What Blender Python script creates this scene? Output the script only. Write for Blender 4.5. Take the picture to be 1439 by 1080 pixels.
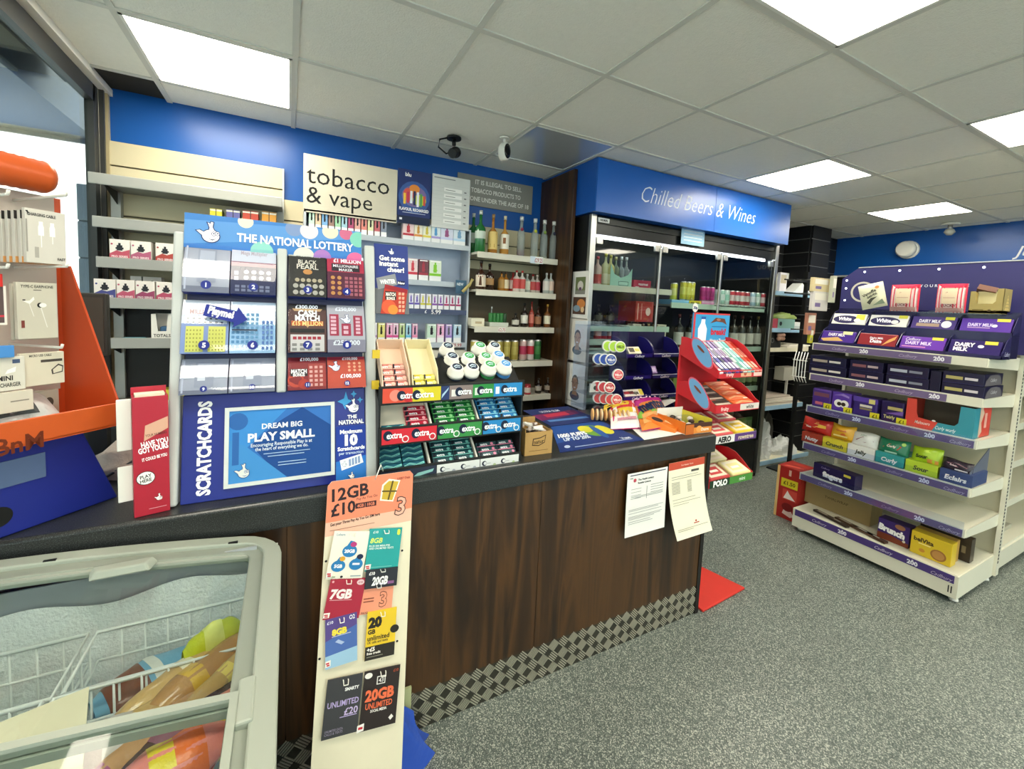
import bpy, bmesh, math, random
from mathutils import Vector, Matrix
random.seed(7)
PI = math.pi
scene = bpy.context.scene
COL = scene.collection
for o in list(bpy.data.objects): bpy.data.objects.remove(o)

# ---------------------------------------------------------------- camera, world, exposure
FP, YAW, PITCH, ROLL, PPY, EYE = 604.095, 0.482494, -0.0765833, 0.0458676, 473.533, 1.55
def _axes():
    cy, sy, cp, sp, cr, sr = math.cos(YAW), math.sin(YAW), math.cos(PITCH), math.sin(PITCH), math.cos(ROLL), math.sin(ROLL)
    f = Vector((sy*cp, cy*cp, sp)); rt = Vector((cy, -sy, 0)); up = rt.cross(f)
    return cr*rt+sr*up, -sr*rt+cr*up, f
CR, CU, CF = _axes()
cam_d = bpy.data.cameras.new('camera'); cam = bpy.data.objects.new('camera', cam_d); COL.objects.link(cam)
cam_d.sensor_fit = 'HORIZONTAL'; cam_d.sensor_width = 36; cam_d.lens = 36*FP/1439
cam_d.shift_y = (PPY-540)/1439; cam_d.clip_start = .02; cam_d.clip_end = 200
m = Matrix((CR, CU, -CF)).transposed().to_4x4(); m.translation = Vector((0, 0, EYE)); cam.matrix_world = m
scene.camera = cam
scene.view_settings.view_transform = 'Standard'; scene.view_settings.look = 'None'
scene.view_settings.gamma = 1; scene.view_settings.use_curve_mapping = False
scene.view_settings.exposure = 0.82
LIGHT = 12.0            # strength of the LED ceiling panels
w = bpy.data.worlds.new('world'); scene.world = w; w.use_nodes = True
nt = w.node_tree; bg = nt.nodes['Background']
sky = nt.nodes.new('ShaderNodeTexSky'); sky.sky_type = 'HOSEK_WILKIE'; sky.turbidity = 9; sky.sun_direction = (-.6, .3, .7)
mx = nt.nodes.new('ShaderNodeMix'); mx.data_type = 'RGBA'; mx.inputs[0].default_value = .82
nt.links.new(sky.outputs[0], mx.inputs[6]); mx.inputs[7].default_value = (.93, .97, 1, 1)
nt.links.new(mx.outputs[2], bg.inputs[0]); bg.inputs[1].default_value = 2.3

# survey helpers: where a sight line meets a real plane of the room
def ray(x, y): return CF*FP+CR*(x-719.5)-CU*(y-PPY)
def PY(x, y, Y): d = ray(x, y)*1; d = d*(Y/d.y); return Vector((d.x, Y, d.z+EYE))
def PX(x, y, X): d = ray(x, y); d = d*(X/d.x); return Vector((X, d.y, d.z+EYE))
def PZ(x, y, Z): d = ray(x, y); d = d*((Z-EYE)/d.z); return Vector((d.x, d.y, Z))
def gx(px, Y, Z):      # X on the line (Y, Z) seen in image column px
    a, c = CR, CF; k = (px-719.5)/FP; z = Z-EYE
    return -((a.y-k*c.y)*Y+(a.z-k*c.z)*z)/(a.x-k*c.x)
def gy(px, X, Z):
    a, c = CR, CF; k = (px-719.5)/FP; z = Z-EYE
    return -((a.x-k*c.x)*X+(a.z-k*c.z)*z)/(a.y-k*c.y)
def gz(py, X, Y):
    a, c = -CU, CF; k = (py-PPY)/FP
    return EYE-((a.x-k*c.x)*X+(a.y-k*c.y)*Y)/(a.z-k*c.z)

# ---------------------------------------------------------------- materials
def lin(c):
    if isinstance(c, str): c = tuple(int(c[i:i+2], 16)/255 for i in (0, 2, 4))
    return tuple(x/12.92 if x <= .04045 else ((x+.055)/1.055)**2.4 for x in c)
_mc = {}
def M(c, r=.5, metal=0, bump=0, bs=60, var=.05, coat=0, spec=.5, alpha=1, ior=1.45, trans=0):
    key = (c, r, metal, bump, bs, var, coat, spec, alpha, trans)
    if key in _mc: return _mc[key]
    mt = bpy.data.materials.new('surface_'+(c if isinstance(c, str) else 'x')); mt.use_nodes = True
    n = mt.node_tree.nodes; l = mt.node_tree.links; b = n['Principled BSDF']
    L = lin(c); b.inputs['Roughness'].default_value = r; b.inputs['Metallic'].default_value = metal
    b.inputs['Specular IOR Level'].default_value = spec; b.inputs['Coat Weight'].default_value = coat
    b.inputs['IOR'].default_value = ior; b.inputs['Transmission Weight'].default_value = trans
    b.inputs['Alpha'].default_value = alpha
    if var > 0:
        tc = n.new('ShaderNodeTexCoord'); no = n.new('ShaderNodeTexNoise'); no.inputs['Scale'].default_value = bs*.3; no.inputs['Detail'].default_value = 3
        l.new(tc.outputs['Object'], no.inputs['Vector'])
        cr = n.new('ShaderNodeMix'); cr.data_type = 'RGBA'; l.new(no.outputs['Fac'], cr.inputs[0])
        cr.inputs[6].default_value = tuple(x*(1-var) for x in L)+(1,); cr.inputs[7].default_value = tuple(min(1, x*(1+var)) for x in L)+(1,)
        l.new(cr.outputs[2], b.inputs['Base Color'])
        if bump:
            n2 = n.new('ShaderNodeTexNoise'); n2.inputs['Scale'].default_value = bs; n2.inputs['Detail'].default_value = 4; l.new(tc.outputs['Object'], n2.inputs['Vector'])
            bu = n.new('ShaderNodeBump'); bu.inputs['Strength'].default_value = bump; bu.inputs['Distance'].default_value = .01
            l.new(n2.outputs['Fac'], bu.inputs['Height']); l.new(bu.outputs[0], b.inputs['Normal'])
    else: b.inputs['Base Color'].default_value = L+(1,)
    _mc[key] = mt; return mt
def ink(c): return M(c, .55, var=0, spec=.35)
def emis(c, s):
    mt = bpy.data.materials.new('light'); mt.use_nodes = True; b = mt.node_tree.nodes['Principled BSDF']
    b.inputs['Base Color'].default_value = (0.8, .8, .8, 1); b.inputs['Emission Color'].default_value = lin(c)+(1,); b.inputs['Emission Strength'].default_value = s
    return mt
def ramp_mat(name, scale, stops, rough=.5, stretch=(1, 1, 1), bump=0, tex='NOISE', detail=6, coat=0, distort=0):
    mt = bpy.data.materials.new(name); mt.use_nodes = True; n = mt.node_tree.nodes; l = mt.node_tree.links; b = n['Principled BSDF']
    tc = n.new('ShaderNodeTexCoord'); mp = n.new('ShaderNodeMapping'); mp.inputs['Scale'].default_value = stretch; l.new(tc.outputs['Object'], mp.inputs[0])
    if tex == 'NOISE':
        t = n.new('ShaderNodeTexNoise'); t.inputs['Detail'].default_value = detail; t.inputs['Distortion'].default_value = distort; out = t.outputs['Fac']
    else:
        t = n.new('ShaderNodeTexVoronoi'); out = t.outputs['Color']
    t.inputs['Scale'].default_value = scale; l.new(mp.outputs[0], t.inputs['Vector'])
    r = n.new('ShaderNodeValToRGB'); r.color_ramp.elements[0].position = stops[0][0]; r.color_ramp.elements[0].color = lin(stops[0][1])+(1,)
    r.color_ramp.elements[1].position = stops[-1][0]; r.color_ramp.elements[1].color = lin(stops[-1][1])+(1,)
    for p, c in stops[1:-1]: e = r.color_ramp.elements.new(p); e.color = lin(c)+(1,)
    l.new(out, r.inputs[0]); l.new(r.outputs[0], b.inputs['Base Color']); b.inputs['Roughness'].default_value = rough; b.inputs['Coat Weight'].default_value = coat
    if bump:
        bu = n.new('ShaderNodeBump'); bu.inputs['Strength'].default_value = bump; bu.inputs['Distance'].default_value = .003; l.new(out, bu.inputs['Height']); l.new(bu.outputs[0], b.inputs['Normal'])
    return mt
def glass_mat(tint='E8F4F0', opac=.06, rough=.03, k=.6):
    mt = bpy.data.materials.new('clear_glass'); mt.use_nodes = True; n = mt.node_tree.nodes; l = mt.node_tree.links
    for x in list(n): n.remove(x)
    o = n.new('ShaderNodeOutputMaterial'); tr = n.new('ShaderNodeBsdfTransparent'); tr.inputs[0].default_value = lin(tint)+(1,)
    g = n.new('ShaderNodeBsdfGlossy'); g.inputs['Roughness'].default_value = rough; fr = n.new('ShaderNodeLayerWeight'); fr.inputs['Blend'].default_value = .12
    ad = n.new('ShaderNodeMath'); ad.operation = 'MULTIPLY_ADD'; ad.inputs[1].default_value = k; ad.inputs[2].default_value = opac; ad.use_clamp = True
    l.new(fr.outputs['Fresnel'], ad.inputs[0]); mi = n.new('ShaderNodeMixShader'); l.new(ad.outputs[0], mi.inputs[0]); l.new(tr.outputs[0], mi.inputs[1]); l.new(g.outputs[0], mi.inputs[2])
    l.new(mi.outputs[0], o.inputs[0]); return mt
GLASS = glass_mat('EEF6F2', .01, .02, .3); ACRYL = glass_mat('F4F8FF', .035, .05, .5); COOLGLASS = glass_mat('DCE4E2', .05, .03, .8); FROST = glass_mat('E4ECEA', .03, .035, .6)
STEEL = M('B8B8B4', .3, 1, bs=20); WHITE = M('ECEAE2', .5, bs=20); BLACK = M('101112', .45); CREAM = M('E4DFC8', .5, bs=20)
GREYM = M('C9CCC8', .45, bs=20); NAVY = M('14205E', .4); CARD = M('B48F56', .8, bump=.1, bs=80)

# ---------------------------------------------------------------- mesh builder
_txt = {}
def text_geo(s, bold=0, shear=0):
    k = (s, bold, shear)
    if k in _txt: return _txt[k]
    cu = bpy.data.curves.new('t', 'FONT'); cu.body = s; cu.size = 1; cu.offset = bold; cu.resolution_u = 2; cu.shear = shear; cu.fill_mode = 'FRONT'
    ob = bpy.data.objects.new('t', cu); COL.objects.link(ob); dg = bpy.context.evaluated_depsgraph_get(); me = bpy.data.meshes.new_from_object(ob.evaluated_get(dg))
    vs = [(v.co.x, v.co.y) for v in me.vertices]; fs = [tuple(p.vertices) for p in me.polygons]
    bpy.data.objects.remove(ob); bpy.data.meshes.remove(me); bpy.data.curves.remove(cu)
    if vs:
        x0 = min(v[0] for v in vs); x1 = max(v[0] for v in vs); y0 = min(v[1] for v in vs); y1 = max(v[1] for v in vs)
    else: x0 = y0 = 0; x1 = y1 = 1
    _txt[k] = (vs, fs, x0, x1, y0, y1); return _txt[k]
class Fr:      # a plane to print on: origin (lower left), right, up, normal towards the reader
    def __init__(s, o, u, v):
        s.o = Vector(o); s.u = Vector(u).normalized(); s.v = Vector(v).normalized(); s.n = s.u.cross(s.v)
    def p(s, a, b, h=0): return s.o+s.u*a+s.v*b+s.n*h
class MB:
    def __init__(s): s.V = []; s.F = []; s.I = []; s.S = []; s.m = []
    def mi(s, mt):
        if mt not in s.m: s.m.append(mt)
        return s.m.index(mt)
    def add(s, vs, fs, mt, smooth=False):
        b = len(s.V); s.V += [tuple(v) for v in vs]; i = s.mi(mt)
        for f in fs: s.F.append(tuple(b+x for x in f)); s.I.append(i); s.S.append(smooth)
        return s
    def box(s, x0, x1, y0, y1, z0, z1, mt, T=None):
        vs = [Vector((x, y, z)) for x in (x0, x1) for y in (y0, y1) for z in (z0, z1)]
        if T is not None: vs = [T@v for v in vs]
        return s.add(vs, [(0, 1, 3, 2), (4, 6, 7, 5), (0, 4, 5, 1), (2, 3, 7, 6), (0, 2, 6, 4), (1, 5, 7, 3)], mt)
    def hexa(s, b, t, mt):   # bottom 4 points, top 4 points (counter clockwise from above)
        return s.add(list(b)+list(t), [(3, 2, 1, 0), (4, 5, 6, 7), (0, 1, 5, 4), (1, 2, 6, 5), (2, 3, 7, 6), (3, 0, 4, 7)], mt)
    def quad(s, a, b, c, d, mt): return s.add([a, b, c, d], [(0, 1, 2, 3)], mt)
    def slab(s, fr, a0, a1, b0, b1, th, mt):   # box on a frame, thickness th behind it
        P = [fr.p(a, b, h) for h in (-th, 0) for a, b in ((a0, b0), (a1, b0), (a1, b1), (a0, b1))]
        return s.add(P, [(3, 2, 1, 0), (4, 5, 6, 7), (0, 1, 5, 4), (1, 2, 6, 5), (2, 3, 7, 6), (3, 0, 4, 7)], mt)
    def prism(s, pts, v, mt):   # polygon pushed along v
        n = len(pts); v = Vector(v); P = [Vector(p) for p in pts]; P += [p+v for p in P]
        return s.add(P, [tuple(range(n-1, -1, -1)), tuple(range(n, 2*n))]+[(i, (i+1) % n, n+(i+1) % n, n+i) for i in range(n)], mt)
    def lathe(s, prof, mt, n=14, T=None, cap=True, c=(0, 0, 0)):   # prof: (r, z[, mat])
        vs = []; b = len(s.V)
        for q in prof:
            for k in range(n):
                a = 2*PI*k/n; v = Vector((c[0]+q[0]*math.cos(a), c[1]+q[0]*math.sin(a), c[2]+q[1])); vs.append(T@v if T is not None else v)
        s.V += [tuple(v) for v in vs]
        for i in range(len(prof)-1):
            q = prof[i+1]; mm = s.mi(q[2] if len(q) > 2 else mt)
            for k in range(n): s.F.append((b+i*n+k, b+i*n+(k+1) % n, b+(i+1)*n+(k+1) % n, b+(i+1)*n+k)); s.I.append(mm); s.S.append(True)
        if cap:
            q = prof[-1]; s.F.append(tuple(b+(len(prof)-1)*n+k for k in range(n))); s.I.append(s.mi(q[2] if len(q) > 2 else mt)); s.S.append(False)
            s.F.append(tuple(b+k for k in range(n-1, -1, -1))); s.I.append(s.mi(mt)); s.S.append(False)
        return s
    def tube(s, pts, r, mt, n=6, cap=True):
        P = [Vector(p) for p in pts]; rings = []
        for i, p in enumerate(P):
            d = (P[min(i+1, len(P)-1)]-P[max(i-1, 0)]).normalized(); a = d.orthogonal().normalized() if abs(d.z) > .9 else d.cross(Vector((0, 0, 1))).normalized(); b2 = d.cross(a)
            rings += [p+a*(r*math.cos(2*PI*k/n))+b2*(r*math.sin(2*PI*k/n)) for k in range(n)]
        fs = [(i*n+k, i*n+(k+1) % n, (i+1)*n+(k+1) % n, (i+1)*n+k) for i in range(len(P)-1) for k in range(n)]
        if cap: fs += [tuple(range(n-1, -1, -1)), tuple((len(P)-1)*n+k for k in range(n))]
        return s.add(rings, fs, mt, True)
    def ball(s, c, r, mt, n=10, sc=(1, 1, 1)):
        pr = [(math.sin(PI*i/6)*r, -math.cos(PI*i/6)*r) for i in range(7)]
        T = Matrix.Translation(c)@Matrix.Diagonal((*sc, 1)); return s.lathe([(max(q[0], r*.02), q[1]) for q in pr], mt, n, T)
    def grid(s, f, nu, nv, mt, smooth=True):     # f(u, v) -> point
        vs = [f(i/nu, j/nv) for j in range(nv+1) for i in range(nu+1)]
        return s.add(vs, [(j*(nu+1)+i, j*(nu+1)+i+1, (j+1)*(nu+1)+i+1, (j+1)*(nu+1)+i) for j in range(nv) for i in range(nu)], mt, smooth)
    def art(s, fr, w, h, items, lift=.0004, bend=None):
        # flat print; items in fractions of w, h:
        # ('r',x0,y0,x1,y1,c) rectangle, ('e',cx,cy,rx,ry,c) ellipse (fractions of h), ('p',[(x,y)..],c) polygon, ('t',cx,cy,height,text,c[,bold,maxw,deg,align])
        lv = lift
        def P(x, y, q): return bend(x, y, q) if bend else fr.p(x*w, y*h, q)
        for it in items:
            k = it[0]
            if k == 'r':
                _, x0, y0, x1, y1, c = it
                if bend:
                    N = 6; vs = []
                    for j in range(N+1): yy = y0+(y1-y0)*j/N; vs += [P(x0, yy, lv), P(x1, yy, lv)]
                    s.add(vs, [(2*j, 2*j+1, 2*j+3, 2*j+2) for j in range(N)], ink(c))
                else: s.quad(P(x0, y0, lv), P(x1, y0, lv), P(x1, y1, lv), P(x0, y1, lv), ink(c))
            elif k == 'e':
                _, cx, cy, rx, ry, c = it; n = 18
                s.add([P(cx+rx*h/w*math.cos(2*PI*i/n), cy+ry*math.sin(2*PI*i/n), lv) for i in range(n)], [tuple(range(n))], ink(c))
            elif k == 'p': s.add([P(x, y, lv) for x, y in it[1]], [tuple(range(len(it[1])))], ink(it[2]))
            elif k == 't':
                cx, cy, th, tx, c = it[1:6]; bold = it[6] if len(it) > 6 else 0; mw = it[7] if len(it) > 7 else None; deg = it[8] if len(it) > 8 else 0; al = it[9] if len(it) > 9 else 'c'
                shear = it[10] if len(it) > 10 else 0
                vs, fs, x0, x1, y0, y1 = text_geo(tx, bold, shear); sc = th*h/.72; sx = sc
                tw = (x1-x0)*sc; lim = mw*(h if abs(deg) == 90 else w) if mw else 1e9
                if tw > lim: sx = sc*lim/tw; tw = lim
                ca, sa = math.cos(math.radians(deg)), math.sin(math.radians(deg)); out = []
                for x, y in vs:
                    a = (x-x0)*sx-(tw/2 if al == 'c' else (tw if al == 'r' else 0)); b = y*sc-.36*sc
                    a, b = a*ca-b*sa, a*sa+b*ca; out.append(P(cx+a/w, cy+b/h, lv))
                s.add(out, fs, ink(c))
            lv += .00012
        return s
    def obj(s, name, parent=None, kind=None, bev=0, loc=None, rot=None, seg=2):
        me = bpy.data.meshes.new(name); me.from_pydata(s.V, [], s.F)
        for mt in s.m: me.materials.append(mt)
        me.polygons.foreach_set('material_index', s.I); me.polygons.foreach_set('use_smooth', s.S); me.update()
        o = bpy.data.objects.new(name, me); COL.objects.link(o)
        if parent: o.parent = parent
        if loc is not None: o.location = loc
        if rot is not None: o.rotation_euler = rot
        if kind: o['kind'] = kind
        if bev:
            b = o.modifiers.new('soft_edges', 'BEVEL'); b.width = bev; b.segments = seg; b.limit_method = 'ANGLE'; b.angle_limit = .7
        return o
ORD = ('first', 'second', 'third', 'fourth', 'fifth', 'sixth', 'seventh', 'eighth', 'ninth', 'tenth', 'eleventh', 'twelfth', 'thirteenth', 'fourteenth', 'fifteenth', 'sixteenth')
def tag(o, label, cat, group=None):
    o['label'] = label; o['category'] = cat
    if group: o['group'] = group
    return o
def thing(name, label, cat, loc=(0, 0, 0), rz=0, group=None):
    o = bpy.data.objects.new(name, None); COL.objects.link(o); o.empty_display_size = .05
    o.location = loc; o.rotation_euler = (0, 0, rz); return tag(o, label, cat, group)
def copy_tree(o, loc=None, rz=None, label=None, parent=None):
    c = o.copy(); COL.objects.link(c)
    if parent: c.parent = parent
    if loc is not None: c.location = loc
    if rz is not None: c.rotation_euler = (0, 0, rz)
    if label: c['label'] = label
    for ch in list(o.children):
        d = ch.copy(); COL.objects.link(d); d.parent = c
        for g in list(ch.children): e = g.copy(); COL.objects.link(e); e.parent = d
    return c
def rot_frame(yaw, o=(0, 0, 0), tilt=0):
    # a reading plane that faces the direction (sin yaw, -cos yaw); tilt leans its top backwards
    u = Vector((math.cos(yaw), math.sin(yaw), 0)); nb = Vector((-math.sin(yaw), math.cos(yaw), 0))
    v = Vector((0, 0, 1))*math.cos(tilt)+nb*math.sin(tilt); return Fr(o, u, v)
# the crossed-fingers hand drawn as a few outlined shapes, used on several prints
def hand(cx, cy, s, ar, c='FFFFFF', out='1B2B6B'):
    # ar = w/h of the print; s = height fraction
    def e(x, y, rx, ry, col): return ('e', cx+x*s/ar, cy+y*s, rx*s, ry*s, col)
    def pl(pts, col): return ('p', [(cx+x*s/ar, cy+y*s) for x, y in pts], col)
    return [pl([(-.08, .02), (.02, .54), (.18, .52), (.12, 0)], out), pl([(-.14, .5), (.06, .44), (.26, .02), (.06, -.02)], out), e(.05, -.17, .37, .33, out), pl([(-.56, .06), (-.36, .12), (-.02, -.1), (-.1, -.36)], out),
            pl([(-.04, 0), (.05, .5), (.14, .48), (.08, 0)], c), pl([(-.08, .46), (.04, .4), (.22, .02), (.08, 0)], c), e(.05, -.17, .33, .29, c), pl([(-.5, .05), (-.38, .08), (-.04, -.1), (-.1, -.32)], c),
            e(.16, -.06, .09, .11, out), e(.31, -.04, .09, .11, out), e(.16, -.06, .065, .085, c), e(.31, -.04, .065, .085, c), e(.17, -.05, .03, .04, out), e(.32, -.03, .03, .04, out), pl([(-.06, -.3), (.12, -.38), (.3, -.26), (.12, -.33)], out)]
# ================================================================ ROOM
CEIL = 2.56; XL, XR, YB, YF = -.85, 6.2, 3.05, -2.6
FLOOR = bpy.data.materials.new('speckled_vinyl'); FLOOR.use_nodes = True
def _floor():
    n = FLOOR.node_tree.nodes; l = FLOOR.node_tree.links; b = n['Principled BSDF']; tc = n.new('ShaderNodeTexCoord')
    v1 = n.new('ShaderNodeTexVoronoi'); v1.inputs['Scale'].default_value = 300; l.new(tc.outputs['Object'], v1.inputs['Vector'])
    bw = n.new('ShaderNodeRGBToBW'); l.new(v1.outputs['Color'], bw.inputs[0])
    r = n.new('ShaderNodeValToRGB'); e = r.color_ramp; e.interpolation = 'CONSTANT'; e.elements[0].color = lin('4A5451')+(1,); e.elements[1].position = .36; e.elements[1].color = lin('5E6863')+(1,)
    for p, c in ((.52, '717A74'), (.64, '8A9088'), (.74, 'B8BBB0')): q = e.elements.new(p); q.color = lin(c)+(1,)
    l.new(bw.outputs[0], r.inputs[0])
    no = n.new('ShaderNodeTexNoise'); no.inputs['Scale'].default_value = 2.2; no.inputs['Detail'].default_value = 5; l.new(tc.outputs['Object'], no.inputs['Vector'])
    mr = n.new('ShaderNodeMapRange'); mr.inputs['To Min'].default_value = .78; mr.inputs['To Max'].default_value = 1.12; l.new(no.outputs['Fac'], mr.inputs[0])
    mu = n.new('ShaderNodeMix'); mu.data_type = 'RGBA'; mu.blend_type = 'MULTIPLY'; mu.inputs[0].default_value = 1; l.new(r.outputs[0], mu.inputs[6]); l.new(mr.outputs[0], mu.inputs[7])
    l.new(mu.outputs[2], b.inputs['Base Color']); b.inputs['Roughness'].default_value = .38
    n2 = n.new('ShaderNodeTexNoise'); n2.inputs['Scale'].default_value = 300; l.new(tc.outputs['Object'], n2.inputs['Vector'])
    bu = n.new('ShaderNodeBump'); bu.inputs['Strength'].default_value = .25; bu.inputs['Distance'].default_value = .002; l.new(n2.outputs['Fac'], bu.inputs['Height']); l.new(bu.outputs[0], b.inputs['Normal'])
_floor()
MB().box(XL-.1, XR+.1, YF-.1, YB+.1, -.1, 0, FLOOR).obj('floor', kind='structure')
BLUE = M('1457A8', .32, var=.03, bs=6); SLATC = M('C9C0A0', .5, bs=8)
# ceiling: suspended grid, every tile a piece
DARKV = M('2A2926', .9)
ceil = MB().box(XL, XR, YF, YB, CEIL+.2, CEIL+.3, DARKV).obj('ceiling', kind='structure')
TILE = M('F6F3E8', .85, bump=.35, bs=150, var=.04); TBAR = M('D8D6CC', .5, var=.02)
xs = [1.223+.6*j for j in range(-4, 10)]; ys = [2.169+.6*k for k in range(-9, 3)]
def clipx(v): return min(max(v, XL), XR)
def clipy(v): return min(max(v, YF), YB)
LITC = {(1, 9): 'lit square ceiling panel above the lottery scratchcard stand',
        (4, 6): 'lit square ceiling panel cut by the top edge of the photo, nearest the viewer',
        (7, 8): 'lit square ceiling panel beside the blue chilled drinks sign',
        (7, 6): 'lit square ceiling panel at the right edge of the photo',
        (10, 8): 'farthest lit ceiling panel, towards the blue wall at the far right',
        (1, 6): 'lit ceiling panel over the left end of the counter', (10, 6): 'lit ceiling panel over the far confectionery aisle', (1, 3): 'lit ceiling panel behind the viewer near the window',
        (4, 3): 'lit ceiling panel behind the viewer over the shop floor', (7, 3): 'lit ceiling panel behind the viewer over the aisle', (10, 3): 'lit ceiling panel behind the viewer by the far wall'}
tile_cache = {}
for i in range(len(xs)-1):
    for k in range(len(ys)-1):
        x0, x1, y0, y1 = clipx(xs[i]), clipx(xs[i+1]), clipy(ys[k]), clipy(ys[k+1])
        if x1-x0 < .04 or y1-y0 < .04: continue
        if (i, k) in LITC or (i, k) == (4, 9): continue
        if (i, k) == (0, 10): continue      # the missing tile by the window: a dark panel fills the gap
        w_, h_ = round(x1-x0-.012, 3), round(y1-y0-.012, 3)
        if (w_, h_) not in tile_cache:
            o = MB().box(-w_/2, w_/2, -h_/2, h_/2, .004, .018, TILE).obj('ceiling_tile', ceil); tile_cache[(w_, h_)] = o
        else: o = tile_cache[(w_, h_)].copy(); COL.objects.link(o); o.parent = ceil
        o.location = ((x0+x1)/2, (y0+y1)/2, CEIL)
for x in xs:
    if XL < x < XR: MB().box(x-.012, x+.012, YF, YB, CEIL-.001, CEIL+.03, TBAR).obj('grid_bar', ceil)
for y in ys:
    if YF < y < YB: MB().box(XL, XR, y-.012, y+.012, CEIL-.0015, CEIL+.0295, TBAR).obj('grid_bar', ceil)
LED = emis('FFF6E2', LIGHT)
def panel(i, k, label):
    x0, x1, y0, y1 = xs[i], xs[i+1], ys[k], ys[k+1]; cx, cy = (x0+x1)/2, (y0+y1)/2
    t = thing('ceiling_light', label, 'ceiling light', (cx, cy, CEIL))
    f = MB(); s = .288
    for a in ((-s, s, -s, -s+.012), (-s, s, s-.012, s), (-s, -s+.012, -s, s), (s-.012, s, -s, s)): f.box(a[0], a[1], a[2], a[3], -.003, .02, WHITE)
    f.obj('frame', t); MB().box(-s+.012, s-.012, -s+.012, s-.012, .0, .012, LED).obj('diffuser', t)
for (i, k), lab in LITC.items(): panel(i, k, lab)
x0, y0 = xs[4], ys[9]
t = thing('ceiling_light', 'switched off glossy ceiling panel above the spirits shelves', 'ceiling light', (x0+.3, y0+.3, CEIL))
MB().box(-.29, .29, -.29, .29, 0, .012, M('E6ECEE', .12, .55, var=.02)).obj('diffuser', t)
fr_ = MB()
for a in ((-.291, .291, -.291, -.28), (-.291, .291, .28, .291), (-.291, -.28, -.291, .291), (.28, .291, -.291, .291)): fr_.box(*a, -.003, .02, WHITE)
fr_.obj('frame', t)
MB().box(XL-.01, XL+.035, YF, YB, CEIL-.03, CEIL+.004, WHITE).obj('trim_1', kind='structure')
MB().box(XL+.01, -.58, 2.785, YB-.003, CEIL+.012, CEIL+.02, M('2E2A22', .9)).obj('dark_gap_panel', ceil)  # dark panel set in the open cell in place of the void
# back wall: painted blue above, cream slatwall boards below
wb = MB().box(XL, 1.86, YB, YB+.1, 0, CEIL+.3, BLUE).obj('wall_back', kind='structure')
def boards(x0, x1, ztop, zbot, Y, mt, parent, pitch=.128, th=.018, gap=.009):
    z = ztop
    while z > zbot+.02:
        z1 = max(z-pitch, zbot); MB().box(x0, x1, Y-th, Y, z1+gap, z, mt).obj('board', parent); z = z1
MB().box(XL, -.03, YB-.008, YB-.002, .4, 2.30, M('6B6654', .8)).obj('backing', wb)
boards(XL, -.03, 2.30, .6, YB-.01, SLATC, wb)
MB().box(-.028, 1.8, YB-.008, YB-.002, .4, 2.12, M('6B6654', .8)).obj('backing', wb)
boards(-.028, 1.8, 2.12, .6, YB-.01, SLATC, wb)
MB().box(-.032, -.024, YB-.035, YB, .6, 2.30, GREYM).obj('edge_trim', wb)
wr = MB().box(XR, XR+.1, YF, YB+.5, 0, CEIL+.3, BLUE).obj('wall_right', kind='structure')
MB().box(XR-.012, XR, YF, YB, 0, 2.10, M('16171B', .5)).obj('lower_panel', wr)
MB().box(XR-.03, XR, YF, YB, 2.08, 2.10, GREYM).obj('rail', wr)
WF = M('C9C7BE', .8); MB().box(XL-.1, XL+.4, YF-.1, YF, 0, CEIL+.3, WF).box(5.6, XR+.1, YF-.1, YF, 0, CEIL+.3, WF).box(XL+.4, 5.6, YF-.1, YF, 0, .25, WF).box(XL+.4, 5.6, YF-.1, YF, 2.46, CEIL+.3, WF).obj('wall_front', kind='structure')
w2 = MB().box(XL+.4, 5.6, YF-.06, YF-.055, .25, 2.46, GLASS).obj('added_window', kind='structure'); f2 = MB()  # unseen window added so daylight lifts the ceiling and front faces
for x in (XL+.4, 1.0, 2.6, 4.1, 5.54): f2.box(x, x+.06, YF-.09, YF-.02, .25, 2.46, M('3A3C3C', .4, .3))
f2.obj('window_frame', w2)
# black slatwall in the far corner
SLB = M('17181B', .45, var=.1); GRV = M('9C9D9A', .3, .6)
wk = MB().box(1.86, XR+.1, YB, YB+.1, 0, CEIL+.3, M('101114', .6)).obj('wall_rear', kind='structure')
def black_boards(P0, P1, parent, ztop=CEIL, zbot=.25, pitch=.148):
    P0 = Vector(P0); P1 = Vector(P1); d = (P1-P0); nrm = Vector((d.y, -d.x, 0)).normalized()*.015; z = ztop
    while z > zbot:
        z1 = z-pitch+.014
        a = Vector((P0.x, P0.y, z1)); b2 = Vector((P1.x, P1.y, z1)); up = Vector((0, 0, z-z1))
        MB().prism([a, b2, b2+nrm, a+nrm], up, SLB).obj('board', parent)
        g = Vector((0, 0, .006)); a2 = a+nrm*.35-Vector((0, 0, .011)); b3 = b2+nrm*.35-Vector((0, 0, .011))
        MB().prism([a2, b3, b3+nrm*.2, a2+nrm*.2], g, GRV).obj('metal_insert', parent); z -= pitch
black_boards((4.12, YB-.005, 0), (5.1, YB-.005, 0), wk)
pil = MB().box(5.10, 5.46, 2.76, YB, 0, CEIL, M('101114', .6)).obj('wall_pillar', kind='structure')
black_boards((5.10, 2.755, 0), (5.46, 2.755, 0), pil); black_boards((5.095, YB-.02, 0), (5.095, 2.76, 0), pil)
black_boards((5.46, YB-.005, 0), (6.19, YB-.005, 0), wk)
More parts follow.
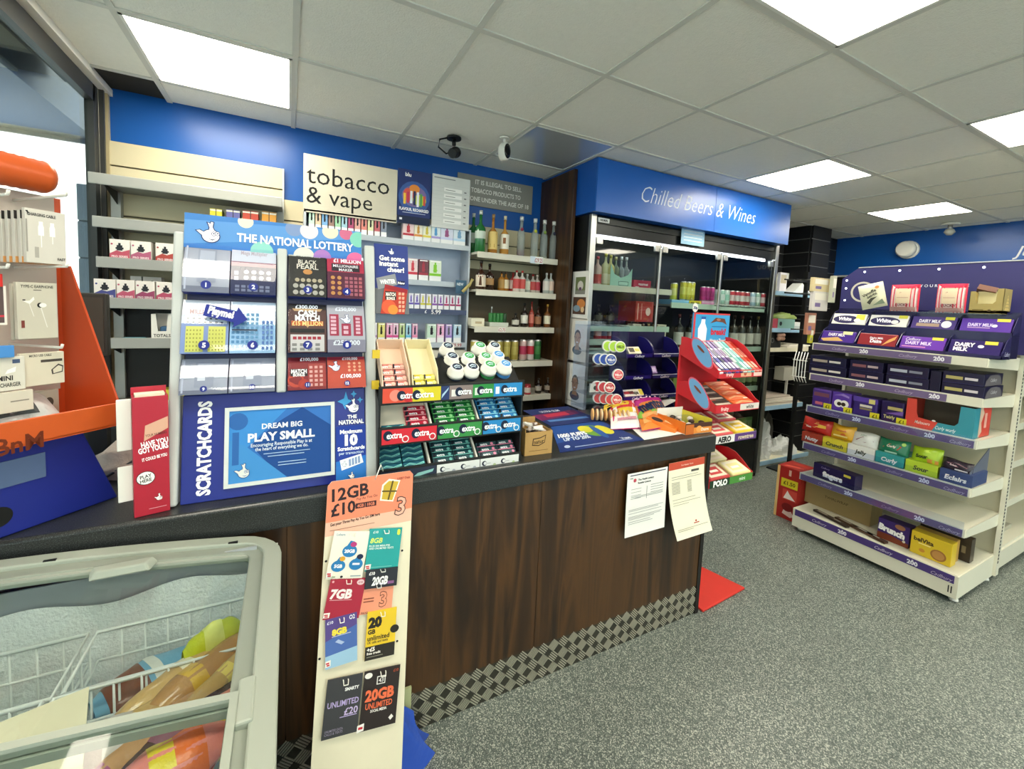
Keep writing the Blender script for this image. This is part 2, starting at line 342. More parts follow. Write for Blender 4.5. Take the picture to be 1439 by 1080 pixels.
# window wall on the left
FR_D = M('3A3C3C', .4, .3); FR_L = M('B4B2A4', .5)
YG = min(PX(135, 200, XL).y, YB-.07)
wl = MB().box(XL-.12, XL, YF, -1.6, 0, CEIL+.3, M('C9C7BE', .8)).box(XL-.12, XL-.002, -1.6, YB, 0, .45, M('8A8678', .8)).box(XL-.04, XL, YG+.04, YB, .45, CEIL+.3, FR_L).box(XL-.12, XL, -1.6, YG+.04, CEIL-.03, CEIL+.3, FR_D).obj('wall_left', kind='structure')
MB().box(XL, XL+.02, YG+.045, YG+.06, .9, CEIL, FR_D).obj('trim_2', kind='structure')
MB().box(XL, XL+.025, 3.012, 3.04, .9, CEIL, M('A99E7C', .5)).obj('trim_3', kind='structure')
wn = MB().box(XL-.026, XL-.022, -1.6, YG, .45, CEIL-.03, GLASS).obj('window_1', kind='structure')
fo = MB()
for y in (-1.6, .55, YG-.02): fo.box(XL-.035, XL-.0, y, y+.06, .45, CEIL-.03, FR_D)
fo.box(XL-.035, XL, -1.6, YG, .45, .51, FR_D).box(XL-.035, XL, -1.6, YG, CEIL-.11, CEIL-.03, FR_D); fo.obj('window_frame', wn)
for y in (1.9, 1.96): MB().box(XL-.02, XL+.02, y, y+.015, CEIL-.12, CEIL-.03, FR_D).obj('bracket', wn)
# outside the window: fascia box, blockwork pier, pavement, wall and a bare tree
zc_ = PY(52, 186, 3.5).z
t = tag(MB().box(-4.2, -1.0, -1.6, 3.5, zc_, zc_+.5, M('2C3A52', .3, var=.1)).box(-4.2, -1.0, 3.5, 3.52, zc_-.02, zc_+.5, M('5A6878', .4)).obj('shop_canopy'), 'dark blue grey canopy box outside the top of the window', 'canopy')
pr = thing('masonry_pier', 'grey blockwork pier outside at the right end of the window', 'pier', (PY(108, 300, 3.4).x+.18, 3.7, 0))
for k in range(10):
    MB().box(-.18, .18, -.3, .3, k*.213+.004, k*.213+.209, M('9AA5A8', .9, bump=.3, bs=40)).obj('block', pr, bev=.004)
MB().box(-.176, .176, -.29, .29, 0, 2.12, M('6E7778', .9)).obj('mortar', pr)
MB().box(-40, 30, -30, -2.71, -.12, -.02, M('B8BCBE', .9, bump=.2)).box(-40, -.98, -2.71, 40, -.12, -.02, M('B8BCBE', .9, bump=.2)).obj('pavement', kind='structure')
tr = thing('bare_tree', 'bare winter tree outside the window beside the grey pier', 'tree', (-5.2, 8.6, 0))
tm = MB(); BARK = M('8C9094', .9)
def branch(p, d, ln, r, lv):
    q = p+d*ln; tm.tube([p, (p+q)/2+Vector((random.uniform(-.05, .05), random.uniform(-.05, .05), 0)), q], r, BARK, 4, False)
    if lv:
        for _ in range(3): branch(q-d*ln*random.uniform(0, .4), (d+Vector((random.uniform(-.7, .7), random.uniform(-.7, .7), random.uniform(0, .5)))).normalized(), ln*.68, r*.6, lv-1)
branch(Vector((0, 0, 0)), Vector((0, 0, 1)), 1.1, .05, 5); tm.obj('trunk_and_branches', tr)
t = tag(MB().box(-14, -13.5, 4, 30, 0, 1.4, M('C9CCCD', .9)).obj('garden_wall'), 'pale low wall far outside the window', 'wall')
t = tag(MB().tube([Vector((XL-.5, 2.15, zc_)), Vector((XL-.5, 2.15, 2.05)), Vector((XL-.5, 2.17, 1.9)), Vector((XL-.5, 2.22, 1.8))], .008, M('2B2E33', .5)).obj('loose_cable'), 'loose dark cable end hanging outside the window', 'cable')
# ================================================================ COUNTER
WOOD = ramp_mat('walnut_laminate', 1.5, [(.28, '170E08'), (.45, '37220F'), (.56, '513417'), (.7, '24160B')], .38, (7, 7, .55), bump=.06, distort=1.2)
TOPM = ramp_mat('speckled_black_worktop', 420, [(.42, '1C1E1F'), (.58, '303333'), (.72, '5A5E5C')], .3, detail=2)
cn = thing('shop_counter', 'long walnut panelled shop counter with a chequer plate kick strip', 'counter', (0, 1.41, 0))
MB().box(-.84, 1.885, .01, .60, .02, .855, M('2A1C12', .6)).obj('carcass', cn)
px_ = -.84; k = 0
for x0, x1 in ((-.84, .0), (.002, .9), (.902, 1.87)): MB().box(x0, x1, -.006, .01, .15, .855, WOOD).obj('front_panel', cn)
MB().box(1.87, 1.895, -.01, .62, 0, .855, M('15110F', .45)).obj('end_panel', cn)
MB().box(-.84, 1.87, -.004, .01, 0, .156, M('4A4840', .45, .6)).obj('kick_plate', cn)
cp = MB(); CHQ = M('E0DCCB', .3, .8); n = 0
for i in range(-24, 30):
    for r in range(3):
        cx = .40+i*.05; cz = .028+r*.05
        if cz > .15 or cx > 1.86: continue
        sg = 1 if (i+r) % 2 else -1
        T = Matrix.Translation((cx, -.0045, cz))@Matrix.Rotation(sg*PI/4, 4, 'Y')
        for q in range(5): cp.box(-.0205, .0205, -.003, 0, -.0185+q*.0082, -.0185+q*.0082+.0042, CHQ, T)
o = cp.obj('raised_tread', cn, kind='stuff')
wt = MB(); prof = [(1.388, .858), (1.388, .938), (1.395, .945), (2.02, .945), (2.02, .858)]
wt.prism([Vector((-.84, y, z)) for y, z in prof], (2.75, 0, 0), TOPM)
tag(wt.obj('worktop', bev=.003), 'speckled black counter worktop with a rounded front edge', 'worktop')
# notices on the counter front
PAPER = M('F2F0EA', .7, var=.02)
def sheet(name, label, cat, A, B, h, curl, tint, art, bend_side=0, n=10):
    """a paper hung from its top edge A-B, height h, its foot curling out by curl"""
    A = Vector(A); B = Vector(B); u = (B-A); W = u.length; u.normalize(); nrm = u.cross(Vector((0, 0, 1)))
    def f(x, y, q):      # x, y fractions from the lower left
        d = 1-y; return A+u*(x*W+bend_side*d*d)-Vector((0, 0, h*d))+nrm*(curl*d**2.2+q+.002)
    o = MB().grid(lambda a, b: f(a, b, 0), 4, n, tint).grid(lambda a, b: f(a, b, -.0006), 4, n, tint).obj(name); tag(o, label, cat)
    mb = MB()
    mb.art(None, W, h, art, bend=f); mb.obj('print', o); return o
L = []
for y, w0, w1 in ((.62, .1, .9), (.60, .2, .8), (.42, .06, .92), (.40, .06, .8), (.36, .06, .88), (.31, .06, .9), (.29, .06, .86), (.27, .06, .7), (.23, .06, .6), (.2, .06, .66)): L.append(('r', w0, y, w1, y+.006, '8B8D90'))
sheet('notice_sheet', 'white retailer licence notice taped to the counter front', 'notice', PY(882, 666, 1.384), PY(938, 655, 1.384), .29, .006, PAPER,
      [('r', .06, .955, .95, .97, '2A2D55'), ('e', .18, .88, .03, .03, 'C4475A'), ('t', .26, .88, .03, 'The Health Lottery', '2A2A33', .03, .68, 0, 'l'), ('t', .26, .83, .03, 'Retailer Licence', '2A2A33', .03, .6, 0, 'l'), ('t', .06, .92, .02, 'DEAL', '33363D', .03, .2, 0, 'l')]
      + [('r', .1, .74-.05*i, .35, .745-.05*i, '77797C') for i in range(4)]+[('r', .58, .76-.04*i, .9, .766-.04*i, '77797C') for i in range(5)]+[('r', .48, .56, .49, .76, '999999')]+L)
L2 = [('r', .08, .72-.018*i, .3, .726-.018*i, '7E7C70') for i in range(9)]+[('r', .5, .72-.018*i, .62, .726-.018*i, '7E7C70') for i in range(9)]+[('r', .07, y, x, y+.005, '8A8779') for y, x in ((.8, .8), (.77, .9), (.5, .7), (.46, .84), (.43, .5), (.12, .92), (.1, .5))]
sheet('notice_sheet', 'cream notice with a red banner, curling at its foot on the counter front', 'notice', PY(940, 651, 1.384), PY(990, 641, 1.384), .36, .05, M('F1EAD2', .7, var=.02),
      [('r', 0, .9, 1, 1, 'C8503A'), ('t', .5, .945, .02, 'Your Retailer Terms', 'F3D9C8', .01, .7), ('r', .62, .83, .84, .86, '55534C'), ('e', .62, .18, .016, .012, 'B43A2C'), ('r', .55, .15, .7, .162, 'B43A2C')]+L2, bend_side=.035)
# ================================================================ BEHIND THE COUNTER: grey shelving on the left
SHG = M('A2A49F', .42, .15, bs=10); DKV = M('1E1F20', .6)
su = thing('wall_shelving', 'grey metal wall shelving with long price rails by the window corner', 'shelving', (0, 0, 0))
MB().box(-.815, -.775, 2.98, 3.02, .95, 2.10, M('A9ABA6', .4, .3)).obj('upright', su)
MB().box(-.06, -.025, 2.98, 3.02, .95, 2.10, M('A9ABA6', .4, .3)).obj('upright', su)
SZ = []
for k, (px, py, x0) in enumerate([(127, 249, -.83), (128, 310, -.82), (131, 367, -.81), (150, 425, -.80), (155, 482, -.80)]):
    z = PY(px, py, 2.75).z; SZ.append(z)
    MB().box(x0, -.03, 2.745, 2.757, z-.026, z+.026, SHG).obj('price_rail', su, bev=.003)
    MB().box(-.80, -.03, 2.757, 3.02, z-.012, z+.006, M('8E908B', .45, .2)).obj('shelf_board', su)
    b = MB(); b.prism([(-.79, 2.78, z-.012), (-.79, 3.02, z-.012), (-.79, 3.02, z-.09)], (.004, 0, 0), DKV).obj('bracket', su)
MB().box(-.80, -.03, 3.005, 3.022, .95, SZ[3]-.02, DKV).obj('back_panel', su)
def eliquid(x0, x1, z, band, label, Y=2.752, h=.098, d=.08, group=None):
    t = thing('vape_kit_box', label, 'box', ((x0+x1)/2, Y, z), 0, group); w = (x1-x0)
    MB().box(-w/2, w/2, 0, d, 0, h, M('EFE9E2', .45)).obj('carton', t, bev=.001)
    MB().art(Fr((-w/2, 0, 0), (1, 0, 0), (0, 0, 1)), w, h, [('p', [(0, .12), (1, .12), (1, .56), (.6, .44), (.35, .5), (0, .34)], band), ('r', 0, 0, 1, .1, '3A2530'), ('r', 0, .1, 1, .14, 'F6F0EC'),
      ('r', .36, .5, .64, .74, '2B2D33'), ('r', .44, .72, .56, .84, '2B2D33'), ('r', .3, .56, .7, .64, '2B2D33'), ('t', .5, .23, .09, 'PRO SERIES', 'F4E8EA', .02, .8), ('e', .12, .78, .04, .04, band)]).obj('print', t)
    return t
def top(z): return z+.008
eb = [(153, 183, 'C2566A', 'first on the left'), (183, 213, 'B5607E', 'second from the left'), (218, 246, 'B04A44', 'nearest the lottery stand')]
for a, b, c, wd in eb:
    eliquid(gx(a, 2.74, SZ[2]), gx(b, 2.74, SZ[2])-.004, SZ[2]+.008, c, 'white and pink vape kit box on the third grey shelf, '+wd, h=.105)
for a, b, c, wd in [(131, 163, '4A4F8C', 'the purple one at its left end'), (163, 190, 'C05A74', 'pink, second along'), (190, 218, '9A4668', 'dark pink, third along'), (219, 248, 'B5506A', 'half behind the lottery stand')]:
    eliquid(gx(a, 2.74, SZ[3]), gx(b, 2.74, SZ[3])-.004, SZ[3]+.008, c, 'white vape kit box on the fourth grey shelf, '+wd, h=.105)
for a, b in ((182, 198), (200, 226)):
    eliquid(gx(a, 2.9, SZ[3]), gx(b, 2.9, SZ[3]), SZ[3]+.008, '8C3A4C', 'vape kit box at the back of the fourth grey shelf, '+('left' if a < 190 else 'right')+' one', Y=2.92, h=.13, d=.06, group='vape kits at the back of the shelf')
for a, b, c, n in [(295, 312, 'D8D23A', 'yellow'), (318, 337, '6A6AA8', 'purple'), (341, 363, 'C8503E', 'red'), (368, 388, 'D89A3C', 'orange')]:
    x0, x1 = gx(a, 2.78, 1.9), gx(b, 2.78, 1.9); w = x1-x0
    t = thing('rolling_paper_box', n+' carton peeping over the lottery stand header', 'box', ((x0+x1)/2, 2.78, SZ[1]+.007)); h = gz(294+(a-295)*.06, x0, 2.78)-SZ[1]
    MB().box(-w/2, w/2, 0, .1, 0, h, M(c, .5)).obj('carton', t, bev=.001)
    MB().art(Fr((-w/2, 0, 0), (1, 0, 0), (0, 0, 1)), w, h, [('r', 0, .9, 1, .97, 'F3EFE0'), ('r', .47, 0, .53, 1, '3A3A3A')]).obj('print', t)
# white cut-out tray on the fifth shelf, small bits beside it
x0, x1 = gx(213, 2.76, SZ[4]), gx(243, 2.76, SZ[4]); z = SZ[4]+.008; h = gz(441, x0, 2.76)-z
t = thing('display_carton', 'white cut-out display carton on the lowest grey shelf', 'box', (x0, 2.76, z)); w = x1-x0
MB().prism([(0, 0, 0), (w, 0, 0), (w, 0, h), (w*.78, 0, h), (w*.7, 0, h*.38), (w*.3, 0, h*.38), (w*.22, 0, h), (0, 0, h)], (0, -.0015, 0), WHITE).box(0, .002, 0, .1, 0, h, WHITE).box(w-.002, w, 0, .1, 0, h, WHITE).box(0, w, .098, .1, 0, h, WHITE).box(0, w, 0, .1, 0, .002, WHITE).obj('carton', t)
MB().art(Fr((0, -.0016, 0), (1, 0, 0), (0, 0, 1)), w, h, [('t', .5, .22, .11, 'TOTALS', '2E2A2A', .02, .8), ('t', .5, .09, .07, 'ICE', '2E2A2A', .02)]).obj('print', t)
tag(MB().box(x0+.03, x0+.08, 2.78, 2.84, z+.003, z+.075, M('4A7AA8', .4)).obj('sachet', bev=.006), 'blue sachet inside the white cut-out carton', 'sachet')
tag(MB().box(x0-.30, x0-.20, 2.77, 2.80, z, z+.014, M('D8C93E', .5)).obj('lighter', bev=.004), 'yellow lighter lying on the lowest grey shelf', 'lighter')
tag(MB().box(x0-.12, x0-.03, 2.77, 2.81, z, z+.018, M('5B97A8', .4)).obj('lighter', bev=.004), 'teal lighter lying beside the white cut-out carton', 'lighter')
# low back counter with papers
t = thing('back_counter', 'dark low counter behind the till with papers on it', 'counter', (0, 2.45, 0))
MB().box(-.82, 1.13, .02, .525, 0, .92, M('23211E', .6)).obj('cabinet', t); MB().box(-.82, 1.13, 0, .525, .92, .95, M('2A2B2B', .4)).obj('top_board', t)
random.seed(3)
for k in range(7):
    x = -.62+random.uniform(-.06, .3); y = 2.58+random.uniform(-.06, .1); T = Matrix.Rotation(random.uniform(-.6, .6), 4, 'Z')
    o = MB().box(-.15, .15, -.105, .105, 0, .003, M(('E9E3CE', 'F1EFE8', 'D9D0B8')[k % 3], .7), T).obj('loose_paper', loc=(x, y, .951+k*.0035)); tag(o, ('cream', 'white', 'buff')[k % 3]+' loose paper, %s in the untidy pile on the back counter' % ('lowest', 'second', 'third', 'middle', 'fifth', 'sixth', 'topmost')[k], 'paper', 'papers on the back counter')
tag(MB().box(-.58, -.40, 2.80, 2.88, .951, 1.02, M('C9C33A', .5)).obj('carton', bev=.002), 'yellow carton behind the papers on the back counter', 'box')
tag(MB().prism([(-.36, 2.62, 1.0), (-.1, 2.62, 1.0), (-.1, 2.62, 1.07), (-.42, 2.62, 1.09)], (0, .2, 0), M('D5D2CC', .6)).obj('paper_tray', loc=(0, 0, -.049)), 'pale open tray on the back counter beside the lottery stand', 'tray')
# crumpled newspaper bundle and cable on the main counter behind the leaflet bin
def lump(name, label, cat, c, s, mt, seed=1, n=18, parts=None, rough=.12):
    random.seed(seed); ph = [(random.uniform(2, 7), random.uniform(0, 6), random.uniform(2, 6)) for _ in range(5)]
    def f(u, v):
        a = u*2*PI; b = v*PI/2; r = 1+rough*sum(math.sin(p[0]*a+p[1]+p[2]*b*2) for p in ph)*.35
        return Vector((c[0]+s[0]*r*math.cos(a)*math.sin(b+.02), c[1]+s[1]*r*math.sin(a)*math.sin(b+.02), c[2]+s[2]*max(0, math.cos(b))*r))
    return tag(MB().grid(f, n, n//2, mt).obj(name), label, cat)
lump('newspaper_bundle', 'crumpled brownish newspaper bundle behind the red leaflet bin', 'newspaper', (-.36, 1.82, .946), (.2, .14, .12), M('A8968A', .7, bump=.4), 5, 24)
tag(MB().tube([Vector((-.50+.3*math.sin(a)*.9+.0, 1.70+.03*a, .96+.17*math.sin(a))) for a in [i*PI/12 for i in range(13)]], .004, M('4A4A4A', .4)).obj('cable'), 'thin dark cable looping over the newspaper bundle', 'cable')
# till monitor seen from behind
a = PY(114, 411, 1.95); b = PY(155, 500, 1.95)
t = thing('till_screen', 'dark grey till screen turned away beside the orange display', 'monitor', (a.x-.05, 1.95, .945))
MB().box(0, b.x-a.x+.045, 0, .03, b.z-.945, a.z-.945, M('3B3A34', .55)).obj('screen', t, bev=.005)
MB().box(.05, .10, .02, .06, 0, b.z-.90, BLACK).box(0, .15, -.04, .1, 0, .012, BLACK).obj('stand', t)
MB().box(.01, b.x-a.x+.035, -.002, 0, b.z-.93, a.z-.96, M('48463E', .3)).obj('back_cover', t)
# ================================================================ SIGNS
def sign(name, label, cat, a, b, mt, items, Y, th=.008):
    A, B = PY(*a, Y), PY(*b, Y); w, h = B.x-A.x, B.z-A.z
    t = thing(name, label, cat, (A.x, Y, A.z)); MB().box(0, w, 0, th, 0, h, mt).obj('board', t, bev=.001)
    MB().art(Fr((0, 0, 0), (1, 0, 0), (0, 0, 1)), w, h, items).obj('print', t); return t
GY = 2.84
sign('tobacco_sign', 'cream sign reading tobacco & vape in thin black letters', 'sign', (426, 297), (559, 239), M('CFC9B6', .45), [('t', .03, .67, .32, 'tobacco', '1A1A1A', .0, .93, 0, 'l'), ('t', .03, .32, .30, '& vape', '1A1A1A', .0, .84, 0, 'l')], GY)
vap = [('r', .0, .0, 1, 1, '24366E'), ('e', .5, .5, .3, .3, '3A5B9C'), ('e', .5, .52, .24, .2, '7A6BA0'), ('e', .32, .54, .1, .12, 'D85A4A'), ('e', .66, .46, .13, .1, 'C8D23C'), ('e', .5, .66, .1, .08, 'E08A3A'), ('t', .3, .91, .07, 'blu', 'FFFFFF', .02)]
for k in range(7): vap += [('r', .17+k*.1, .36+.03*math.sin(k*1.1), .24+k*.1, .56+.06*math.sin(k*.55), ('F2C94A', 'C33B5A', 'E9EDF5', '2B335C', 'E9EDF5', '5AA05A', 'D85A4A')[k])]
vap += [('t', .5, .27, .055, 'FLAVOUR, RECHARGED', 'FFFFFF', .03, .9), ('r', .15, .2, .85, .21, 'C9D4EE'), ('r', 0, 0, 1, .14, '1B2746'), ('r', .06, .06, .14, .1, 'E9EDF5')]
sign('vape_poster', 'dark blue vape poster with coloured devices beside the tobacco sign', 'poster', (558, 312), (606, 244), M('24366E', .35), vap, GY-.002)
pl_ = [('r', .04, .93, .6, .95, '8A8E92'), ('r', .0, .0, .005, 1, '9EA3A6')]
for k in range(12): pl_ += [('r', .02, .06+k*.07, .98, .064+k*.07, 'C2C5C6')]
for k in range(6): pl_ += [('r', .3, .1+k*.12, .78, .17+k*.12, 'F8F8F6'), ('r', .34, .125+k*.12, .6, .135+k*.12, '5A5D60'), ('r', .84, .12+k*.12, .9, .14+k*.12, '5A5D60')]
sign('price_list', 'pale printed tobacco price list at the right end of the gantry', 'price list', (606, 318), (661, 253), M('D5D8D6', .35), pl_, GY-.004)
sign('age_warning_sign', 'grey sign saying it is illegal to sell tobacco under age 18', 'sign', (642, 285), (749, 262), M('8F8D87', .5), [('t', .53, .80, .15, 'IT IS ILLEGAL TO SELL', 'EDEBE6', .02, .62), ('t', .5, .52, .15, 'TOBACCO PRODUCTS TO', 'EDEBE6', .02, .66), ('t', .49, .24, .15, 'ANYONE UNDER THE AGE OF 18', 'EDEBE6', .02, .92)], YB-.012)
# ================================================================ VAPE GANTRY
GM = M('B4BBC4', .35, .2); LT = M('E4ECF6', .4)
gt = thing('vape_gantry', 'silver vape gantry with pale tiered shelves behind the counter', 'shelving', (0, 0, 0))
X0, X1 = PY(427, 310, GY).x, PY(661, 330, GY).x+.005
MB().box(X0, X1, 3.0, 3.02, .955, 2.04, M('AEBBD0', .5)).obj('back_panel', gt)  # bright LED look put into the pale blue colour, no lamp inside
MB().box(X1-.012, X1, GY, 3.0, 1.20, 2.04, GM).obj('side_panel', gt); MB().box(X0, X0+.012, GY, 3.0, 1.20, 2.04, GM).obj('side_panel', gt)
MB().box(X0, X1, GY, 3.0, .955, 1.21, M('D4CFC0', .5)).obj('lower_cupboard', gt)
MB().box(X0, X1, GY, 3.0, 2.04, 2.05, GM).obj('shelf_board', gt)
GS = [gz(344, 1.0, GY), gz(397, 1.0, GY), gz(436, 1.0, GY), gz(482, .95, GY)]
for k, z in enumerate(GS):
    MB().box(X0+.012, X1-.012, GY+.004, 3.0, z-.006, z, LT).obj('shelf_board', gt)
    MB().box(X0+.012, X1-.012, GY, GY+.006, z-.03, z+.004, (GM, GM, M('39446A', .3), GM)[k]).obj('price_rail', gt)
MB().art(Fr((gx(595, GY, GS[2]), GY-.001, GS[2]-.03), (1, 0, 0), (0, 0, 1)), .16, .034, [('t', .1, .5, .6, '£', 'E8ECF4', .02), ('t', .55, .5, .86, '5.99', 'F4F6FA', .02)]).obj('price_figures', gt)
MB().art(Fr((gx(545, GY, GS[3]), GY-.001, GS[3]-.03), (1, 0, 0), (0, 0, 1)), .13, .034, [('r', 0, 0, 1, 1, 'D8D8D6'), ('t', .3, .5, .7, 'VOX', '7A2030', .05), ('t', .78, .5, .7, '£7.99', 'A03040', .01)]).obj('price_figures', gt)
MB().art(Fr((gx(636, GY, GS[3]), GY-.001, GS[3]-.03), (1, 0, 0), (0, 0, 1)), .06, .034, [('r', 0, 0, 1, 1, 'D8D8D6'), ('t', .5, .5, .7, '£9.99', 'A03040', .01)]).obj('price_figures', gt)
_pk = {}
def vpack(px0, px1, z, h, body, dev, foot, label, Y=GY+.008, group=None, d=.05):
    x0, x1 = gx(px0, Y, z), gx(px1, Y, z); w = x1-x0-.003
    t = thing('vape_pack', label, 'pack', (x0, Y, z+.001), 0, group)
    MB().box(0, w, 0, d, 0, h, M(body, .35)).obj('carton', t)
    MB().art(Fr((0, 0, 0), (1, 0, 0), (0, 0, 1)), w, h, [('r', 0, 0, 1, .26, 'F6F7FA'), ('r', 0, .26, 1, .38, foot), ('r', .34, .42, .62, .8, dev), ('p', [(.3, .5), (.7, .5), (.5, .72)], dev), ('r', .42, .8, .56, .9, dev), ('r', .1, .92, .9, .97, 'FFFFFF')]).obj('print', t)
    return t
cn_ = ['mint', 'peach', 'blue', 'brown', 'green', 'aqua', 'crimson', 'coral', 'salmon', 'cream', 'rose', 'slate']
cc = ['BFE3CB', 'E6C2A4', '7FB0E0', '9A7D74', 'A9D8B4', 'A8CFE0', 'B8527A', 'E9AFA4', 'E58F86', 'E4E4B8', 'C86A72', '8A93A8']
for k in range(12):
    vpack(434+k*9.2, 442.4+k*9.2, GS[0], .125, cc[k], '23262B', cc[k], cn_[k]+' vape pack in the row on the top gantry shelf')
for k, (a, b, c, n) in enumerate([(566, 582, 'F4D6D6', 'red flower'), (582, 594, 'F2EBD9', 'orange striped'), (594, 606, 'EDEEDD', 'yellow striped'), (606, 619, 'E2EEF4', 'blue striped'), (619, 637, 'DCE2F6', 'lilac bottle'), (637, 654, 'DDEBF6', 'sky blue')]):
    vpack(a, b, GS[0], .115, c, ('C8424E', 'D8A04A', 'D8C44A', '5AA0D8', 'A05A8C', '7AA8D0')[k], ('C8424E', 'F0A050', 'F0E060', 'B0A0E0', 'D0D8F8', 'C0E0F8')[k], 'white vape box with '+n+' print at the top right of the gantry')
for a, b, c, dv, n in [(573, 587, 'F2D8DA', 'D84A5A', 'pale red'), (588, 602, '6E2E3E', 'A83A4A', 'dark red'), (603, 620, 'E4F0DC', '8AD03A', 'lime green')]:
    vpack(a, b, GS[1], .14, c, dv, dv, n+' vape pack on the second gantry shelf')
for k in range(9):
    n = ('purple', 'purple', 'yellow', 'yellow', 'violet', 'violet', 'magenta', 'magenta', 'magenta')[k]; c = {'purple': '6A5AC0', 'yellow': 'D8D23A', 'violet': '8A4AB0', 'magenta': 'B02A6A'}[n]
    vpack(574+k*8.3, 581.4+k*8.3, GS[2]+.004, .1, 'E4E2F0', c, c, n+' vape pack, '+ORD[k]+' from the left in the row above the 5.99 price', group='vape packs above the 5.99 price')
for a, b, c, dv, ft, n in [(522, 530, 'E9E6EE', '3A2A50', 'B08AC0', 'purple cap'), (531, 541, 'F0E98A', '3A3A2A', 'F0E98A', 'yellow'), (543, 552, 'F2B8D8', '23202A', 'E85AA0', 'hot pink left'), (552, 560, 'F2C8E0', '23202A', 'E85AA0', 'hot pink right'), (561, 569, 'CFE0A8', '23302A', 'B8E07A', 'lime'), (570, 578, 'A8D4E8', '2A3A50', '6AC0E8', 'sky blue left'), (579, 587, 'E8A8C8', '2A2A50', 'F090B8', 'rose'),
                            (600, 613, 'CDE6D4', '2A2A30', 'CDE6D4', 'pale green'), (614, 624, 'F2B8DC', '2A2A30', 'F6E0F0', 'pale pink'), (626, 635, 'B8A0D8', '5A5A68', 'A080D0', 'lilac'), (637, 648, 'BCDCF0', '2A2A30', 'D8ECF8', 'sky blue right')]:
    vpack(a, b, GS[3]+.004, .125, c, dv, ft, n+' vape pack on the lowest gantry shelf')
o = sign('shelf_flag', 'small teal promotional flag at the right edge of the gantry', 'sign', (640, 412), (656, 394), M('2F5A7A', .4), [('t', .4, .7, .2, 'NEW', 'DDEAF0', .02, .6)], GY-.02, .003)
tag(MB().tube([PY(650, 410, GY-.04), PY(660, 400, GY-.05), PY(664, 392, GY-.05)], .012, M('C9B878', .7), 7).tube([PY(652, 408, GY-.02), PY(646, 404, GY)], .003, M('C9B878', .7)).obj('tag_roll'), 'small straw coloured rolled tag hanging off the gantry corner', 'tag')
# ================================================================ SPIRITS
sp = thing('spirits_shelving', 'cream shelves of spirits between the gantry and walnut end panel', 'shelving', (0, 0, 0)); SH = M('DAD6C6', .45)
SPX0, SPX1 = 1.145, 1.798
MB().box(SPX0, SPX1, 3.0, 3.02, .3, 1.80, M('5C5242', .7)).obj('back_panel', sp)
PZs = [PY(700, 360, 2.75).z, PY(700, 412, 2.75).z, PY(700, 463, 2.75).z, PY(740, 511, 2.75).z, PY(740, 559, 2.75).z]
for k, z in enumerate(PZs):
    MB().box(SPX0 if k < 3 else SPX0+.0, SPX1, 2.757, 3.0, z+.004, z+.02, SH).obj('shelf_board', sp); MB().box(SPX0-.0, SPX1, 2.745, 2.757, z-.021, z+.021, SH).obj('price_rail', sp, bev=.003)
MB().art(Fr((gx(745, 2.744, PZs[0]), 2.7435, PZs[0]-.025), (1, 0, 0), (0, 0, 1)), .11, .05, [('r', 0, 0, 1, 1, 'F2F2F0'), ('r', 0, 0, .4, 1, 'D8E4F0'), ('t', .65, .5, .6, '£29.25', 'B03040', .01, .6)]).obj('price_label', sp)
MB().art(Fr((gx(700, 2.744, PZs[2]), 2.7435, PZs[2]-.018), (1, 0, 0), (0, 0, 1)), .06, .036, [('r', 0, 0, 1, 1, 'F2EEE6'), ('t', .5, .5, .6, '£2.75', 'B03040', .01, .9)]).obj('price_label', sp)
_bt = {}
def bottle(px, Y, z, H, r, glass, cap, lab, label, group=None, lab_h=(.25, .5), neck=.36, nr=.28, capl=.1, mark=None, X=None):
    X = gx(px, Y, z) if X is None else X
    t = thing('bottle', label, 'bottle', (X, Y, z), .0, group)
    g = M(glass, .12, coat=.6, var=.02) if glass not in ('clear',) else M('AEB8B6', .1, alpha=.45, var=0)
    pr = [(r*.9, 0), (r, .004), (r, H*(1-neck-.1)), (r*.86, H*(1-neck-.04)), (r*nr*1.25, H*(1-neck+.04)), (r*nr, H*(1-neck+.1)), (r*nr, H*(1-capl)+.002)]
    MB().lathe(pr, g, 14).obj('glass', t)
    MB().lathe([(r*nr*1.18, H*(1-capl)), (r*nr*1.18, H)], M(cap, .3, .2), 12).obj('cap', t)
    if lab:
        mb = MB(); mb.lathe([(r*1.01, H*lab_h[0]), (r*1.01, H*lab_h[1])], M(lab, .5), 14, cap=False)
        if mark:
            zz = H*(lab_h[0]+lab_h[1])/2
            def bend(a, b, q): th = -PI/2-.45+(a-.5)*1.5; R = r*1.02+q; return Vector((R*math.cos(th), R*math.sin(th), H*lab_h[0]+b*(lab_h[1]-lab_h[0])*H))
            mb.art(None, r*1.5, (lab_h[1]-lab_h[0])*H, mark, bend=bend)
        mb.obj('label', t)
    return t
zt = lambda k: PZs[k]+.021
bottle(664, 2.90, zt(0), .28, .036, '1E6B32', 'D5DAD4', 'CBD8CC', 'green gin bottle at the back left of the top spirits shelf')
bottle(674, 2.80, zt(0), .285, .037, '1E6B32', 'D5DAD4', 'CBD8CC', 'green gin bottle at the front left of the top spirits shelf', lab_h=(.32, .5))
bottle(691.5, 2.80, zt(0), .272, .034, 'A8702A', 'B08A5A', 'E4C678', 'whisky bottle with a slanted red label band on the top shelf', lab_h=(.1, .55), neck=.4, mark=[('p', [(0, .5), (1, .8), (1, 1), (0, .75)], '9A2A2A'), ('r', .2, .1, .8, .3, 'B08A3A')])
bottle(708, 2.80, zt(0), .272, .033, 'B8853A', 'D8CDB0', 'EDE8D8', 'amber rum bottle with a white label on the top spirits shelf', lab_h=(.14, .52), neck=.42, mark=[('r', .3, .35, .7, .75, '8A5A3A')])
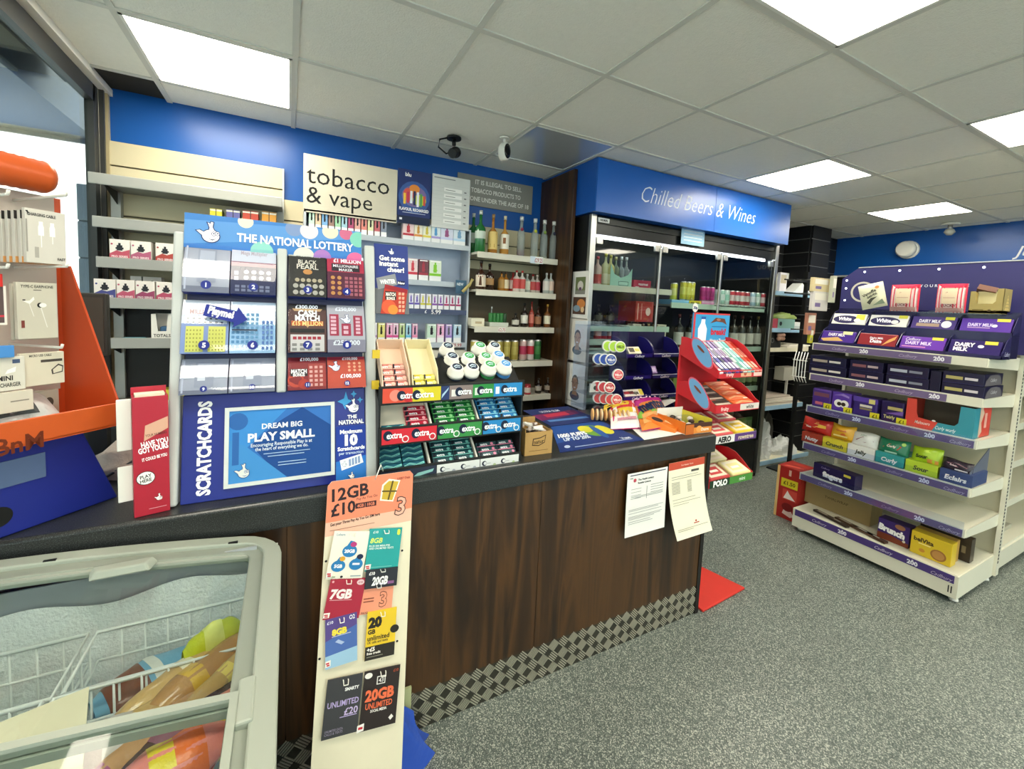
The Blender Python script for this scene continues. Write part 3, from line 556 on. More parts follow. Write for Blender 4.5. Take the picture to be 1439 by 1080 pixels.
for px, cap, dot, n in [(731, 'D8D8D8', '8A1E3C', 'a dark red seal and pink base'), (750, 'E4E4E0', 'C8C83A', 'a yellow seal'), (763, 'E4E4E0', '7A9A3A', 'a green seal'), (776, 'E4E4E0', '2A2E4A', 'a dark navy seal')]:
    t = bottle(px, 2.82, zt(0), .29, .029, 'clear', cap, None, 'slim clear vodka bottle with '+n, neck=.34, nr=.42)
    MB().ball((-.010, -.029, .195), .013, M(dot, .4), 8, (1, .3, 1)).obj('seal', t)
    MB().lathe([(.0265, .004), (.0265, .05 if n[2] == 'd' else .02)], M(dot if n[2] == 'd' else 'C8C89A', .3), 12).obj('liquid', t)
bottle(675, 2.79, zt(1), .20, .035, '3A2012', '1E1A18', 'E9DCC8', 'dark rum bottle with a cream pictured label on the second shelf', lab_h=(.1, .5), neck=.38, mark=[('p', [(.3, .1), (.7, .1), (.6, .9), (.4, .9)], '5A3A2A'), ('r', .2, .8, .8, .95, 'B0503A')])
bottle(687, 2.86, zt(1), .19, .034, '2A1810', '1E1A18', 'B08A5A', 'dark brown bottle behind the cream labelled rum', lab_h=(.2, .45))
for px, g, lb, cp, n in [(704, 'A8702A', 'B08A4A', '3A2A20', 'amber half bottle with a gold label'), (710, '9A6424', 'E4D8B8', '3A2A20', 'amber half bottle with a square cream label'), (720, 'B83A3A', 'E8D0C8', 'A02A2A', 'red capped pale half bottle'), (725, 'D8C8C0', 'C84A4A', 'B02A2A', 'half bottle with a round red label'), (733, 'D0CCC4', 'C8504A', 'B02A2A', 'red labelled half bottle, middle of the second shelf'), (740, 'B8C0B8', 'DCDCC8', 'D0D0CC', 'clear half bottle with a white label'), (748, 'C8C0B8', 'C04A4A', 'B02A2A', 'red capped half bottle right of the clear one'), (754, 'C0B8B0', 'B83A4A', 'E0D8D0', 'half bottle with a crimson label'), (767, 'B0B8B4', 'D8D4CC', 'C8C8C8', 'clear half bottle at the back right end'), (773, 'B8BCB4', 'E0C8B8', 'B8B8B8', 'clear half bottle with a peach label at the right end')]:
    bottle(px, 2.80 if px % 2 else 2.86, zt(1), .155 if px % 2 else .14, .026, g, cp, lb, n, lab_h=(.15, .6), neck=.3)
t = thing('carton', 'cream carton on the third spirits shelf, at its left end', 'box', (gx(662, 2.78, zt(2)), 2.78, zt(2)))
MB().box(0, .10, 0, .1, 0, .055, CREAM).obj('card', t, bev=.002); MB().art(Fr((0, 0, 0), (1, 0, 0), (0, 0, 1)), .1, .055, [('r', .3, .3, .8, .6, 'B8A888')]).obj('print', t)
bottle(690, 2.83, zt(2), .14, .016, 'clear', 'D8DAD8', 'C8D0CC', 'tiny clear miniature standing behind the beer tray', lab_h=(.2, .6))
t = thing('beer_tray', 'open tray holding small green labelled cans', 'tray', (gx(688, 2.79, zt(2)), 2.79, zt(2)))
MB().box(0, .15, 0, .1, 0, .028, M('C8CFC4', .5)).obj('tray', t)
for k in range(5): MB().lathe([(.015, .028), (.016, .035), (.016, .088), (.013, .095)], M('2E7A3A' if k < 4 else '204A2A', .35), 10, c=(.018+k*.028, .03, 0)).obj('can', t)
for px, g, lb, cp, H, n in [(724, '2A2622', 'C8C4B8', '1A1A1A', .1, 'short dark jar with a pale label'), (736, '241C18', 'E0DCD0', '1A1A1A', .175, 'black whiskey bottle with a white label'), (746, '9A3A30', 'D87A6A', '7A1E1E', .19, 'red bottle on the third spirits shelf'), (755, '3A1E14', '9A6A4A', '2A1A14', .16, 'small dark brown bottle beside the red one'), (768, '7A4A22', 'EDE4C8', 'B08A3A', .175, 'amber bottle with a round cream label at the right end')]:
    bottle(px, 2.80, zt(2), H, .027 if px != 746 else .02, g, cp, lb, n, lab_h=(.15, .5))
def can(px, Y, z, c1, c2, label, group=None, H=.155, r=.029, X=None, T=.3, B=.7):
    X = gx(px, Y, z) if X is None else X
    t = thing('drink_can', label, 'can', (X, Y, z), 0, group)
    AL = M('C8CACA', .3, .8)
    MB().lathe([(r*.8, 0, AL), (r, H*.05, AL), (r, H*T, M(c1, .3, .2)), (r, H*B, M(c2, .3, .2)), (r, H*.94, M(c1, .3, .2)), (r*.84, H*.985, AL), (r*.84, H, AL)], AL, 14).obj('can_body', t)
    MB().box(-.006, .006, -.012, .008, H-.001, H+.001, AL).obj('ring_pull', t); return t
for k, px in enumerate((666, 690, 700, 711, 722)): can(px, 2.80, zt(3), 'A89A4A', 'B8AA5A', 'gold beer can, '+ORD[k]+' from the left on the fourth spirits shelf', 'gold cans on the fourth shelf', H=.15)
can(734, 2.80, zt(3), 'C8A8A4', 'B83A5A', 'white and raspberry pink can on the fourth spirits shelf'); can(744.5, 2.80, zt(3), 'D8D0CC', 'C83A48', 'white and red can on the fourth spirits shelf'); can(754, 2.80, zt(3), '2E6A3A', '4A8A4A', 'green can at the right end of the fourth spirits shelf')
bottle(741, 2.79, zt(4), .075, .027, 'A83038', 'C83A48', 'D8C8C0', 'short red jar on the lowest spirits shelf', nr=.7, neck=.2, lab_h=(.2, .7))
bottle(756, 2.80, zt(4), .115, .026, '1E1512', '2A2A2A', 'B8B0A4', 'left black bottle on the lowest spirits shelf', lab_h=(.2, .5)); bottle(769, 2.80, zt(4), .115, .026, '241713', '2A2A2A', 'A89A8A', 'right black bottle on the lowest spirits shelf', lab_h=(.2, .5))
MB().box(1.45, 1.79, 2.76, 2.99, PZs[4]+.10, PZs[4]+.115, SH).box(1.45, 1.79, 2.748, 2.76, PZs[4]+.085, PZs[4]+.12, SH).obj('half_shelf', sp) if False else None
# walnut end panel
tag(MB().box(1.802, 1.832, 2.60, YB, 0, 2.53, WOOD).obj('end_panel', bev=.002), 'tall walnut end panel beside the spirits shelves', 'panel')
# ================================================================ COOLER
hd = thing('cooler_header', 'bright blue header box lettered Chilled Beers & Wines above the cooler', 'sign', (0, 0, 0))
HX0, HX1, HY, HZ = 1.835, 4.03, 2.385, 2.205
HB = M('1C63BE', .3, var=.03, bs=5)
MB().box(HX0, HX1, HY+.004, YB-.01, HZ, CEIL-.002, M('1457B0', .35)).obj('box', hd)
for a, b in ((HX0, 3.02), (3.023, HX1)): MB().box(a, b, HY-.012, HY+.003, HZ-.004, CEIL-.006, HB).obj('front_panel', hd)
mb = MB(); A = PY(902, 272, HY-.012); B = PY(1062, 303, HY-.012)
mb.art(Fr((A.x, HY-.0125, HZ), (1, 0, 0), (0, 0, 1)), B.x-A.x, .355, [('t', .0, .50, .34, 'Chilled Beers & Wines', 'EAF2FC', -.012, 1.0, 0, 'l', .35)]); mb.obj('lettering', hd)
mb = MB()
ck = thing('drinks_cooler', 'tall black and steel drinks cooler with three glass doors', 'fridge', (0, 0, 0))
CX0, CX1, CY, CD = 1.862, 4.03, 2.45, 3.02
KB = M('151617', .35, .2); KI = M('23282B', .4)
MB().box(CX0, CX0+.03, CY+.03, CD, 0, 2.20, KB).obj('side_panel', ck); MB().box(CX1-.03, CX1, CY+.03, CD, 0, 2.20, KB).obj('side_panel', ck)
MB().box(CX0+.03, CX1-.03, CD-.03, CD, .3, 2.20, KI).obj('back_panel', ck)
MB().box(CX0+.03, CX1-.03, CY+.03, CD-.03, 0, .36, KB).obj('base', ck)
MB().box(CX0+.03, CX1-.03, CY+.02, CD-.03, 2.07, 2.20, M('26292A', .25, .6)).obj('fascia', ck)
MB().box(CX0+.03, CX1-.03, CY+.008, CY+.02, 2.145, 2.19, M('2B2E2E', .3, .7)).obj('fascia_rail', ck)
for x in (CX0, CX1-.045): MB().box(x, x+.045, CY-.005, CY+.03, 0.04, 2.20, STEEL).obj('steel_post', ck, bev=.003)
o = MB().box(CX0+.06, CX0+.16, CY+.0, CY+.008, 2.152, 2.182, M('D8DAD8', .3)).obj('badge', ck)
MB().art(Fr((CX0+.06, CY-.0005, 2.152), (1, 0, 0), (0, 0, 1)), .1, .03, [('t', .5, .5, .5, 'NORPE', '22262A', .04, .8)]).obj('badge_print', ck)
a = PY(956, 342, CY); b = PY(990, 323, CY)
t = tag(MB().box(a.x, b.x, CY-.006, CY-.001, a.z, b.z, M('9CC8E4', .5)).obj('notice_card'), 'light blue notice card stuck on the cooler fascia', 'notice'); 
MB().art(Fr((a.x, CY-.0065, a.z), (1, 0, 0), (0, 0, 1)), b.x-a.x, b.z-a.z, [('r', .1, .2+.18*k, .9, .26+.18*k, 'E4F0F8') for k in range(4)]).obj('print', t)
DX = [CX0+.047, gx(925, CY, 1.6), gx(1010, CY, 1.6), CX1-.047]
for k in range(3):
    d = MB().quad((DX[k]+.004, CY+.011, .37), (DX[k+1]-.004, CY+.011, .37), (DX[k+1]-.004, CY+.011, 2.06), (DX[k]+.004, CY+.011, 2.06), COOLGLASS).obj('door', ck)
    xh = DX[k+1]-.03 if k < 2 else DX[k]+.02
    if k < 2: MB().box(xh, xh+.018, CY-.014, CY+.004, .5, 2.03, STEEL).obj('handle', d, bev=.004)
    for xx in (DX[k]+.01, DX[k+1]-.07): MB().box(xx, xx+.055, CY-.002, CY+.02, 2.0, 2.05, STEEL).obj('hinge', d, bev=.003)
    MB().box(DX[k+1]-.009, DX[k+1]-.003, CY+.004, CY+.016, .37, 2.06, KB).obj('door_seal', d)
SHD = M('C4DCCB', .4); SHW = M('DAD9C6', .4)
FILL_LAMP = emis('F4FAFF', 8.0)  # unseen strip added to brighten the cooler inside
MB().box(CX0+.06, CX1-.06, CY+.085, CY+.10, 2.058, 2.068, FILL_LAMP).obj('added_lamp_strip', ck)
LZ1 = PY(890, 407, CY+.06).z; RZ = [PY(1010, 432, CY+.06).z, PY(1000, 491, CY+.06).z, PY(1000, 550, CY+.06).z]; LZ2 = RZ[0]-.20
XM = gx(944, CY+.06, LZ1)
def cshelf(x0, x1, z, mt=SHD):
    MB().box(x0, x1, CY+.075, CD-.03, z-.005, z+.006, M('9AA5A0', .4)).obj('shelf', ck); MB().box(x0, x1, CY+.06, CY+.075, z-.022, z+.022, mt).obj('shelf_edge', ck)
cshelf(CX0+.04, XM, LZ1, SHW); cshelf(CX0+.04, XM, LZ2); cshelf(CX0+.04, XM, RZ[1]); cshelf(CX0+.04, XM, RZ[2])
for z in RZ: cshelf(XM+.01, CX1-.04, z)
FY = CY+.11
zs = LZ1+.008
for px, g, lb, cp, H, n, gy_ in [(838, 'C8A8A0', 'C8504A', 'B8384A', .22, 'pale flavoured vodka bottle with a red band, left end of the cooler', FY), (849, 'C8C89A', 'E4E0C0', 'B8B04A', .25, 'pale yellow bottle second in the cooler', FY+.02), (856, 'C8C078', 'E8E4B8', 'B8B04A', .24, 'yellow labelled bottle third in the cooler', FY), (863, '4A5A3A', '8A8A5A', 'B8B07A', .24, 'green glass bottle behind the mint carton in the cooler', FY+.06)]:
    bottle(px, gy_, zs, H, .034, g, cp, lb, n, neck=.3, lab_h=(.1, .4))
for px, n in ((871, 'left'), (878, 'right')): bottle(px, FY+.08, zs, .25, .032, 'clear', 'D8DCE0', 'A8B4C0', 'clear bottle standing behind the mint carton, the '+n+' one', neck=.35, lab_h=(.1, .35))
x0, x1 = gx(856, FY-.03, zs), gx(886, FY-.03, zs); w = x1-x0
t = thing('display_carton', 'mint green cut-out display carton on the top cooler shelf', 'box', (x0, FY-.035, zs))
MB().prism([(0, 0, 0), (w, 0, 0), (w, 0, .15), (w*.82, 0, .10), (w*.5, 0, .075), (w*.18, 0, .10), (0, 0, .17)], (0, -.002, 0), M('A8D4C0', .5)).box(0, w, 0, .07, 0, .004, WHITE).obj('carton', t)
MB().art(Fr((0, -.0022, 0), (1, 0, 0), (0, 0, 1)), w, .1, [('r', .38, .18, .85, .5, '2E4A44'), ('r', .4, .22, .83, .46, 'B8DCCC')]).obj('print', t)
def carton(name, label, cat, px0, px1, Y, z, h, d, c, items, group=None, bev=.001):
    x0, x1 = gx(px0, Y, z), gx(px1, Y, z); w = x1-x0
    t = thing(name, label, cat, (x0, Y, z), 0, group); MB().box(0, w, 0, d, 0, h, M(c, .45)).obj('carton', t, bev=bev)
    if items: MB().art(Fr((0, 0, 0), (1, 0, 0), (0, 0, 1)), w, h, items).obj('print', t)
    return t
carton('drinks_carton', 'long red carton lying on the top cooler shelf', 'box', 890, 914, FY-.03, zs, .07, .14, 'B83048', [('t', .55, .6, .3, 'gourmet', 'F4E4E8', .03, .6), ('r', .1, .2, .3, .3, 'F0D8DC')])
carton('drinks_carton', 'dark red carton on the third cooler shelf near the middle post', 'box', 892, 917, FY+.02, PY(900, 452, FY).z, PY(900, 423, FY).z-PY(900, 452, FY).z, .2, 'B8382E', [('r', .1, .1, .16, .9, 'E8B0A0'), ('r', .3, .1, .36, .9, 'D88A7A'), ('e', .7, .5, .16, .2, 'F0D0C4')])
# row of red topped cans, left bay
zc = PY(860, 478, FY).z
cshelf(CX0+.04, XM, zc-.008)
for k, px in enumerate((839, 847, 855, 863, 871, 879, 887)):
    can(px, FY+.0, zc, 'B83040', '6A7490' if k % 2 else 'D8B8B8', 'red topped can, '+ORD[k]+' from the left in the cooler middle row', 'red topped cans in the cooler', H=.12, r=.03)
for px, n in ((894, 'left'), (929, 'right')): carton('tea_carton', 'cream carton with a crest among the cooler cans, the %s one' % n, 'box', px-6, px+6, FY, zc, .13, .06, 'E4E0CC', [('p', [(.2, .9), (.8, .9), (.7, .4), (.5, .2), (.3, .4)], '9A9A80')])
for px, n in ((903, 'left'), (910, 'middle'), (917, 'right')): bottle(px, FY+.05, zc+.001, .13, .024, '8A6A4A', 'D8C8A0', 'D8CCB0', 'small amber bottle in the cooler middle row, '+n+' of three', group='small amber bottles in the cooler', neck=.3)
for k in range(5): bottle(840+k*17, FY+.25, LZ2+.008, .17, .035, '2A2A26', '5A5448', '6A6658', 'dark bottle, '+ORD[k]+' from the left at the back of the cooler', group='dark bottles at the back of the cooler', neck=.35)
# right bay, top row of cans
z = RZ[0]+.008
can(946, FY+.06, z+.03, 'D8D24A', 'E4E08A', 'tall yellow can alone beside the middle post of the cooler', H=.15)
for px, n in ((959, 'left'), (965.5, 'middle'), (971, 'right')): can(px, FY+.0, z+.04, 'C8C03A', 'E0DC6A', 'yellow can standing on the blue tray, '+n+' of three', 'yellow cans on the blue tray', H=.155, r=.026)
carton('tray_carton', 'sky blue low tray under the yellow cans', 'tray', 944, 968, FY-.04, z, .038, .16, '7AB8E0', [('r', 0, .7, 1, 1, '9CCCEA')])
carton('tray_carton', 'yellow low tray beside the sky blue one', 'tray', 968.5, 985, FY-.04, z, .038, .16, 'E0D02A', [('r', .1, .3, .4, .7, '8A7A1A'), ('r', .55, .3, .85, .7, '8A7A1A')])
for k, px in enumerate((987, 993, 999)): can(px, FY-.01, z+.045, 'C03A8A', 'A83078', 'magenta can on the pink tray, '+('left', 'middle', 'right')[k]+' of three', 'magenta cans in the cooler', H=.12, r=.026)
carton('tray_carton', 'pink low tray under the magenta cans', 'tray', 986, 1003, FY-.04, z, .043, .14, 'D88AB8', [('r', .0, .6, 1, 1, 'E4B0D0')])
cs = [(1007, 'C8DCD8', 'A8CCC0', 'pale mint can'), (1013, 'A8CCC0', 'E0E8E4', 'mint can'), (1019.5, 'C8D8D4', '9AC8B8', 'silvery mint can'), (1027, 'C83A48', 'E4C8C8', 'red and silver can'), (1034, 'B83048', 'D8D0CC', 'crimson can'), (1041, 'C84A50', 'E8DCD8', 'light red can'), (1048, 'A83040', 'C8C0B8', 'maroon can'), (1056, 'A8C4D8', 'E4E8F0', 'pale blue can'), (1063, '9AB8A8', 'D8E0DC', 'sage can'), (1070, 'B83848', 'E0C8CC', 'pinkish red can'), (1077, '9A2A3A', 'C8B0B0', 'dark red can')]
for px, a, b, n in cs: can(px, FY-.02, z+.02, a, b, n+' on the top right cooler shelf', H=.13, r=.029)
carton('tray_carton', 'white printed tray under the right hand cans of the cooler', 'tray', 1004, 1082, FY-.05, z, .02, .14, 'E4E8E2', [('r', .02+k*.12, .2, .09+k*.12, .8, '8AA098') for k in range(8)])
# wine bottles
z = RZ[1]+.008
for k, px in enumerate((952, 968)): bottle(px, FY-.0, z, .29, .038, '14170F', '5A2A1E', 'D8D8D0', 'dark wine bottle with a pale label, the %s one left of the red stand' % ('left', 'right')[k], neck=.32, lab_h=(.12, .48))
for k, px in enumerate((1029, 1040, 1051, 1062)): bottle(px, FY, z, .30, .038, '14170F', ('2A1A14', '5A1E1E', '1A1A1A', '6A5A2A')[k], 'DEDAD0', 'dark wine bottle right of the red stand, '+('nearest', 'second', 'third', 'by the steel post')[k], neck=.32, lab_h=(.12, .46))
z = RZ[2]+.008
carton('snack_carton', 'green and orange printed carton on the lower cooler shelf', 'box', 945, 975, FY-.03, z, .17, .12, '8A9A4A', [('e', .3, .4, .14, .18, 'E4E0D0'), ('e', .7, .6, .2, .2, 'C8704A'), ('e', .6, .25, .16, .12, '7AA83A'), ('r', .1, .8, .9, .9, 'B8504A')])
for k in range(4): bottle(1032+k*9, FY, z, .2, .034, '2A3A1E', '8A8A6A', '8A9A6A', 'short green bottle, '+ORD[k]+' from the left low in the cooler', group='short green bottles low in the cooler', neck=.3)
zb = .37
t = thing('bottle_crate', 'green drinks crate at the foot of the cooler', 'crate', (gx(1030, FY, .45), FY-.02, zb)); GC = M('5A8A4A', .5)
MB().box(0, .36, 0, .008, 0, .2, GC).box(0, .36, .2, .208, 0, .2, GC).box(0, .008, 0, .2, 0, .2, GC).box(.352, .36, 0, .2, 0, .2, GC).box(0, .36, 0, .2, 0, .01, GC).obj('crate_body', t)
for k in range(4): MB().box(.03+k*.078, .08+k*.078, -.003, 0, .03, .17, M('8AB07A', .5)).obj('rib', t)
# posters on the cooler's side panel
def poster_side(name, label, pa, pb, items, mt=PAPER):
    A = PX(*pa, CX0-.002); B = PX(*pb, CX0-.002)
    y0, y1 = max(A.y, B.y), min(A.y, B.y); z0, z1 = min(A.z, B.z), max(A.z, B.z)
    o = MB().box(CX0-.003, CX0-.0005, y1, y0, z0, z1, mt).obj(name); tag(o, label, 'poster')
    MB().art(Fr((CX0-.003, y0, z0), (0, -1, 0), (0, 0, 1)), y0-y1, z1-z0, items).obj('print', o)
    return o
FACE = lambda cx, cy: [('e', cx, cy-.25, .17, .1, '4A5566'), ('p', [(cx-.08, cy-.1), (cx+.08, cy-.1), (cx+.14, cy-.24), (cx-.14, cy-.24)], 'B08468'), ('e', cx, cy+.05, .115, .15, '2A211D'), ('e', cx, cy, .105, .145, 'B98A6C'), ('r', cx-.2, cy+.03, cx-.05, cy+.04, '2A1D18'), ('r', cx+.05, cy+.03, cx+.2, cy+.04, '2A1D18'), ('e', cx-.07, cy+.01, .012, .008, '1D1512'), ('e', cx+.07, cy+.01, .012, .008, '1D1512'), ('p', [(cx-.03, cy-.04), (cx+.03, cy-.04), (cx, cy+.01)], 'A07458'), ('e', cx, cy-.075, .04, .016, 'EADFD8')]
poster_side('photo_poster', 'white page with a garden photo and an orange photo on the cooler side', (802, 447), (829, 380), [('r', .2, .55, .8, .88, '6E7A52'), ('e', .5, .7, .1, .1, 'D8D4CC'), ('e', .5, .63, .05, .04, '6A4A6A'), ('r', .2, .52, .8, .6, '8A8A82'), ('r', .12, .1, .88, .46, '5A4238'), ('e', .6, .32, .14, .1, 'D88A4A'), ('e', .35, .22, .12, .07, '8AA0B0'), ('e', .7, .2, .06, .06, 'E8C89A')])
poster_side('photo_poster', 'cream page with a smiling man portrait, upper one on the cooler side', (798, 508), (826, 448), FACE(.5, .55), M('EDE6DA', .6))
poster_side('photo_poster', 'white page with a portrait of a man, lowest on the cooler side', (793, 566), (823, 510), FACE(.52, .5)+[('r', .1, .1, .9, .12, 'C8C4BC')])
# ================================================================ FAR CORNER SHELVES (behind the cooler)
fs = thing('corner_shelving', 'cream shelving with pale blue edges in the dark far corner', 'shelving', (0, 0, 0)); SY = 2.60
BE = M('9CC4E0', .4)
FZ = [PY(1112, 413, SY).z, PY(1110, 464, SY).z, PY(1100, 491, SY).z, PY(1100, 571, SY).z, PY(1100, 645, SY).z]
FX = [(1088, 1141), (1084, 1138), (1079, 1136), (1076, 1128), (1068, 1136)]
ends = []
for k, (z, (a, b)) in enumerate(zip(FZ, FX)):
    x0, x1 = gx(a, SY, z), gx(b, SY, z); ends.append((x0, x1))
    MB().box(x0, x1, SY+.012, 3.02, z-.01, z+.004, CREAM).obj('shelf_board', fs); MB().box(x0, x1, SY, SY+.012, z-.022, z+.02, CREAM if k == 2 else BE).obj('price_rail', fs)
MB().box(ends[4][0], ends[4][1], SY+.01, 3.02, .0, FZ[4]-.012, M('B8B8A8', .5)).obj('base', fs)
MB().box(ends[1][0]-.03, ends[1][0], 2.62, 2.66, 0, 2.3, CREAM).obj('upright', fs); MB().box(ends[1][0]-.03, ends[1][0], 2.97, 3.01, 0, 2.3, CREAM).obj('upright', fs)
random.seed(11)
def F2(k, fx, dy, name, label, cat, w, d, h, c, items=None, tz=0):
    x = ends[k][0]+(ends[k][1]-ends[k][0])*fx
    t = thing(name, label, cat, (x, SY+dy, FZ[k]+.005+tz)); MB().box(0, w, 0, d, 0, h, M(c, .55)).obj('carton', t, bev=.001)
    if items: MB().art(Fr((0, 0, 0), (1, 0, 0), (0, 0, 1)), w, h, items).obj('print', t)
F2(0, .02, .05, 'carton', 'cream tall carton at the left of the top corner shelf', 'box', .1, .08, .19, 'D8D8BC', [('r', .2, .2, .8, .4, 'A8B080')])
F2(0, .2, .15, 'carton', 'pale blue striped packet on the top corner shelf', 'packet', .2, .04, .2, '6E7FA0', [('r', .1*k, .1, .1*k+.05, .9, 'C8D4E4') for k in range(1, 9)])
F2(0, .42, .12, 'carton', 'white packet hanging over the top corner shelf', 'packet', .12, .03, .22, 'D8D8E0', [('r', .1, .5, .9, .9, 'B8B09A')])
o = MB().prism([(0, 0, 0), (.42, 0, 0), (.36, 0, .04), (.22, 0, .12), (.1, 0, .04)], (0, .1, 0), M('E8ECEC', .6)).obj('folded_paper', loc=(ends[0][0]+.3, SY+.03, FZ[0]+.006)); tag(o, 'white folded paper peaked on the top corner shelf', 'paper')
F2(1, .03, .03, 'carton', 'red end teal carton on the second corner shelf', 'box', .42, .15, .11, '7FA8A0', [('r', 0, 0, .3, 1, 'A84A5A'), ('e', .42, .55, .2, .2, '1E2A30')])
F2(1, .5, .04, 'carton', 'white flat carton on the second corner shelf', 'box', .36, .15, .08, 'D8DCDA', [('r', .05, .2, .95, .5, 'B8C0C0')])
F2(1, .02, .25, 'ketchup_bottle', 'red tall bottle behind the teal carton', 'bottle', .05, .05, .32, 'A83A3A')
o = lump('salad_bag', 'green and white bag on top of the second corner shelf cartons', 'bag', (ends[1][0]+.42, SY+.14, FZ[1]+.118), (.2, .08, .06), M('8AA05A', .4, bump=.3), 8)
o = MB(); 
for k in range(6): o.ball((k % 3*.035, 0, -.03-.035*(k//3)), .022, M('B08A78', .5), 8)
o.tube([(.035, 0, 0), (.035, 0, -.03)], .003, BLACK); o = o.obj('nut_packet', loc=(ends[1][0]+.17, SY+.02, FZ[1]-.022)); tag(o, 'pinkish brown nut clip strip hanging under the second corner shelf', 'packet')
F2(2, .04, .05, 'card_reader_box', 'black box with a round dial on the third corner shelf', 'box', .26, .2, .17, '202225', [('e', .45, .5, .16, .16, '6A6E70'), ('e', .45, .5, .1, .1, '202225')])
for k in range(3): o = MB().box(0, .4, 0, .28, 0, .012, M(('E4E0D0', 'D8D4C8', 'ECE8DC')[k], .7)).obj('magazine', loc=(ends[2][0]+.33+.04*k, SY+.03, FZ[2]+.005+.0125*k), rot=(0, 0, (k-1)*.02)); tag(o, 'cream magazine in the small pile on the third corner shelf, '+('bottom', 'middle', 'top')[k]+' of it', 'magazine')
t = thing('newspaper_stack', 'leaning stack of newspapers on the fourth corner shelf', 'newspapers', (ends[3][0]+.05, SY+.05, FZ[3]+.005))
for k in range(5):
    T = Matrix.Rotation(.03*(k-2), 4, 'Z'); MB().box(0, .62-.03*k, 0, .28, .018*k, .018*k+.015, M(('D8D0C4', 'B8ACA0', 'E4DED2')[k % 3], .75), T).obj('newspaper', t)
F2(3, .12, .2, 'magazine', 'brown picture magazine standing at the back of the fourth corner shelf', 'magazine', .12, .02, .3, '8A7A66', [('r', .1, .5, .9, .9, 'C8B8A0'), ('e', .5, .3, .2, .1, '5A4A3A')])
F2(3, .32, .22, 'magazine', 'grey magazine standing behind the newspapers', 'magazine', .14, .02, .28, 'A8A49A', [('r', .1, .1, .9, .5, '6A6A66')])
o = MB().box(0, .24, 0, .1, .16, .30, M('A8A89C', .5)).box(.14, .16, .04, .06, 0, .17, GREYM).obj('paper_stand', loc=(ends[3][0]+.36, SY+.06, FZ[3]+.1)); tag(o, 'grey box on a thin post above the newspapers', 'stand')
# white crumpled plastic bags, bottom shelf
PLB = M('DADFDF', .35, bump=.5, bs=30)
def bag(c, s, seed, label, n=28):
    random.seed(seed); P = [(random.uniform(2, 9), random.uniform(0, 6), random.uniform(2, 9), random.uniform(.3, 1)) for _ in range(9)]
    def f(u, v):
        a = u*2*PI; b = .05+v*(PI/2-.05)*1.0; r = 1+.14*sum(p[3]*math.sin(p[0]*a+p[1]+p[2]*b) for p in P)*.6
        return Vector((c[0]+s[0]*r*math.cos(a)*math.sin(b), c[1]+s[1]*r*math.sin(a)*math.sin(b), c[2]+s[2]*max(0, math.cos(b)*r)))
    return tag(MB().grid(f, n, n//2, PLB, False).obj('carrier_bag'), label, 'bag')
bx = ends[4][0]
bag((bx+.20, SY+.17, FZ[4]+.005), (.16, .11, .38), 3, 'tall crumpled white plastic bag on the lowest corner shelf')
bag((bx+.60, SY+.15, FZ[4]+.005), (.20, .11, .17), 9, 'low crumpled white plastic bag spreading over the lowest corner shelf edge')
o = MB(); 
for k in range(4): o.box(0, .5-.03*k, 0, .2, .012*k, .012*k+.009, M(('D0CCC0', '9FB4C8', 'C4BEB0', 'DAD8D0')[k], .6), Matrix.Rotation(.05*k, 4, 'Z'))
o = lump('dark_bag', 'dark grey bag hanging behind the white plastic bags', 'bag', (bx+.62, SY+.34, FZ[4]+.02), (.12, .05, .38), M('4A4A46', .6, bump=.4), 4)
# hanging packs at the aisle corner, left of the confectionery header
pk_ = thing('pack_stand', 'slim black floor stand of hooks holding packs beyond the confectionery header', 'display stand', (0, 0, 0)); xa, xb = PY(1134, 480, 2.3).x, PY(1178, 400, 2.3).x
MB().box((xa+xb)/2-.015, (xa+xb)/2+.015, 2.46, 2.49, .01, 2.0, BLACK).obj('post', pk_); MB().box(xa, xb, 2.34, 2.57, 0, .015, BLACK).obj('base', pk_)
hp = [(1142, 1167, 392, 409, 'D8C89A', 'cream and tan stacked pack hanging left of the confectionery header', 2.2), (1141, 1165, 410, 436, 'D4D0CC', 'white and purple pack hanging left of the confectionery header', 2.2), (1168, 1177, 388, 425, 'B8BCA8', 'grey green narrow pack hanging next to the header', 2.15), (1133, 1148, 440, 470, 'B8806A', 'salmon coloured box beyond the confectionery header', 2.3), (1138, 1144, 462, 482, 'C8C83A', 'yellow narrow packet beyond the confectionery shelves', 2.3)]
for a, b, y0, y1, c, n, Y in hp:
    A, B = PY(a, y1, Y), PY(b, y0, Y); t = thing('hanging_pack', n, 'packet', (A.x, Y, A.z)); w, h = B.x-A.x, B.z-A.z
    MB().box(0, w, 0, .03, 0, h, M(c, .5)).obj('carton', t, bev=.004)
    MB().art(Fr((0, 0, 0), (1, 0, 0), (0, 0, 1)), w, h, [('r', .1, .55, .9, .9, 'E8E4D8'), ('r', .15, .2, .5, .4, '7A6A9A')]).obj('print', t)
    MB().tube([(w/2, .0, h*.9), (w/2, 2.452-Y, h*.9)], .004, STEEL).obj('hook', t); MB().box(min(xa, A.x), max(xb, B.x), 2.45, 2.46, A.z+h*.9-.006, A.z+h*.9+.006, BLACK).obj('crossbar', pk_)
for k, (px, py) in enumerate(((1106, 388), (1118, 386), (1132, 392))):
    A = PY(px, py, 2.95); o = MB().box(-.03, .03, -.004, 0, -.035, .035, M('DADCD6', .5)).tube([(0, 0, .03), (0, .05, .03)], .003, STEEL).obj('price_tag', loc=A); tag(o, 'small white price tag on the black slatwall, '+('left', 'middle', 'right')[k]+' of three', 'tag')
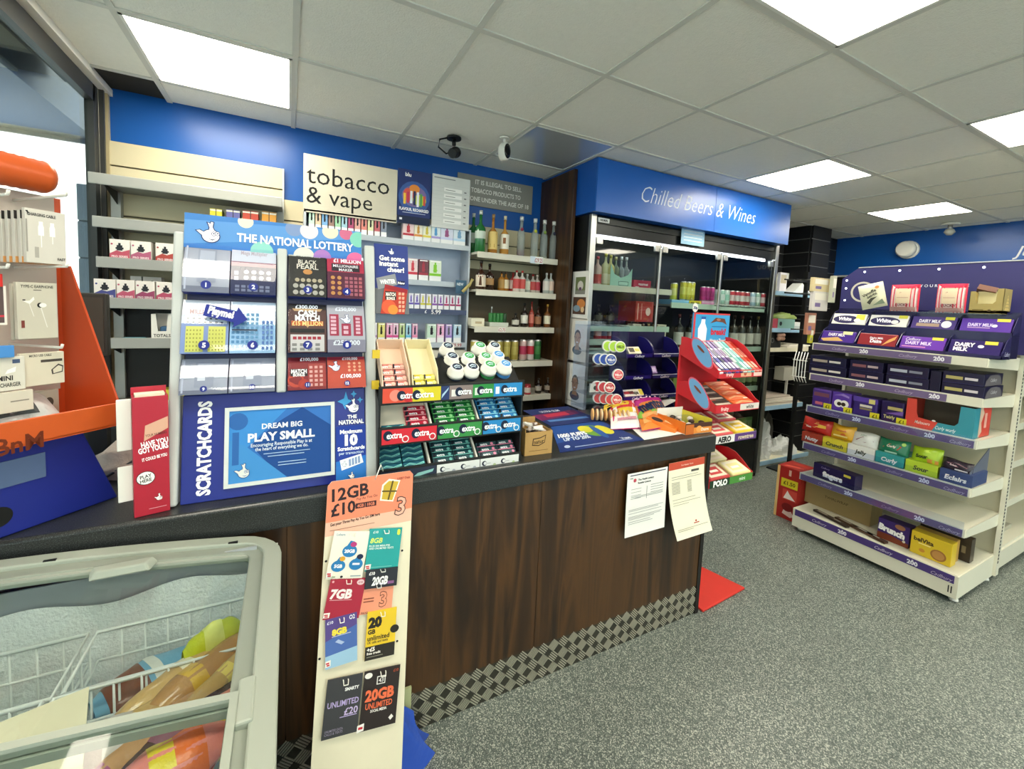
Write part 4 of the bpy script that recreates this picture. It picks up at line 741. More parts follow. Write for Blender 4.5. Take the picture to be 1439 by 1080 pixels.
# ================================================================ CAMERAS, SENSOR, BELL
a = PY(640, 196, 2.6)
t = thing('security_camera', 'black bullet security camera on a cable, hanging from the ceiling', 'camera', (PZ(638, 193, CEIL-.002).x, PZ(638, 193, CEIL-.002).y, CEIL-.002))
MB().lathe([(.045, -.012), (.045, 0)], BLACK, 16).obj('mount', t); MB().tube([(0, 0, -.01), (0, -.005, -.05)], .012, BLACK).tube([(-.04, 0, -.01), (-.09, 0, -.03), (-.10, -.01, -.08), (-.05, -.01, -.11), (-.01, -.01, -.09)], .005, BLACK).obj('bracket', t)
T = Matrix.Translation((0, -.01, -.095))@Matrix.Rotation(math.radians(-65), 4, 'X')@Matrix.Rotation(.5, 4, 'Y'); MB().lathe([(.026, -.05), (.03, -.04), (.03, .04), (.034, .045), (.034, .055), (.02, .055)], BLACK, 14, T).obj('camera_body', t)
c = PZ(709, 193, CEIL-.002)
t = thing('security_camera', 'small white dome faced security camera with a black front', 'camera', (c.x, c.y, CEIL-.002))
MB().lathe([(.03, -.01), (.03, 0)], WHITE, 14).tube([(0, 0, -.01), (0, 0, -.04)], .009, WHITE).obj('mount', t)
T = Matrix.Translation((0, 0, -.085))@Matrix.Rotation(.45, 4, 'Z')@Matrix.Rotation(PI/2, 4, 'X')@Matrix.Diagonal((1, 1.5, 1, 1))
MB().lathe([(.033, -.02), (.036, -.01), (.036, .02), (.030, .027)], WHITE, 20, T).obj('housing', t); MB().lathe([(.029, .0262), (.029, .0295), (.015, .031)], M('0C0D10', .15), 20, T).obj('lens_face', t); MB().ball((-.0145, -.031, -.072), .006, M('C8CCD0', .1), 8).obj('lens', t)
A = PX(1277, 351, XR)
t = thing('alarm_sounder', 'white round sounder on the blue far wall', 'alarm', (XR-.001, A.y, A.z)); T = Matrix.Rotation(-PI/2, 4, 'Y')
MB().lathe([(.10, 0), (.10, .02), (.085, .03)], WHITE, 20, T).obj('base', t); MB().lathe([(.085, .03), (.09, .09), (.07, .12)], WHITE, 20, T).obj('dome', t)
A = PZ(1336, 313, CEIL)
t = thing('motion_sensor', 'grey white ceiling sensor near the far blue wall', 'sensor', (A.x, A.y, CEIL-.002)); MB().lathe([(.07, -.02), (.07, 0)], WHITE, 16).obj('base', t); MB().tube([(0, 0, -.02), (0, 0, -.07)], .02, STEEL, 8).obj('stem', t); MB().lathe([(.02, -.12), (.045, -.09), (.03, -.06)], M('9A9C96', .4), 12).obj('head', t)
A = PX(1437, 352, XR-.001)
mb = MB(); mb.art(Fr((XR-.002, A.y+.06, A.z-.08), (0, -1, 0), (0, 0, 1)), .8, .16, [('t', 0, .5, .6, 'Just for you', 'F2F6FC', .01, None, 0, 'l', .3)]); o = mb.obj('wall_lettering'); tag(o, 'white slanted lettering at the right edge of the far blue wall', 'lettering')
# ================================================================ THINGS ON THE COUNTER
EYEP = Vector((0, 0, EYE)); WT = .946
def hit(fr, px, py):
    d = ray(px, py); t = (fr.o-EYEP).dot(fr.n)/d.dot(fr.n); P = EYEP+d*t-fr.o; return P.dot(fr.u), P.dot(fr.v)
def rectpx(fr, quad):   # TL, TR, BR, BL -> a0, a1, b0, b1 (mean upright rectangle)
    h = [hit(fr, *q) for q in quad]; return (h[0][0]+h[3][0])/2, (h[1][0]+h[2][0])/2, (h[2][1]+h[3][1])/2, (h[0][1]+h[1][1])/2
# ---------------------------------------------------------------- lottery scratchcard stand
LF = rot_frame(0, (-.262, 1.45, WT), .19)
lt = thing('scratchcard_stand', 'tall blue scratchcard stand lettered THE NATIONAL LOTTERY on the counter', 'display stand', (0, 0, 0))
NV = M('1E2C86', .35); PG = M('C2C6C4', .4)
a0, a1, b0, b1 = rectpx(LF, [(255, 554), (512, 546), (514, 681), (255, 716)]); b0 = 0; LW = a1; BT = b1
MB().slab(LF, a0, a1, b0, BT, .03, NV).obj('lower_panel', lt, bev=.002)
MB().slab(LF, .0, LW-.005, BT, hit(LF, 380, 350)[1], .03, M('20264F', .4)).obj('back_board', lt)
hq = rectpx(LF, [(262, 296), (508, 331), (506, 371), (258, 345)])
HD = Fr(LF.p(hq[0], hq[2], .012), LF.u, LF.v); hw, hh = hq[1]-hq[0], hq[3]-hq[2]
MB().slab(HD, 0, hw, 0, hh, .05, M('3F7FC8', .35)).obj('header_box', lt, bev=.003)
it = [('r', 0, 0, 1, 1, '3F7FC8'), ('p', [(0, .1), (1, .75), (1, 1), (0, .8)], '5A94D4')]
for x, y, r, c in ((.31, .92, .2, 'E0DCC8'), (.58, .86, .24, '7C94C0'), (.67, .84, .26, 'D8D4DC'), (.8, .9, .24, 'E4D8C0'), (.9, .88, .2, 'C86A8C'), (.98, .72, .26, '7CC4B4'), (.40, .05, .3, '8CCCC4'), (.64, .0, .3, 'E0DACC'), (.75, .02, .26, 'A878C0'), (.96, .0, .28, 'E06A9C')):
    pts = [(min(1, max(0, x+r*hh/hw*math.cos(k*PI/12))), min(1, max(0, y+r*math.sin(k*PI/12)))) for k in range(24)]; it += [('p', pts, c)]
it += hand(.125, .48, .62, hw/hh)+[('t', .265, .42, .25, 'THE NATIONAL LOTTERY', 'FFFFFF', .03, .68, 0, 'l')]
MB().art(HD, hw, hh, it).obj('header_print', lt)
for nm, pxl, pxr, yt, yb in (('left', 241, 257, 325, 717), ('right', 512, 527, 345, 680)):
    a = hit(LF, pxl, 450)[0]; b = hit(LF, pxr, 450)[0]; tpb = hit(LF, pxl, yt)[1]
    MB().slab(Fr(LF.p(0, 0, .012), LF.u, LF.v), a, b, .0, tpb, .05, PG).obj('post', lt, bev=.007, seg=3)
a, b = hit(LF, 389, 450)[0], hit(LF, 403, 450)[0]; MB().slab(Fr(LF.p(0, 0, .03), LF.u, LF.v), a, b, BT-.003, hit(LF, 395, 352)[1], .05, PG).obj('middle_post', lt, bev=.006, seg=3)
CA = [hit(LF, 257, 450)[0], hit(LF, 324, 450)[0], hit(LF, 388, 450)[0], hit(LF, 404, 450)[0], hit(LF, 458, 450)[0], hit(LF, 511, 450)[0]]
RB = [(hit(LF, 380, 418)[1], hit(LF, 380, 352)[1]), (hit(LF, 380, 497)[1], hit(LF, 380, 426)[1]), (BT+.002, hit(LF, 380, 503)[1])]
def num(k): return [('e', .5, .14, .085, .085, '1E2C86'), ('t', .5, .14, .075, str(k), 'FFFFFF', .04)]
def grid(x0, y0, x1, y1, nx, ny, c, f=.7, e=False):
    o = []; dx = (x1-x0)/nx; dy = (y1-y0)/ny
    for i in range(nx):
        for j in range(ny):
            x, y = x0+i*dx, y0+j*dy
            o.append(('r', x, y, x+dx*f, y+dy*f, c) if not e else ('e', x+dx/2, y+dy/2, dy*.36, dy*.36, c))
    return o
TK = {2: [('r', 0, 0, 1, 1, '2A2E52'), ('r', 0, .66, 1, 1, 'D4D4DC'), ('r', 0, .58, 1, .68, '9A6A78'), ('t', .5, .88, .09, 'Mega Multiplier', 'B8A8B0', .02, .6)]+grid(.25, .28, .92, .52, 4, 2, 'D4D4D8', .7, True)+grid(.08, .28, .2, .5, 1, 2, 'E8E8EA')+grid(.1, .05, .9, .2, 6, 2, '7A7E94'),
      3: [('r', 0, 0, 1, 1, '2B2822'), ('r', 0, .9, 1, 1, 'C8C4B4'), ('t', .5, .94, .07, '£2 MILLION', '1E1C18', .03, .6), ('r', .85, .9, 1, 1, '1A1A1A'), ('t', .92, .95, .05, '£5', 'FFFFFF', .02), ('t', .5, .78, .1, 'BLACK', 'E4DCC8', .02, .5), ('t', .5, .67, .11, 'PEARL', 'E4DCC8', .02, .62), ('e', .5, .55, .09, .06, 'C88A4A')]+grid(.15, .3, .9, .42, 5, 1, 'B8A88A', .7, True)+grid(.1, .02, .95, .3, 5, 2, 'B8B0A0', .7, True),
      4: [('r', 0, 0, 1, 1, '5A2238'), ('r', 0, .6, 1, 1, 'B83048'), ('t', .55, .88, .09, '£1 MILLION', 'F8F0F0', .04, .75), ('r', .12, .62, .88, .8, '2A2028'), ('t', .5, .75, .065, 'MILLIONAIRE', 'F0ECE8', .02, .68), ('t', .5, .66, .065, 'MAKER', 'F0ECE8', .02, .5), ('r', .86, .92, 1, 1, 'F0F0F0')]+grid(.06, .05, .4, .52, 2, 4, 'C88A4A', .7, True)+grid(.46, .06, .96, .52, 4, 5, 'B0606C', .7),
      5: [('r', 0, 0, 1, 1, '8A9CC8'), ('r', 0, .72, 1, 1, 'DADDE2'), ('t', .4, .78, .09, 'MILLION', '7A3A4A', .03, .5), ('r', .06, .55, .96, .7, 'E4E6EA')]+grid(.1, .56, .94, .7, 7, 2, '6A6E78', .45)+[('r', .1, .03, .47, .5, 'DCD86A'), ('r', .57, .03, .94, .5, 'DCD86A')]+grid(.12, .05, .46, .48, 5, 6, '9A984A', .4)+grid(.59, .05, .93, .48, 5, 6, '9A984A', .4),
      6: [('r', 0, 0, 1, 1, '9CC0DC'), ('r', 0, .85, 1, 1, 'D4E0EA')]+grid(.04, .1, .66, .8, 6, 8, '5A8CB4', .6)+grid(.7, .06, .98, .66, 3, 6, '4A6CA8', .6)+[('r', .05, .42, .6, .45, '1E2C46')],
      7: [('r', 0, 0, 1, 1, '5A3A34'), ('r', 0, .88, 1, 1, '2A2624'), ('t', .48, .94, .08, '£300,000', 'FFFFFF', .03, .6), ('p', [(.5, .5), (.1, .9), (.9, .9)], 'C8A070'), ('t', .5, .81, .12, 'CASH', 'F8F4EC', .05, .5), ('t', .5, .7, .12, 'MATCH', 'F8F4EC', .05, .65), ('r', .08, .54, .92, .64, 'C85A2A'), ('t', .5, .59, .09, '£15 MILLION', 'F4D888', .03, .8), ('r', .05, .4, .95, .48, '1A1816'), ('r', .06, .02, .94, .36, 'D4CCC4')]+grid(.12, .26, .88, .34, 6, 1, 'A82A3A', .75)+grid(.1, .04, .9, .22, 4, 2, '8A8680', .6),
      8: [('r', 0, 0, 1, 1, 'B4B0B4'), ('t', .5, .92, .08, '£250,000', 'F4F4F4', .03, .6), ('r', .06, .34, .3, .8, 'A83048'), ('r', .37, .34, .62, .6, 'A83048'), ('r', .69, .34, .94, .78, 'A83048'), ('r', 0, 0, 1, .26, '8A8490'), ('t', .5, .2, .1, '£250,000', 'E4E4E4', .03, .8)]+grid(.09, .38, .29, .78, 1, 5, 'E0B4BC', .7)+grid(.42, .38, .6, .58, 1, 2, 'E0B4BC', .7)+grid(.75, .38, .92, .76, 1, 5, 'E0B4BC', .7)+hand(.5, .7, .2, .6),
      11: [('r', 0, 0, 1, 1, '8A2A2C'), ('r', 0, .88, 1, 1, '7A1E24'), ('t', .55, .94, .1, '£100,000', 'FFFFFF', .03, .7), ('e', .2, .3, .22, .22, 'C84A34'), ('e', .4, .18, .15, .15, 'B83A2C'), ('r', .06, .42, .5, .64, '2A2426'), ('t', .28, .57, .12, 'MATCH', 'F8F4EC', .05, .4), ('t', .28, .46, .09, 'BONUS', 'F8F4EC', .05, .3), ('r', .52, .08, .97, .8, 'A84038')]+grid(.55, .1, .95, .78, 3, 5, 'E0A89C', .6),
      12: [('r', 0, 0, 1, 1, 'C8503A'), ('p', [(0, 0), (.35, 0), (.2, 1), (0, 1)], '3A78B4'), ('r', 0, .9, 1, 1, '9A2A3A'), ('t', .6, .94, .09, '£100,000', 'F8F0F0', .03, .6), ('t', .6, .38, .12, '£100,000', 'FFFFFF', .03, .55)]+grid(.5, .5, .92, .84, 3, 3, 'E8B08A', .5, True)+hand(.2, .7, .32, .9)}
n = 0; AP = .006
for r, (z0, z1) in enumerate(RB):
    for c, (s0, s1) in enumerate(((0, 1), (1, 2), (3, 4), (4, 5))):
        n += 1; A0, A1 = CA[s0]+.002, CA[s1]-.001; W, H = A1-A0, z1-z0
        num_ = n if r < 2 else {9: 9, 10: 10, 11: 11, 12: 12}[n]
        def bend(x, y, q, A0=A0, W=W, z0=z0, H=H): return LF.p(A0+x*W, z0+y*H, .008+.034*(1-y**1.7)+q)
        d = MB(); d.grid(lambda u, v: bend(u, v, -.002), 1, 8, M('20264F', .4) if num_ not in (1, 9, 10) else M('A9AAB4', .3))
        for x in (0, 1): d.add([bend(x, k/8, 0) for k in range(9)]+[LF.p(A0+x*W, z0+k*H/8, 0) for k in range(9)], [(k, k+1, 10+k, 9+k) for k in range(8)], NV)
        d.quad(LF.p(A0, z0, 0), LF.p(A1, z0, 0), bend(1, 0, 0), bend(0, 0, 0), NV)
        d = d.obj('ticket_dispenser', lt); nn = [('e', .5, .15, .085, .085, '1E2C86'), ('t', .5, .15, .085, str(num_), 'FFFFFF', .04)]
        if num_ in TK: MB().art(None, W, H, TK[num_]+nn, bend=bend).obj('scratchcard_print', d)
        else: MB().art(None, W, H, [('r', .0, .0, 1, .12, '7A7C8A'), ('r', .0, .45, 1, .5, 'D8DAE0'), ('r', .3, .2, .7, .9, '9EA0AC'), ('r', .34, .5, .66, .86, 'B8BAC4'), ('r', .36, .38, .52, .5, 'DCDCE0'), ('r', .04, .05, .08, .95, 'C4C6D0')]+nn, bend=bend).obj('dispenser_print', d)
        MB().grid(lambda u, v: bend(u, v, .004), 1, 8, ACRYL).obj('clear_cover', d)
def band(bl, tr, items, name, th=0, parent=lt, mt=None, fr=LF, off=.002):
    pass
# Play me arrow
q = Fr(LF.p(0, 0, .048), LF.u, LF.v); P_ = [hit(q, *p) for p in ((290, 427), (333, 437), (335, 431), (348, 449), (327, 460), (329, 453), (285, 443))]
mb = MB(); mb.prism([q.p(a, b) for a, b in P_], -q.n*.001, ink('24308C')); c_ = hit(q, 313, 442)
w_ = P_[1][0]-P_[0][0]; f2_ = Fr(q.p(P_[6][0], P_[6][1], .0005), q.u*math.cos(-.24)+q.v*math.sin(-.24), q.v*math.cos(-.24)-q.u*math.sin(-.24))
mb.art(f2_, w_, .05, [('t', .54, .42, .42, 'Playme!', 'FFFFFF', .05, .85), ('e', .95, .3, .05, .05, 'FFFFFF'), ('e', .3, .1, .04, .04, 'FFFFFF')]); mb.obj('arrow_sticker', lt)
# lower panel lettering
MB().art(Fr(LF.p(a0, 0, .0008), LF.u, LF.v), a1-a0, BT, [('t', .105, .5, .105, 'SCRATCHCARDS', 'FFFFFF', .045, .88, 90)]).obj('panel_lettering', lt)
pf = rectpx(LF, [(315, 574), (470, 563), (470, 666), (316, 686)]); PFm = Fr(LF.p(pf[0], pf[2], .008), LF.u, LF.v); w_, h_ = pf[1]-pf[0], pf[3]-pf[2]
fm = MB()
for x0, x1, y0, y1 in ((0, w_, 0, .011), (0, w_, h_-.011, h_), (0, .011, .011, h_-.011), (w_-.011, w_, .011, h_-.011)): fm.slab(PFm, x0, x1, y0, y1, .009, M('D4D8D6', .3))
p = fm.obj('poster_frame', lt); ins = Fr(PFm.p(.011, .011, -.005), LF.u, LF.v)
o = MB().slab(ins, 0, w_-.022, 0, h_-.022, .002, M('2068B8', .35)).obj('poster', p)
mb = MB().art(ins, w_-.022, h_-.022, [('p', [(0, .25), (.55, 1), (0, 1)], '3A88D0'), ('p', [(.5, 0), (1, 0), (1, .7), (.7, 1), (.45, .8), (.2, .5)], '14468C'), ('p', [(0, 0), (.55, 0), (.15, .5), (0, .6)], '3F8ACC'), ('e', .08, .85, .12, .12, '2A62A8'), ('r', .03, .25, .09, .7, '2A62A8'),
     ('t', .5, .76, .075, 'DREAM BIG', 'E8EEF4', .025, .44), ('t', .5, .61, .115, 'PLAY SMALL', 'E8EEF4', .04, .84), ('t', .5, .5, .05, 'Encouraging Responsible Play is at', 'D8E4F0', .015, .6), ('t', .5, .44, .05, 'the heart of everything we do.', 'D8E4F0', .015, .52), ('r', .32, .36, .78, .37, 'A8C4E4'), ('r', .36, .32, .72, .33, 'A8C4E4'), ('r', .46, .22, .74, .23, 'A8C4E4'), ('r', .46, .18, .74, .19, 'A8C4E4')]+hand(.13, .16, .2, w_/h_, 'D8DCD8', '2A5A9C'))
mb.obj('poster_print', o); pass
nl = rectpx(LF, [(474, 549), (511, 548), (511, 596), (474, 597)]); w_, h_ = nl[1]-nl[0], nl[3]-nl[2]
MB().art(Fr(LF.p(nl[0], nl[2], .0008), LF.u, LF.v), w_, h_, [('p', [(.0, .7), (.25, .78), (.32, .98), (.4, .75), (.55, .7), (.35, .6), (.3, .45), (.2, .62)], '48A4E0'), ('p', [(.5, .9), (.58, .93), (.62, 1), (.66, .93), (.74, .9), (.66, .86), (.62, .78), (.58, .86)], '48A4E0'), ('p', [(.74, .72), (.82, .74), (.86, .8), (.9, .74), (.98, .72), (.9, .69), (.86, .62), (.82, .69)], '48A4E0')]+hand(.58, .55, .42, w_/h_)+[('t', .55, .24, .1, 'THE', 'FFFFFF', .04, .4), ('t', .52, .09, .12, 'NATIONAL', 'FFFFFF', .04, .94)]).obj('logo_print', lt)
mx_ = rectpx(LF, [(472, 598), (514, 597), (515, 674), (472, 679)]); w_, h_ = mx_[1]-mx_[0], mx_[3]-mx_[2]; F_ = Fr(LF.p(mx_[0], mx_[2], .003), LF.u, LF.v)
o = MB().slab(F_, 0, w_, 0, h_, .002, M('2A7AD0', .4)).obj('limit_card', lt)
MB().art(F_, w_, h_, [('r', 0, .38, 1, 1, '1E3C9C'), ('p', [(0, .38), (1, .45), (1, .3), (0, .3)], '2A7AD0'), ('t', .5, .9, .07, 'Maximum', 'FFFFFF', .04, .78), ('t', .5, .75, .18, '10', 'FFFFFF', .06), ('t', .5, .6, .065, 'Scratchcards', 'FFFFFF', .04, .94), ('t', .5, .52, .05, 'per transaction', 'D8E8FC', .01, .8), ('p', [(.12, .4), (.82, .48), (.9, .32), (.18, .22)], 'F4F6FA')]+[('p', [(.42+.1*k, .28+.012*k), (.49+.1*k, .29+.012*k), (.48+.1*k, .41+.012*k), (.41+.1*k, .4+.012*k)], '8AA0C8') for k in range(4)]+hand(.27, .33, .1, w_/h_, 'F4F6FA', '4A5A8C')+hand(.5, .12, .12, w_/h_)).obj('limit_print', o)
# cheer card
CF_ = Fr(LF.p(0, 0, -.012), LF.u, LF.v); cq = rectpx(CF_, [(519, 341), (574, 346), (574, 441), (523, 441)]); w_, h_ = cq[1]-cq[0], cq[3]-cq[2]; CF_ = Fr(CF_.p(cq[0]+.012, cq[2]), LF.u, LF.v); w_ -= .012
t = tag(MB().slab(CF_, 0, w_, 0, h_, .003, M('2A3C86', .4)).obj('promo_card', bev=.001), 'navy card reading Get some instant cheer! beside the scratchcard stand', 'poster')
MB().art(CF_, w_, h_, [('r', 0, 0, 1, .36, '6A6E74')]+hand(.5, .9, .09, w_/h_)+[('t', .52, .8, .07, 'Get some', 'FFFFFF', .04, .75), ('t', .42, .72, .07, 'instant', 'FFFFFF', .04, .6), ('t', .62, .64, .07, 'cheer!', 'FFFFFF', .04, .5), ('p', [(.05, .5), (.6, .58), (.66, .42), (.1, .34)], '8A8E94'), ('t', .38, .46, .06, 'WINTER', 'F0F0F4', .04, .45, 6), ('r', .68, .42, .88, .48, '1A2248'), ('t', .78, .45, .035, 'New', 'FFFFFF', .03),
     ('p', [(.3, .42), (.96, .36), (.86, .0), (.16, .0)], 'B83A2C'), ('p', [(.3, .42), (.96, .36), (.95, .3), (.28, .36)], '9A2430'), ('e', .4, .1, .1, .1, 'D85A3A'), ('e', .52, .06, .07, .07, 'E08A3A'), ('r', .3, .2, .62, .32, '2A2428'), ('t', .46, .28, .05, 'MATCH', 'F8F0E8', .04, .28), ('t', .46, .22, .04, 'BONUS', 'F8F0E8', .04, .24)]+[('p', [(.68+.1*j, .03+.06*k), (.75+.1*j, .03+.06*k), (.76+.1*j, .07+.06*k), (.69+.1*j, .07+.06*k)], 'E8A890') for k in range(5) for j in range(2)]).obj('print', t)
# ---------------------------------------------------------------- red leaflet bin
B0 = PZ(189, 728, WT); RF = rot_frame(.28, B0, 0.03); rq = rectpx(RF, [(180.5, 561), (239.5, 553), (236, 716), (189, 728)]); W_, H_ = rq[1], rq[3]
t = thing('leaflet_bin', 'red play slip bin reading HAVE YOU GOT YOURS left of the lottery stand', 'leaflet holder', (0, 0, 0)); RD = M('B01E34', .4); 
MB().slab(RF, 0, W_, 0, H_, .004, RD).obj('front', t, bev=.001); s = Fr(RF.p(0, 0, -.055), RF.n, RF.v)
MB().slab(Fr(RF.p(0, 0, -.004), -RF.n, RF.v), 0, .05, 0, H_, -.004, RD).obj('side', t); MB().slab(Fr(RF.p(W_-.004, 0, -.004), -RF.n, RF.v), 0, .05, 0, H_, -.004, RD).obj('side', t); MB().slab(Fr(RF.p(0, 0, -.052), RF.u, RF.v), 0, W_, 0, H_+.02, .003, RD).obj('back', t)
MB().slab(Fr(RF.p(0, 0, -.01), RF.u, RF.v), .006, W_-.006, .01, H_+.006, .04, M('E9E0C8', .7)).obj('leaflets', t)
for b0_, b1_ in ((.12, .42), (.55, .98)): MB().slab(Fr(RF.p(-.03, 0, -.03), RF.u, RF.v), 0, .03, b0_*H_, b1_*H_, .004, WHITE).obj('white_tab', t, bev=.002)
MB().art(RF, W_, H_, [('p', [(.3, .63), (.98, .72), (.98, .82), (.34, .76)], 'D8A890'), ('t', .64, .68, .022, 'YOUR NUMBERS', '5A2A2A', .01, .6, 5), ('t', .22, .6, .045, 'HAVE YOU', 'FFFFFF', .04, .76, 7, 'l'), ('t', .14, .55, .045, 'GOT YOURS', 'FFFFFF', .04, .84, 7, 'l'), ('t', .24, .475, .027, 'IT COULD BE YOU', 'FFFFFF', .03, .7, 7, 'l'), ('e', .33, .32, .062, .058, '2A1A22'), ('e', .33, .32, .057, .053, 'F4F2F0'), ('t', .33, .335, .028, 'PLAY', '1A1A1A', .02, .32, 8), ('t', .33, .3, .028, 'HERE', '1A1A1A', .02, .32, 8), ('r', .4, .05, .9, .055, 'E8A8B0')]+hand(.68, .14, .06, W_/H_, 'F8F0F0', '7A1020')).obj('print', t)
# ---------------------------------------------------------------- gum rack
gr = thing('gum_rack', 'three tier black chewing gum rack with coloured price strips', 'display rack', (0, 0, 0))
GX0, GX1, GYF = .272, .800, 1.425
QB = [[(537, 545), (734, 534), (733, 556), (538, 567)], [(537, 600), (732, 586), (731, 605), (537, 626)], [(535, 661), (730, 635), (730, 656), (536, 676)]]
VF = rot_frame(0, (GX0, GYF, 0), 0); TZ = []
for q in QB: r_ = rectpx(VF, q); TZ.append((r_[2], r_[3]))
SL = math.radians(40); uu = Vector((1, 0, 0)); vv = Vector((0, math.cos(SL), math.sin(SL))); DEP = .155
for x in (GX0-.006, GX1): MB().prism([(x, GYF+.0, WT), (x, GYF+.26, WT), (x, GYF+.26, TZ[0][1]+.05), (x, GYF+.18, TZ[0][1]+.05), (x, GYF+.0, TZ[0][0])], (.006, 0, 0), BLACK).obj('side_panel', gr)
MB().box(GX0, GX1, GYF+.252, GYF+.26, WT, TZ[0][1]+.05, BLACK).obj('back_panel', gr)
GW = GX1-GX0; TR = []
def ext(cx, cy, h, w): return [('e', cx-w*.42, cy-.02, .3, .34, '14203A'), ('t', cx, cy, h*1.25, 'extra', 'F4F8FA', .03, w)]
strips = [[('r', 0, 0, .19, 1, 'D8503C'), ('e', .08, .5, .4, .4, 'E88A7A'), ('e', .16, .3, .3, .3, 'C02A34'), ('r', .19, 0, .38, 1, 'D8C82E'), ('e', .24, .6, .3, .3, 'E8E06A'), ('r', .38, 0, .44, 1, '2A3A6A'), ('p', [(.385, .1), (.43, .7), (.435, .9), (.39, .4)], 'A8C8E0'), ('r', .44, 0, .61, 1, '8A7A78'), ('r', .455, .2, .49, .7, 'E4E0DC'), ('r', .61, 0, .77, 1, '2E8A44'), ('r', .625, .2, .655, .75, 'D8E8D8'), ('r', .77, 0, 1, 1, '2A86C4'), ('r', .785, .2, .815, .75, 'E4F0F8')]+ext(.155, .5, .36, .09)+ext(.27, .5, .36, .13)+ext(.55, .55, .36, .1)+ext(.71, .55, .36, .1)+ext(.9, .55, .36, .11),
          [('r', 0, 0, .36, 1, 'D02A38'), ('r', .37, 0, .69, 1, '3A8E48'), ('r', .7, 0, 1, 1, '2A86C4')]+sum([ext(x, .6, .34, .1) for x in (.08, .26, .43, .59, .76, .91)], [])+[('e', x, .28, .24, .24, 'E8ECEA') for x in (.15, .33, .5, .655, .82, .965)]+[('e', x, .28, .17, .17, c) for x, c in zip((.15, .33, .5, .655, .82, .965), ('D02A38', 'D02A38', '3A8E48', '3A8E48', '2A86C4', '2A86C4'))],
          [('r', 0, 0, .365, 1, '2A3246'), ('p', [(.03, .1), (.16, .45), (.17, .7), (.08, .55)], '8CC0BC'), ('p', [(.2, .15), (.34, .5), (.35, .75), (.24, .55)], '8CC0BC'), ('r', .37, 0, .685, 1, 'DCDEDC'), ('r', .69, 0, 1, 1, 'DCDEDC')]+sum([[('e', x, .55, .24, .24, '22283A'), ('e', x+.006, .55, .15, .15, 'DCDEDC'), ('r', x+.02, .5, x+.05, .56, 'A8ACB0')] for x in (.41, .56, .72, .87)], [])+[('e', x, .3, .16, .16, c) for x, c in ((.49, '9AA0A8'), (.645, '9AA0A8'), (.8, 'A8B888'), (.955, 'A8B888'))]]
for k, (z0, z1) in enumerate(TZ):
    MB().box(GX0-.008, GX1+.008, GYF-.006, GYF+.004, z0-.003, z1+.003, BLACK).obj('price_rail', gr, bev=.002)
    f = Fr((GX0+.004, GYF-.0065, z0+.004), (1, 0, 0), (0, 0, 1)); MB().art(f, GW-.008, z1-z0-.008, strips[k]).obj('price_strip', gr)
    T_ = Fr((GX0, GYF+.006, z1-.022), uu, vv); TR.append(T_); MB().slab(T_, 0, GW, 0, DEP, .003, BLACK).obj('tray', gr)
packs0 = {}
def gum(T_, a, b, kind, col, label, group, W=.076, H=.0195, D=.012, parent=None):
    if kind not in packs0:
        t = thing('gum_pack', label, 'chewing gum', (0, 0, 0), 0, group); t.rotation_mode = 'QUATERNION'
        MB().box(0, W, 0, H, 0, D, M(col[0], .3, .1)).obj('wrapper', t, bev=.0015); f = Fr((0, 0, D), (1, 0, 0), (0, 1, 0))
        if kind == 'wave': items = [('p', [(.02, .3), (.3, .8), (.6, .4), (.97, .85), (.97, .45), (.6, .08), (.3, .45), (.02, .1)], col[1]), ('p', [(.1, .34), (.3, .62), (.6, .24), (.9, .58), (.9, .5), (.6, .16), (.3, .5), (.1, .24)], '2A4A6A')]
        else: items = [('r', 0, 0, 1, .16, col[1]), ('p', [(.0, .1), (.12, .1), (.2, .9), (.06, .95)], '14202A'), ('t', .4, .5, .5, 'extra', 'F4F8FA', .03, .5), ('e', .84, .5, .3, .3, col[1])]
        MB().art(f, W, H, items, lift=.0006).obj('print', t); packs0[kind] = t
    else: t = copy_tree(packs0[kind], label=label); t['group'] = group
    M3 = Matrix((T_.u, T_.v, T_.n)).transposed(); t.rotation_quaternion = M3.to_quaternion(); t.location = T_.p(a, b, .003); return t
pw = .079; rp = .0215
def fill(T_, a0, cols, rows, kind, col, label, group, b0=.012, lift=0):
    for c in range(cols):
        for r in range(rows): gum(T_, a0+c*pw, b0+r*rp, kind, col, label.replace('gum pack', 'gum pack %s row %s' % (ORD[r], 'left' if c == 0 else 'right') if cols > 1 else 'gum pack %s row' % ORD[r], 1), group)
fill(TR[2], .004, 2, 6, 'wave', ('1E5A6E', '7CC8BE'), 'teal waved gum pack in the lower left compartment of the gum rack', 'teal waved gum packs')
fill(TR[2], .190, 2, 6, 'dark', ('1E4A52', '6AB0A8'), 'dark green gum pack in the lower middle compartment of the rack', 'dark green gum packs')
fill(TR[2], .366, 2, 3, 'pink', ('3A5A60', 'E88AA8'), 'pink ended gum pack in the lower right compartment of the rack', 'pink ended gum packs')
fill(TR[1], .090, 1, 4, 'red', ('B0243C', 'E8A0A8'), 'red gum pack in the middle left compartment of the rack', 'red gum packs')
gum(TR[1], .006, .006, 'wave', ('1E5A6E', '7CC8BE'), 'single teal waved pack lying in the middle left compartment', 'single waved gum pack')
fill(TR[1], .190, 2, 6, 'green', ('1E7A38', '8ACF8A'), 'green gum pack in the middle compartment of the rack', 'green gum packs')
fill(TR[1], .366, 2, 6, 'blue', ('2A7FC0', '8AD0E4'), 'blue gum pack in the middle right compartment of the rack', 'blue gum packs')
for k in (1, 2):
    for a in (.172, .182, .352): 
        if a != .182: MB().slab(Fr(TR[k].p(a, 0, .016), uu, vv), 0, .006, 0, DEP, .016, M('D8D4C8', .6)).obj('divider', gr)
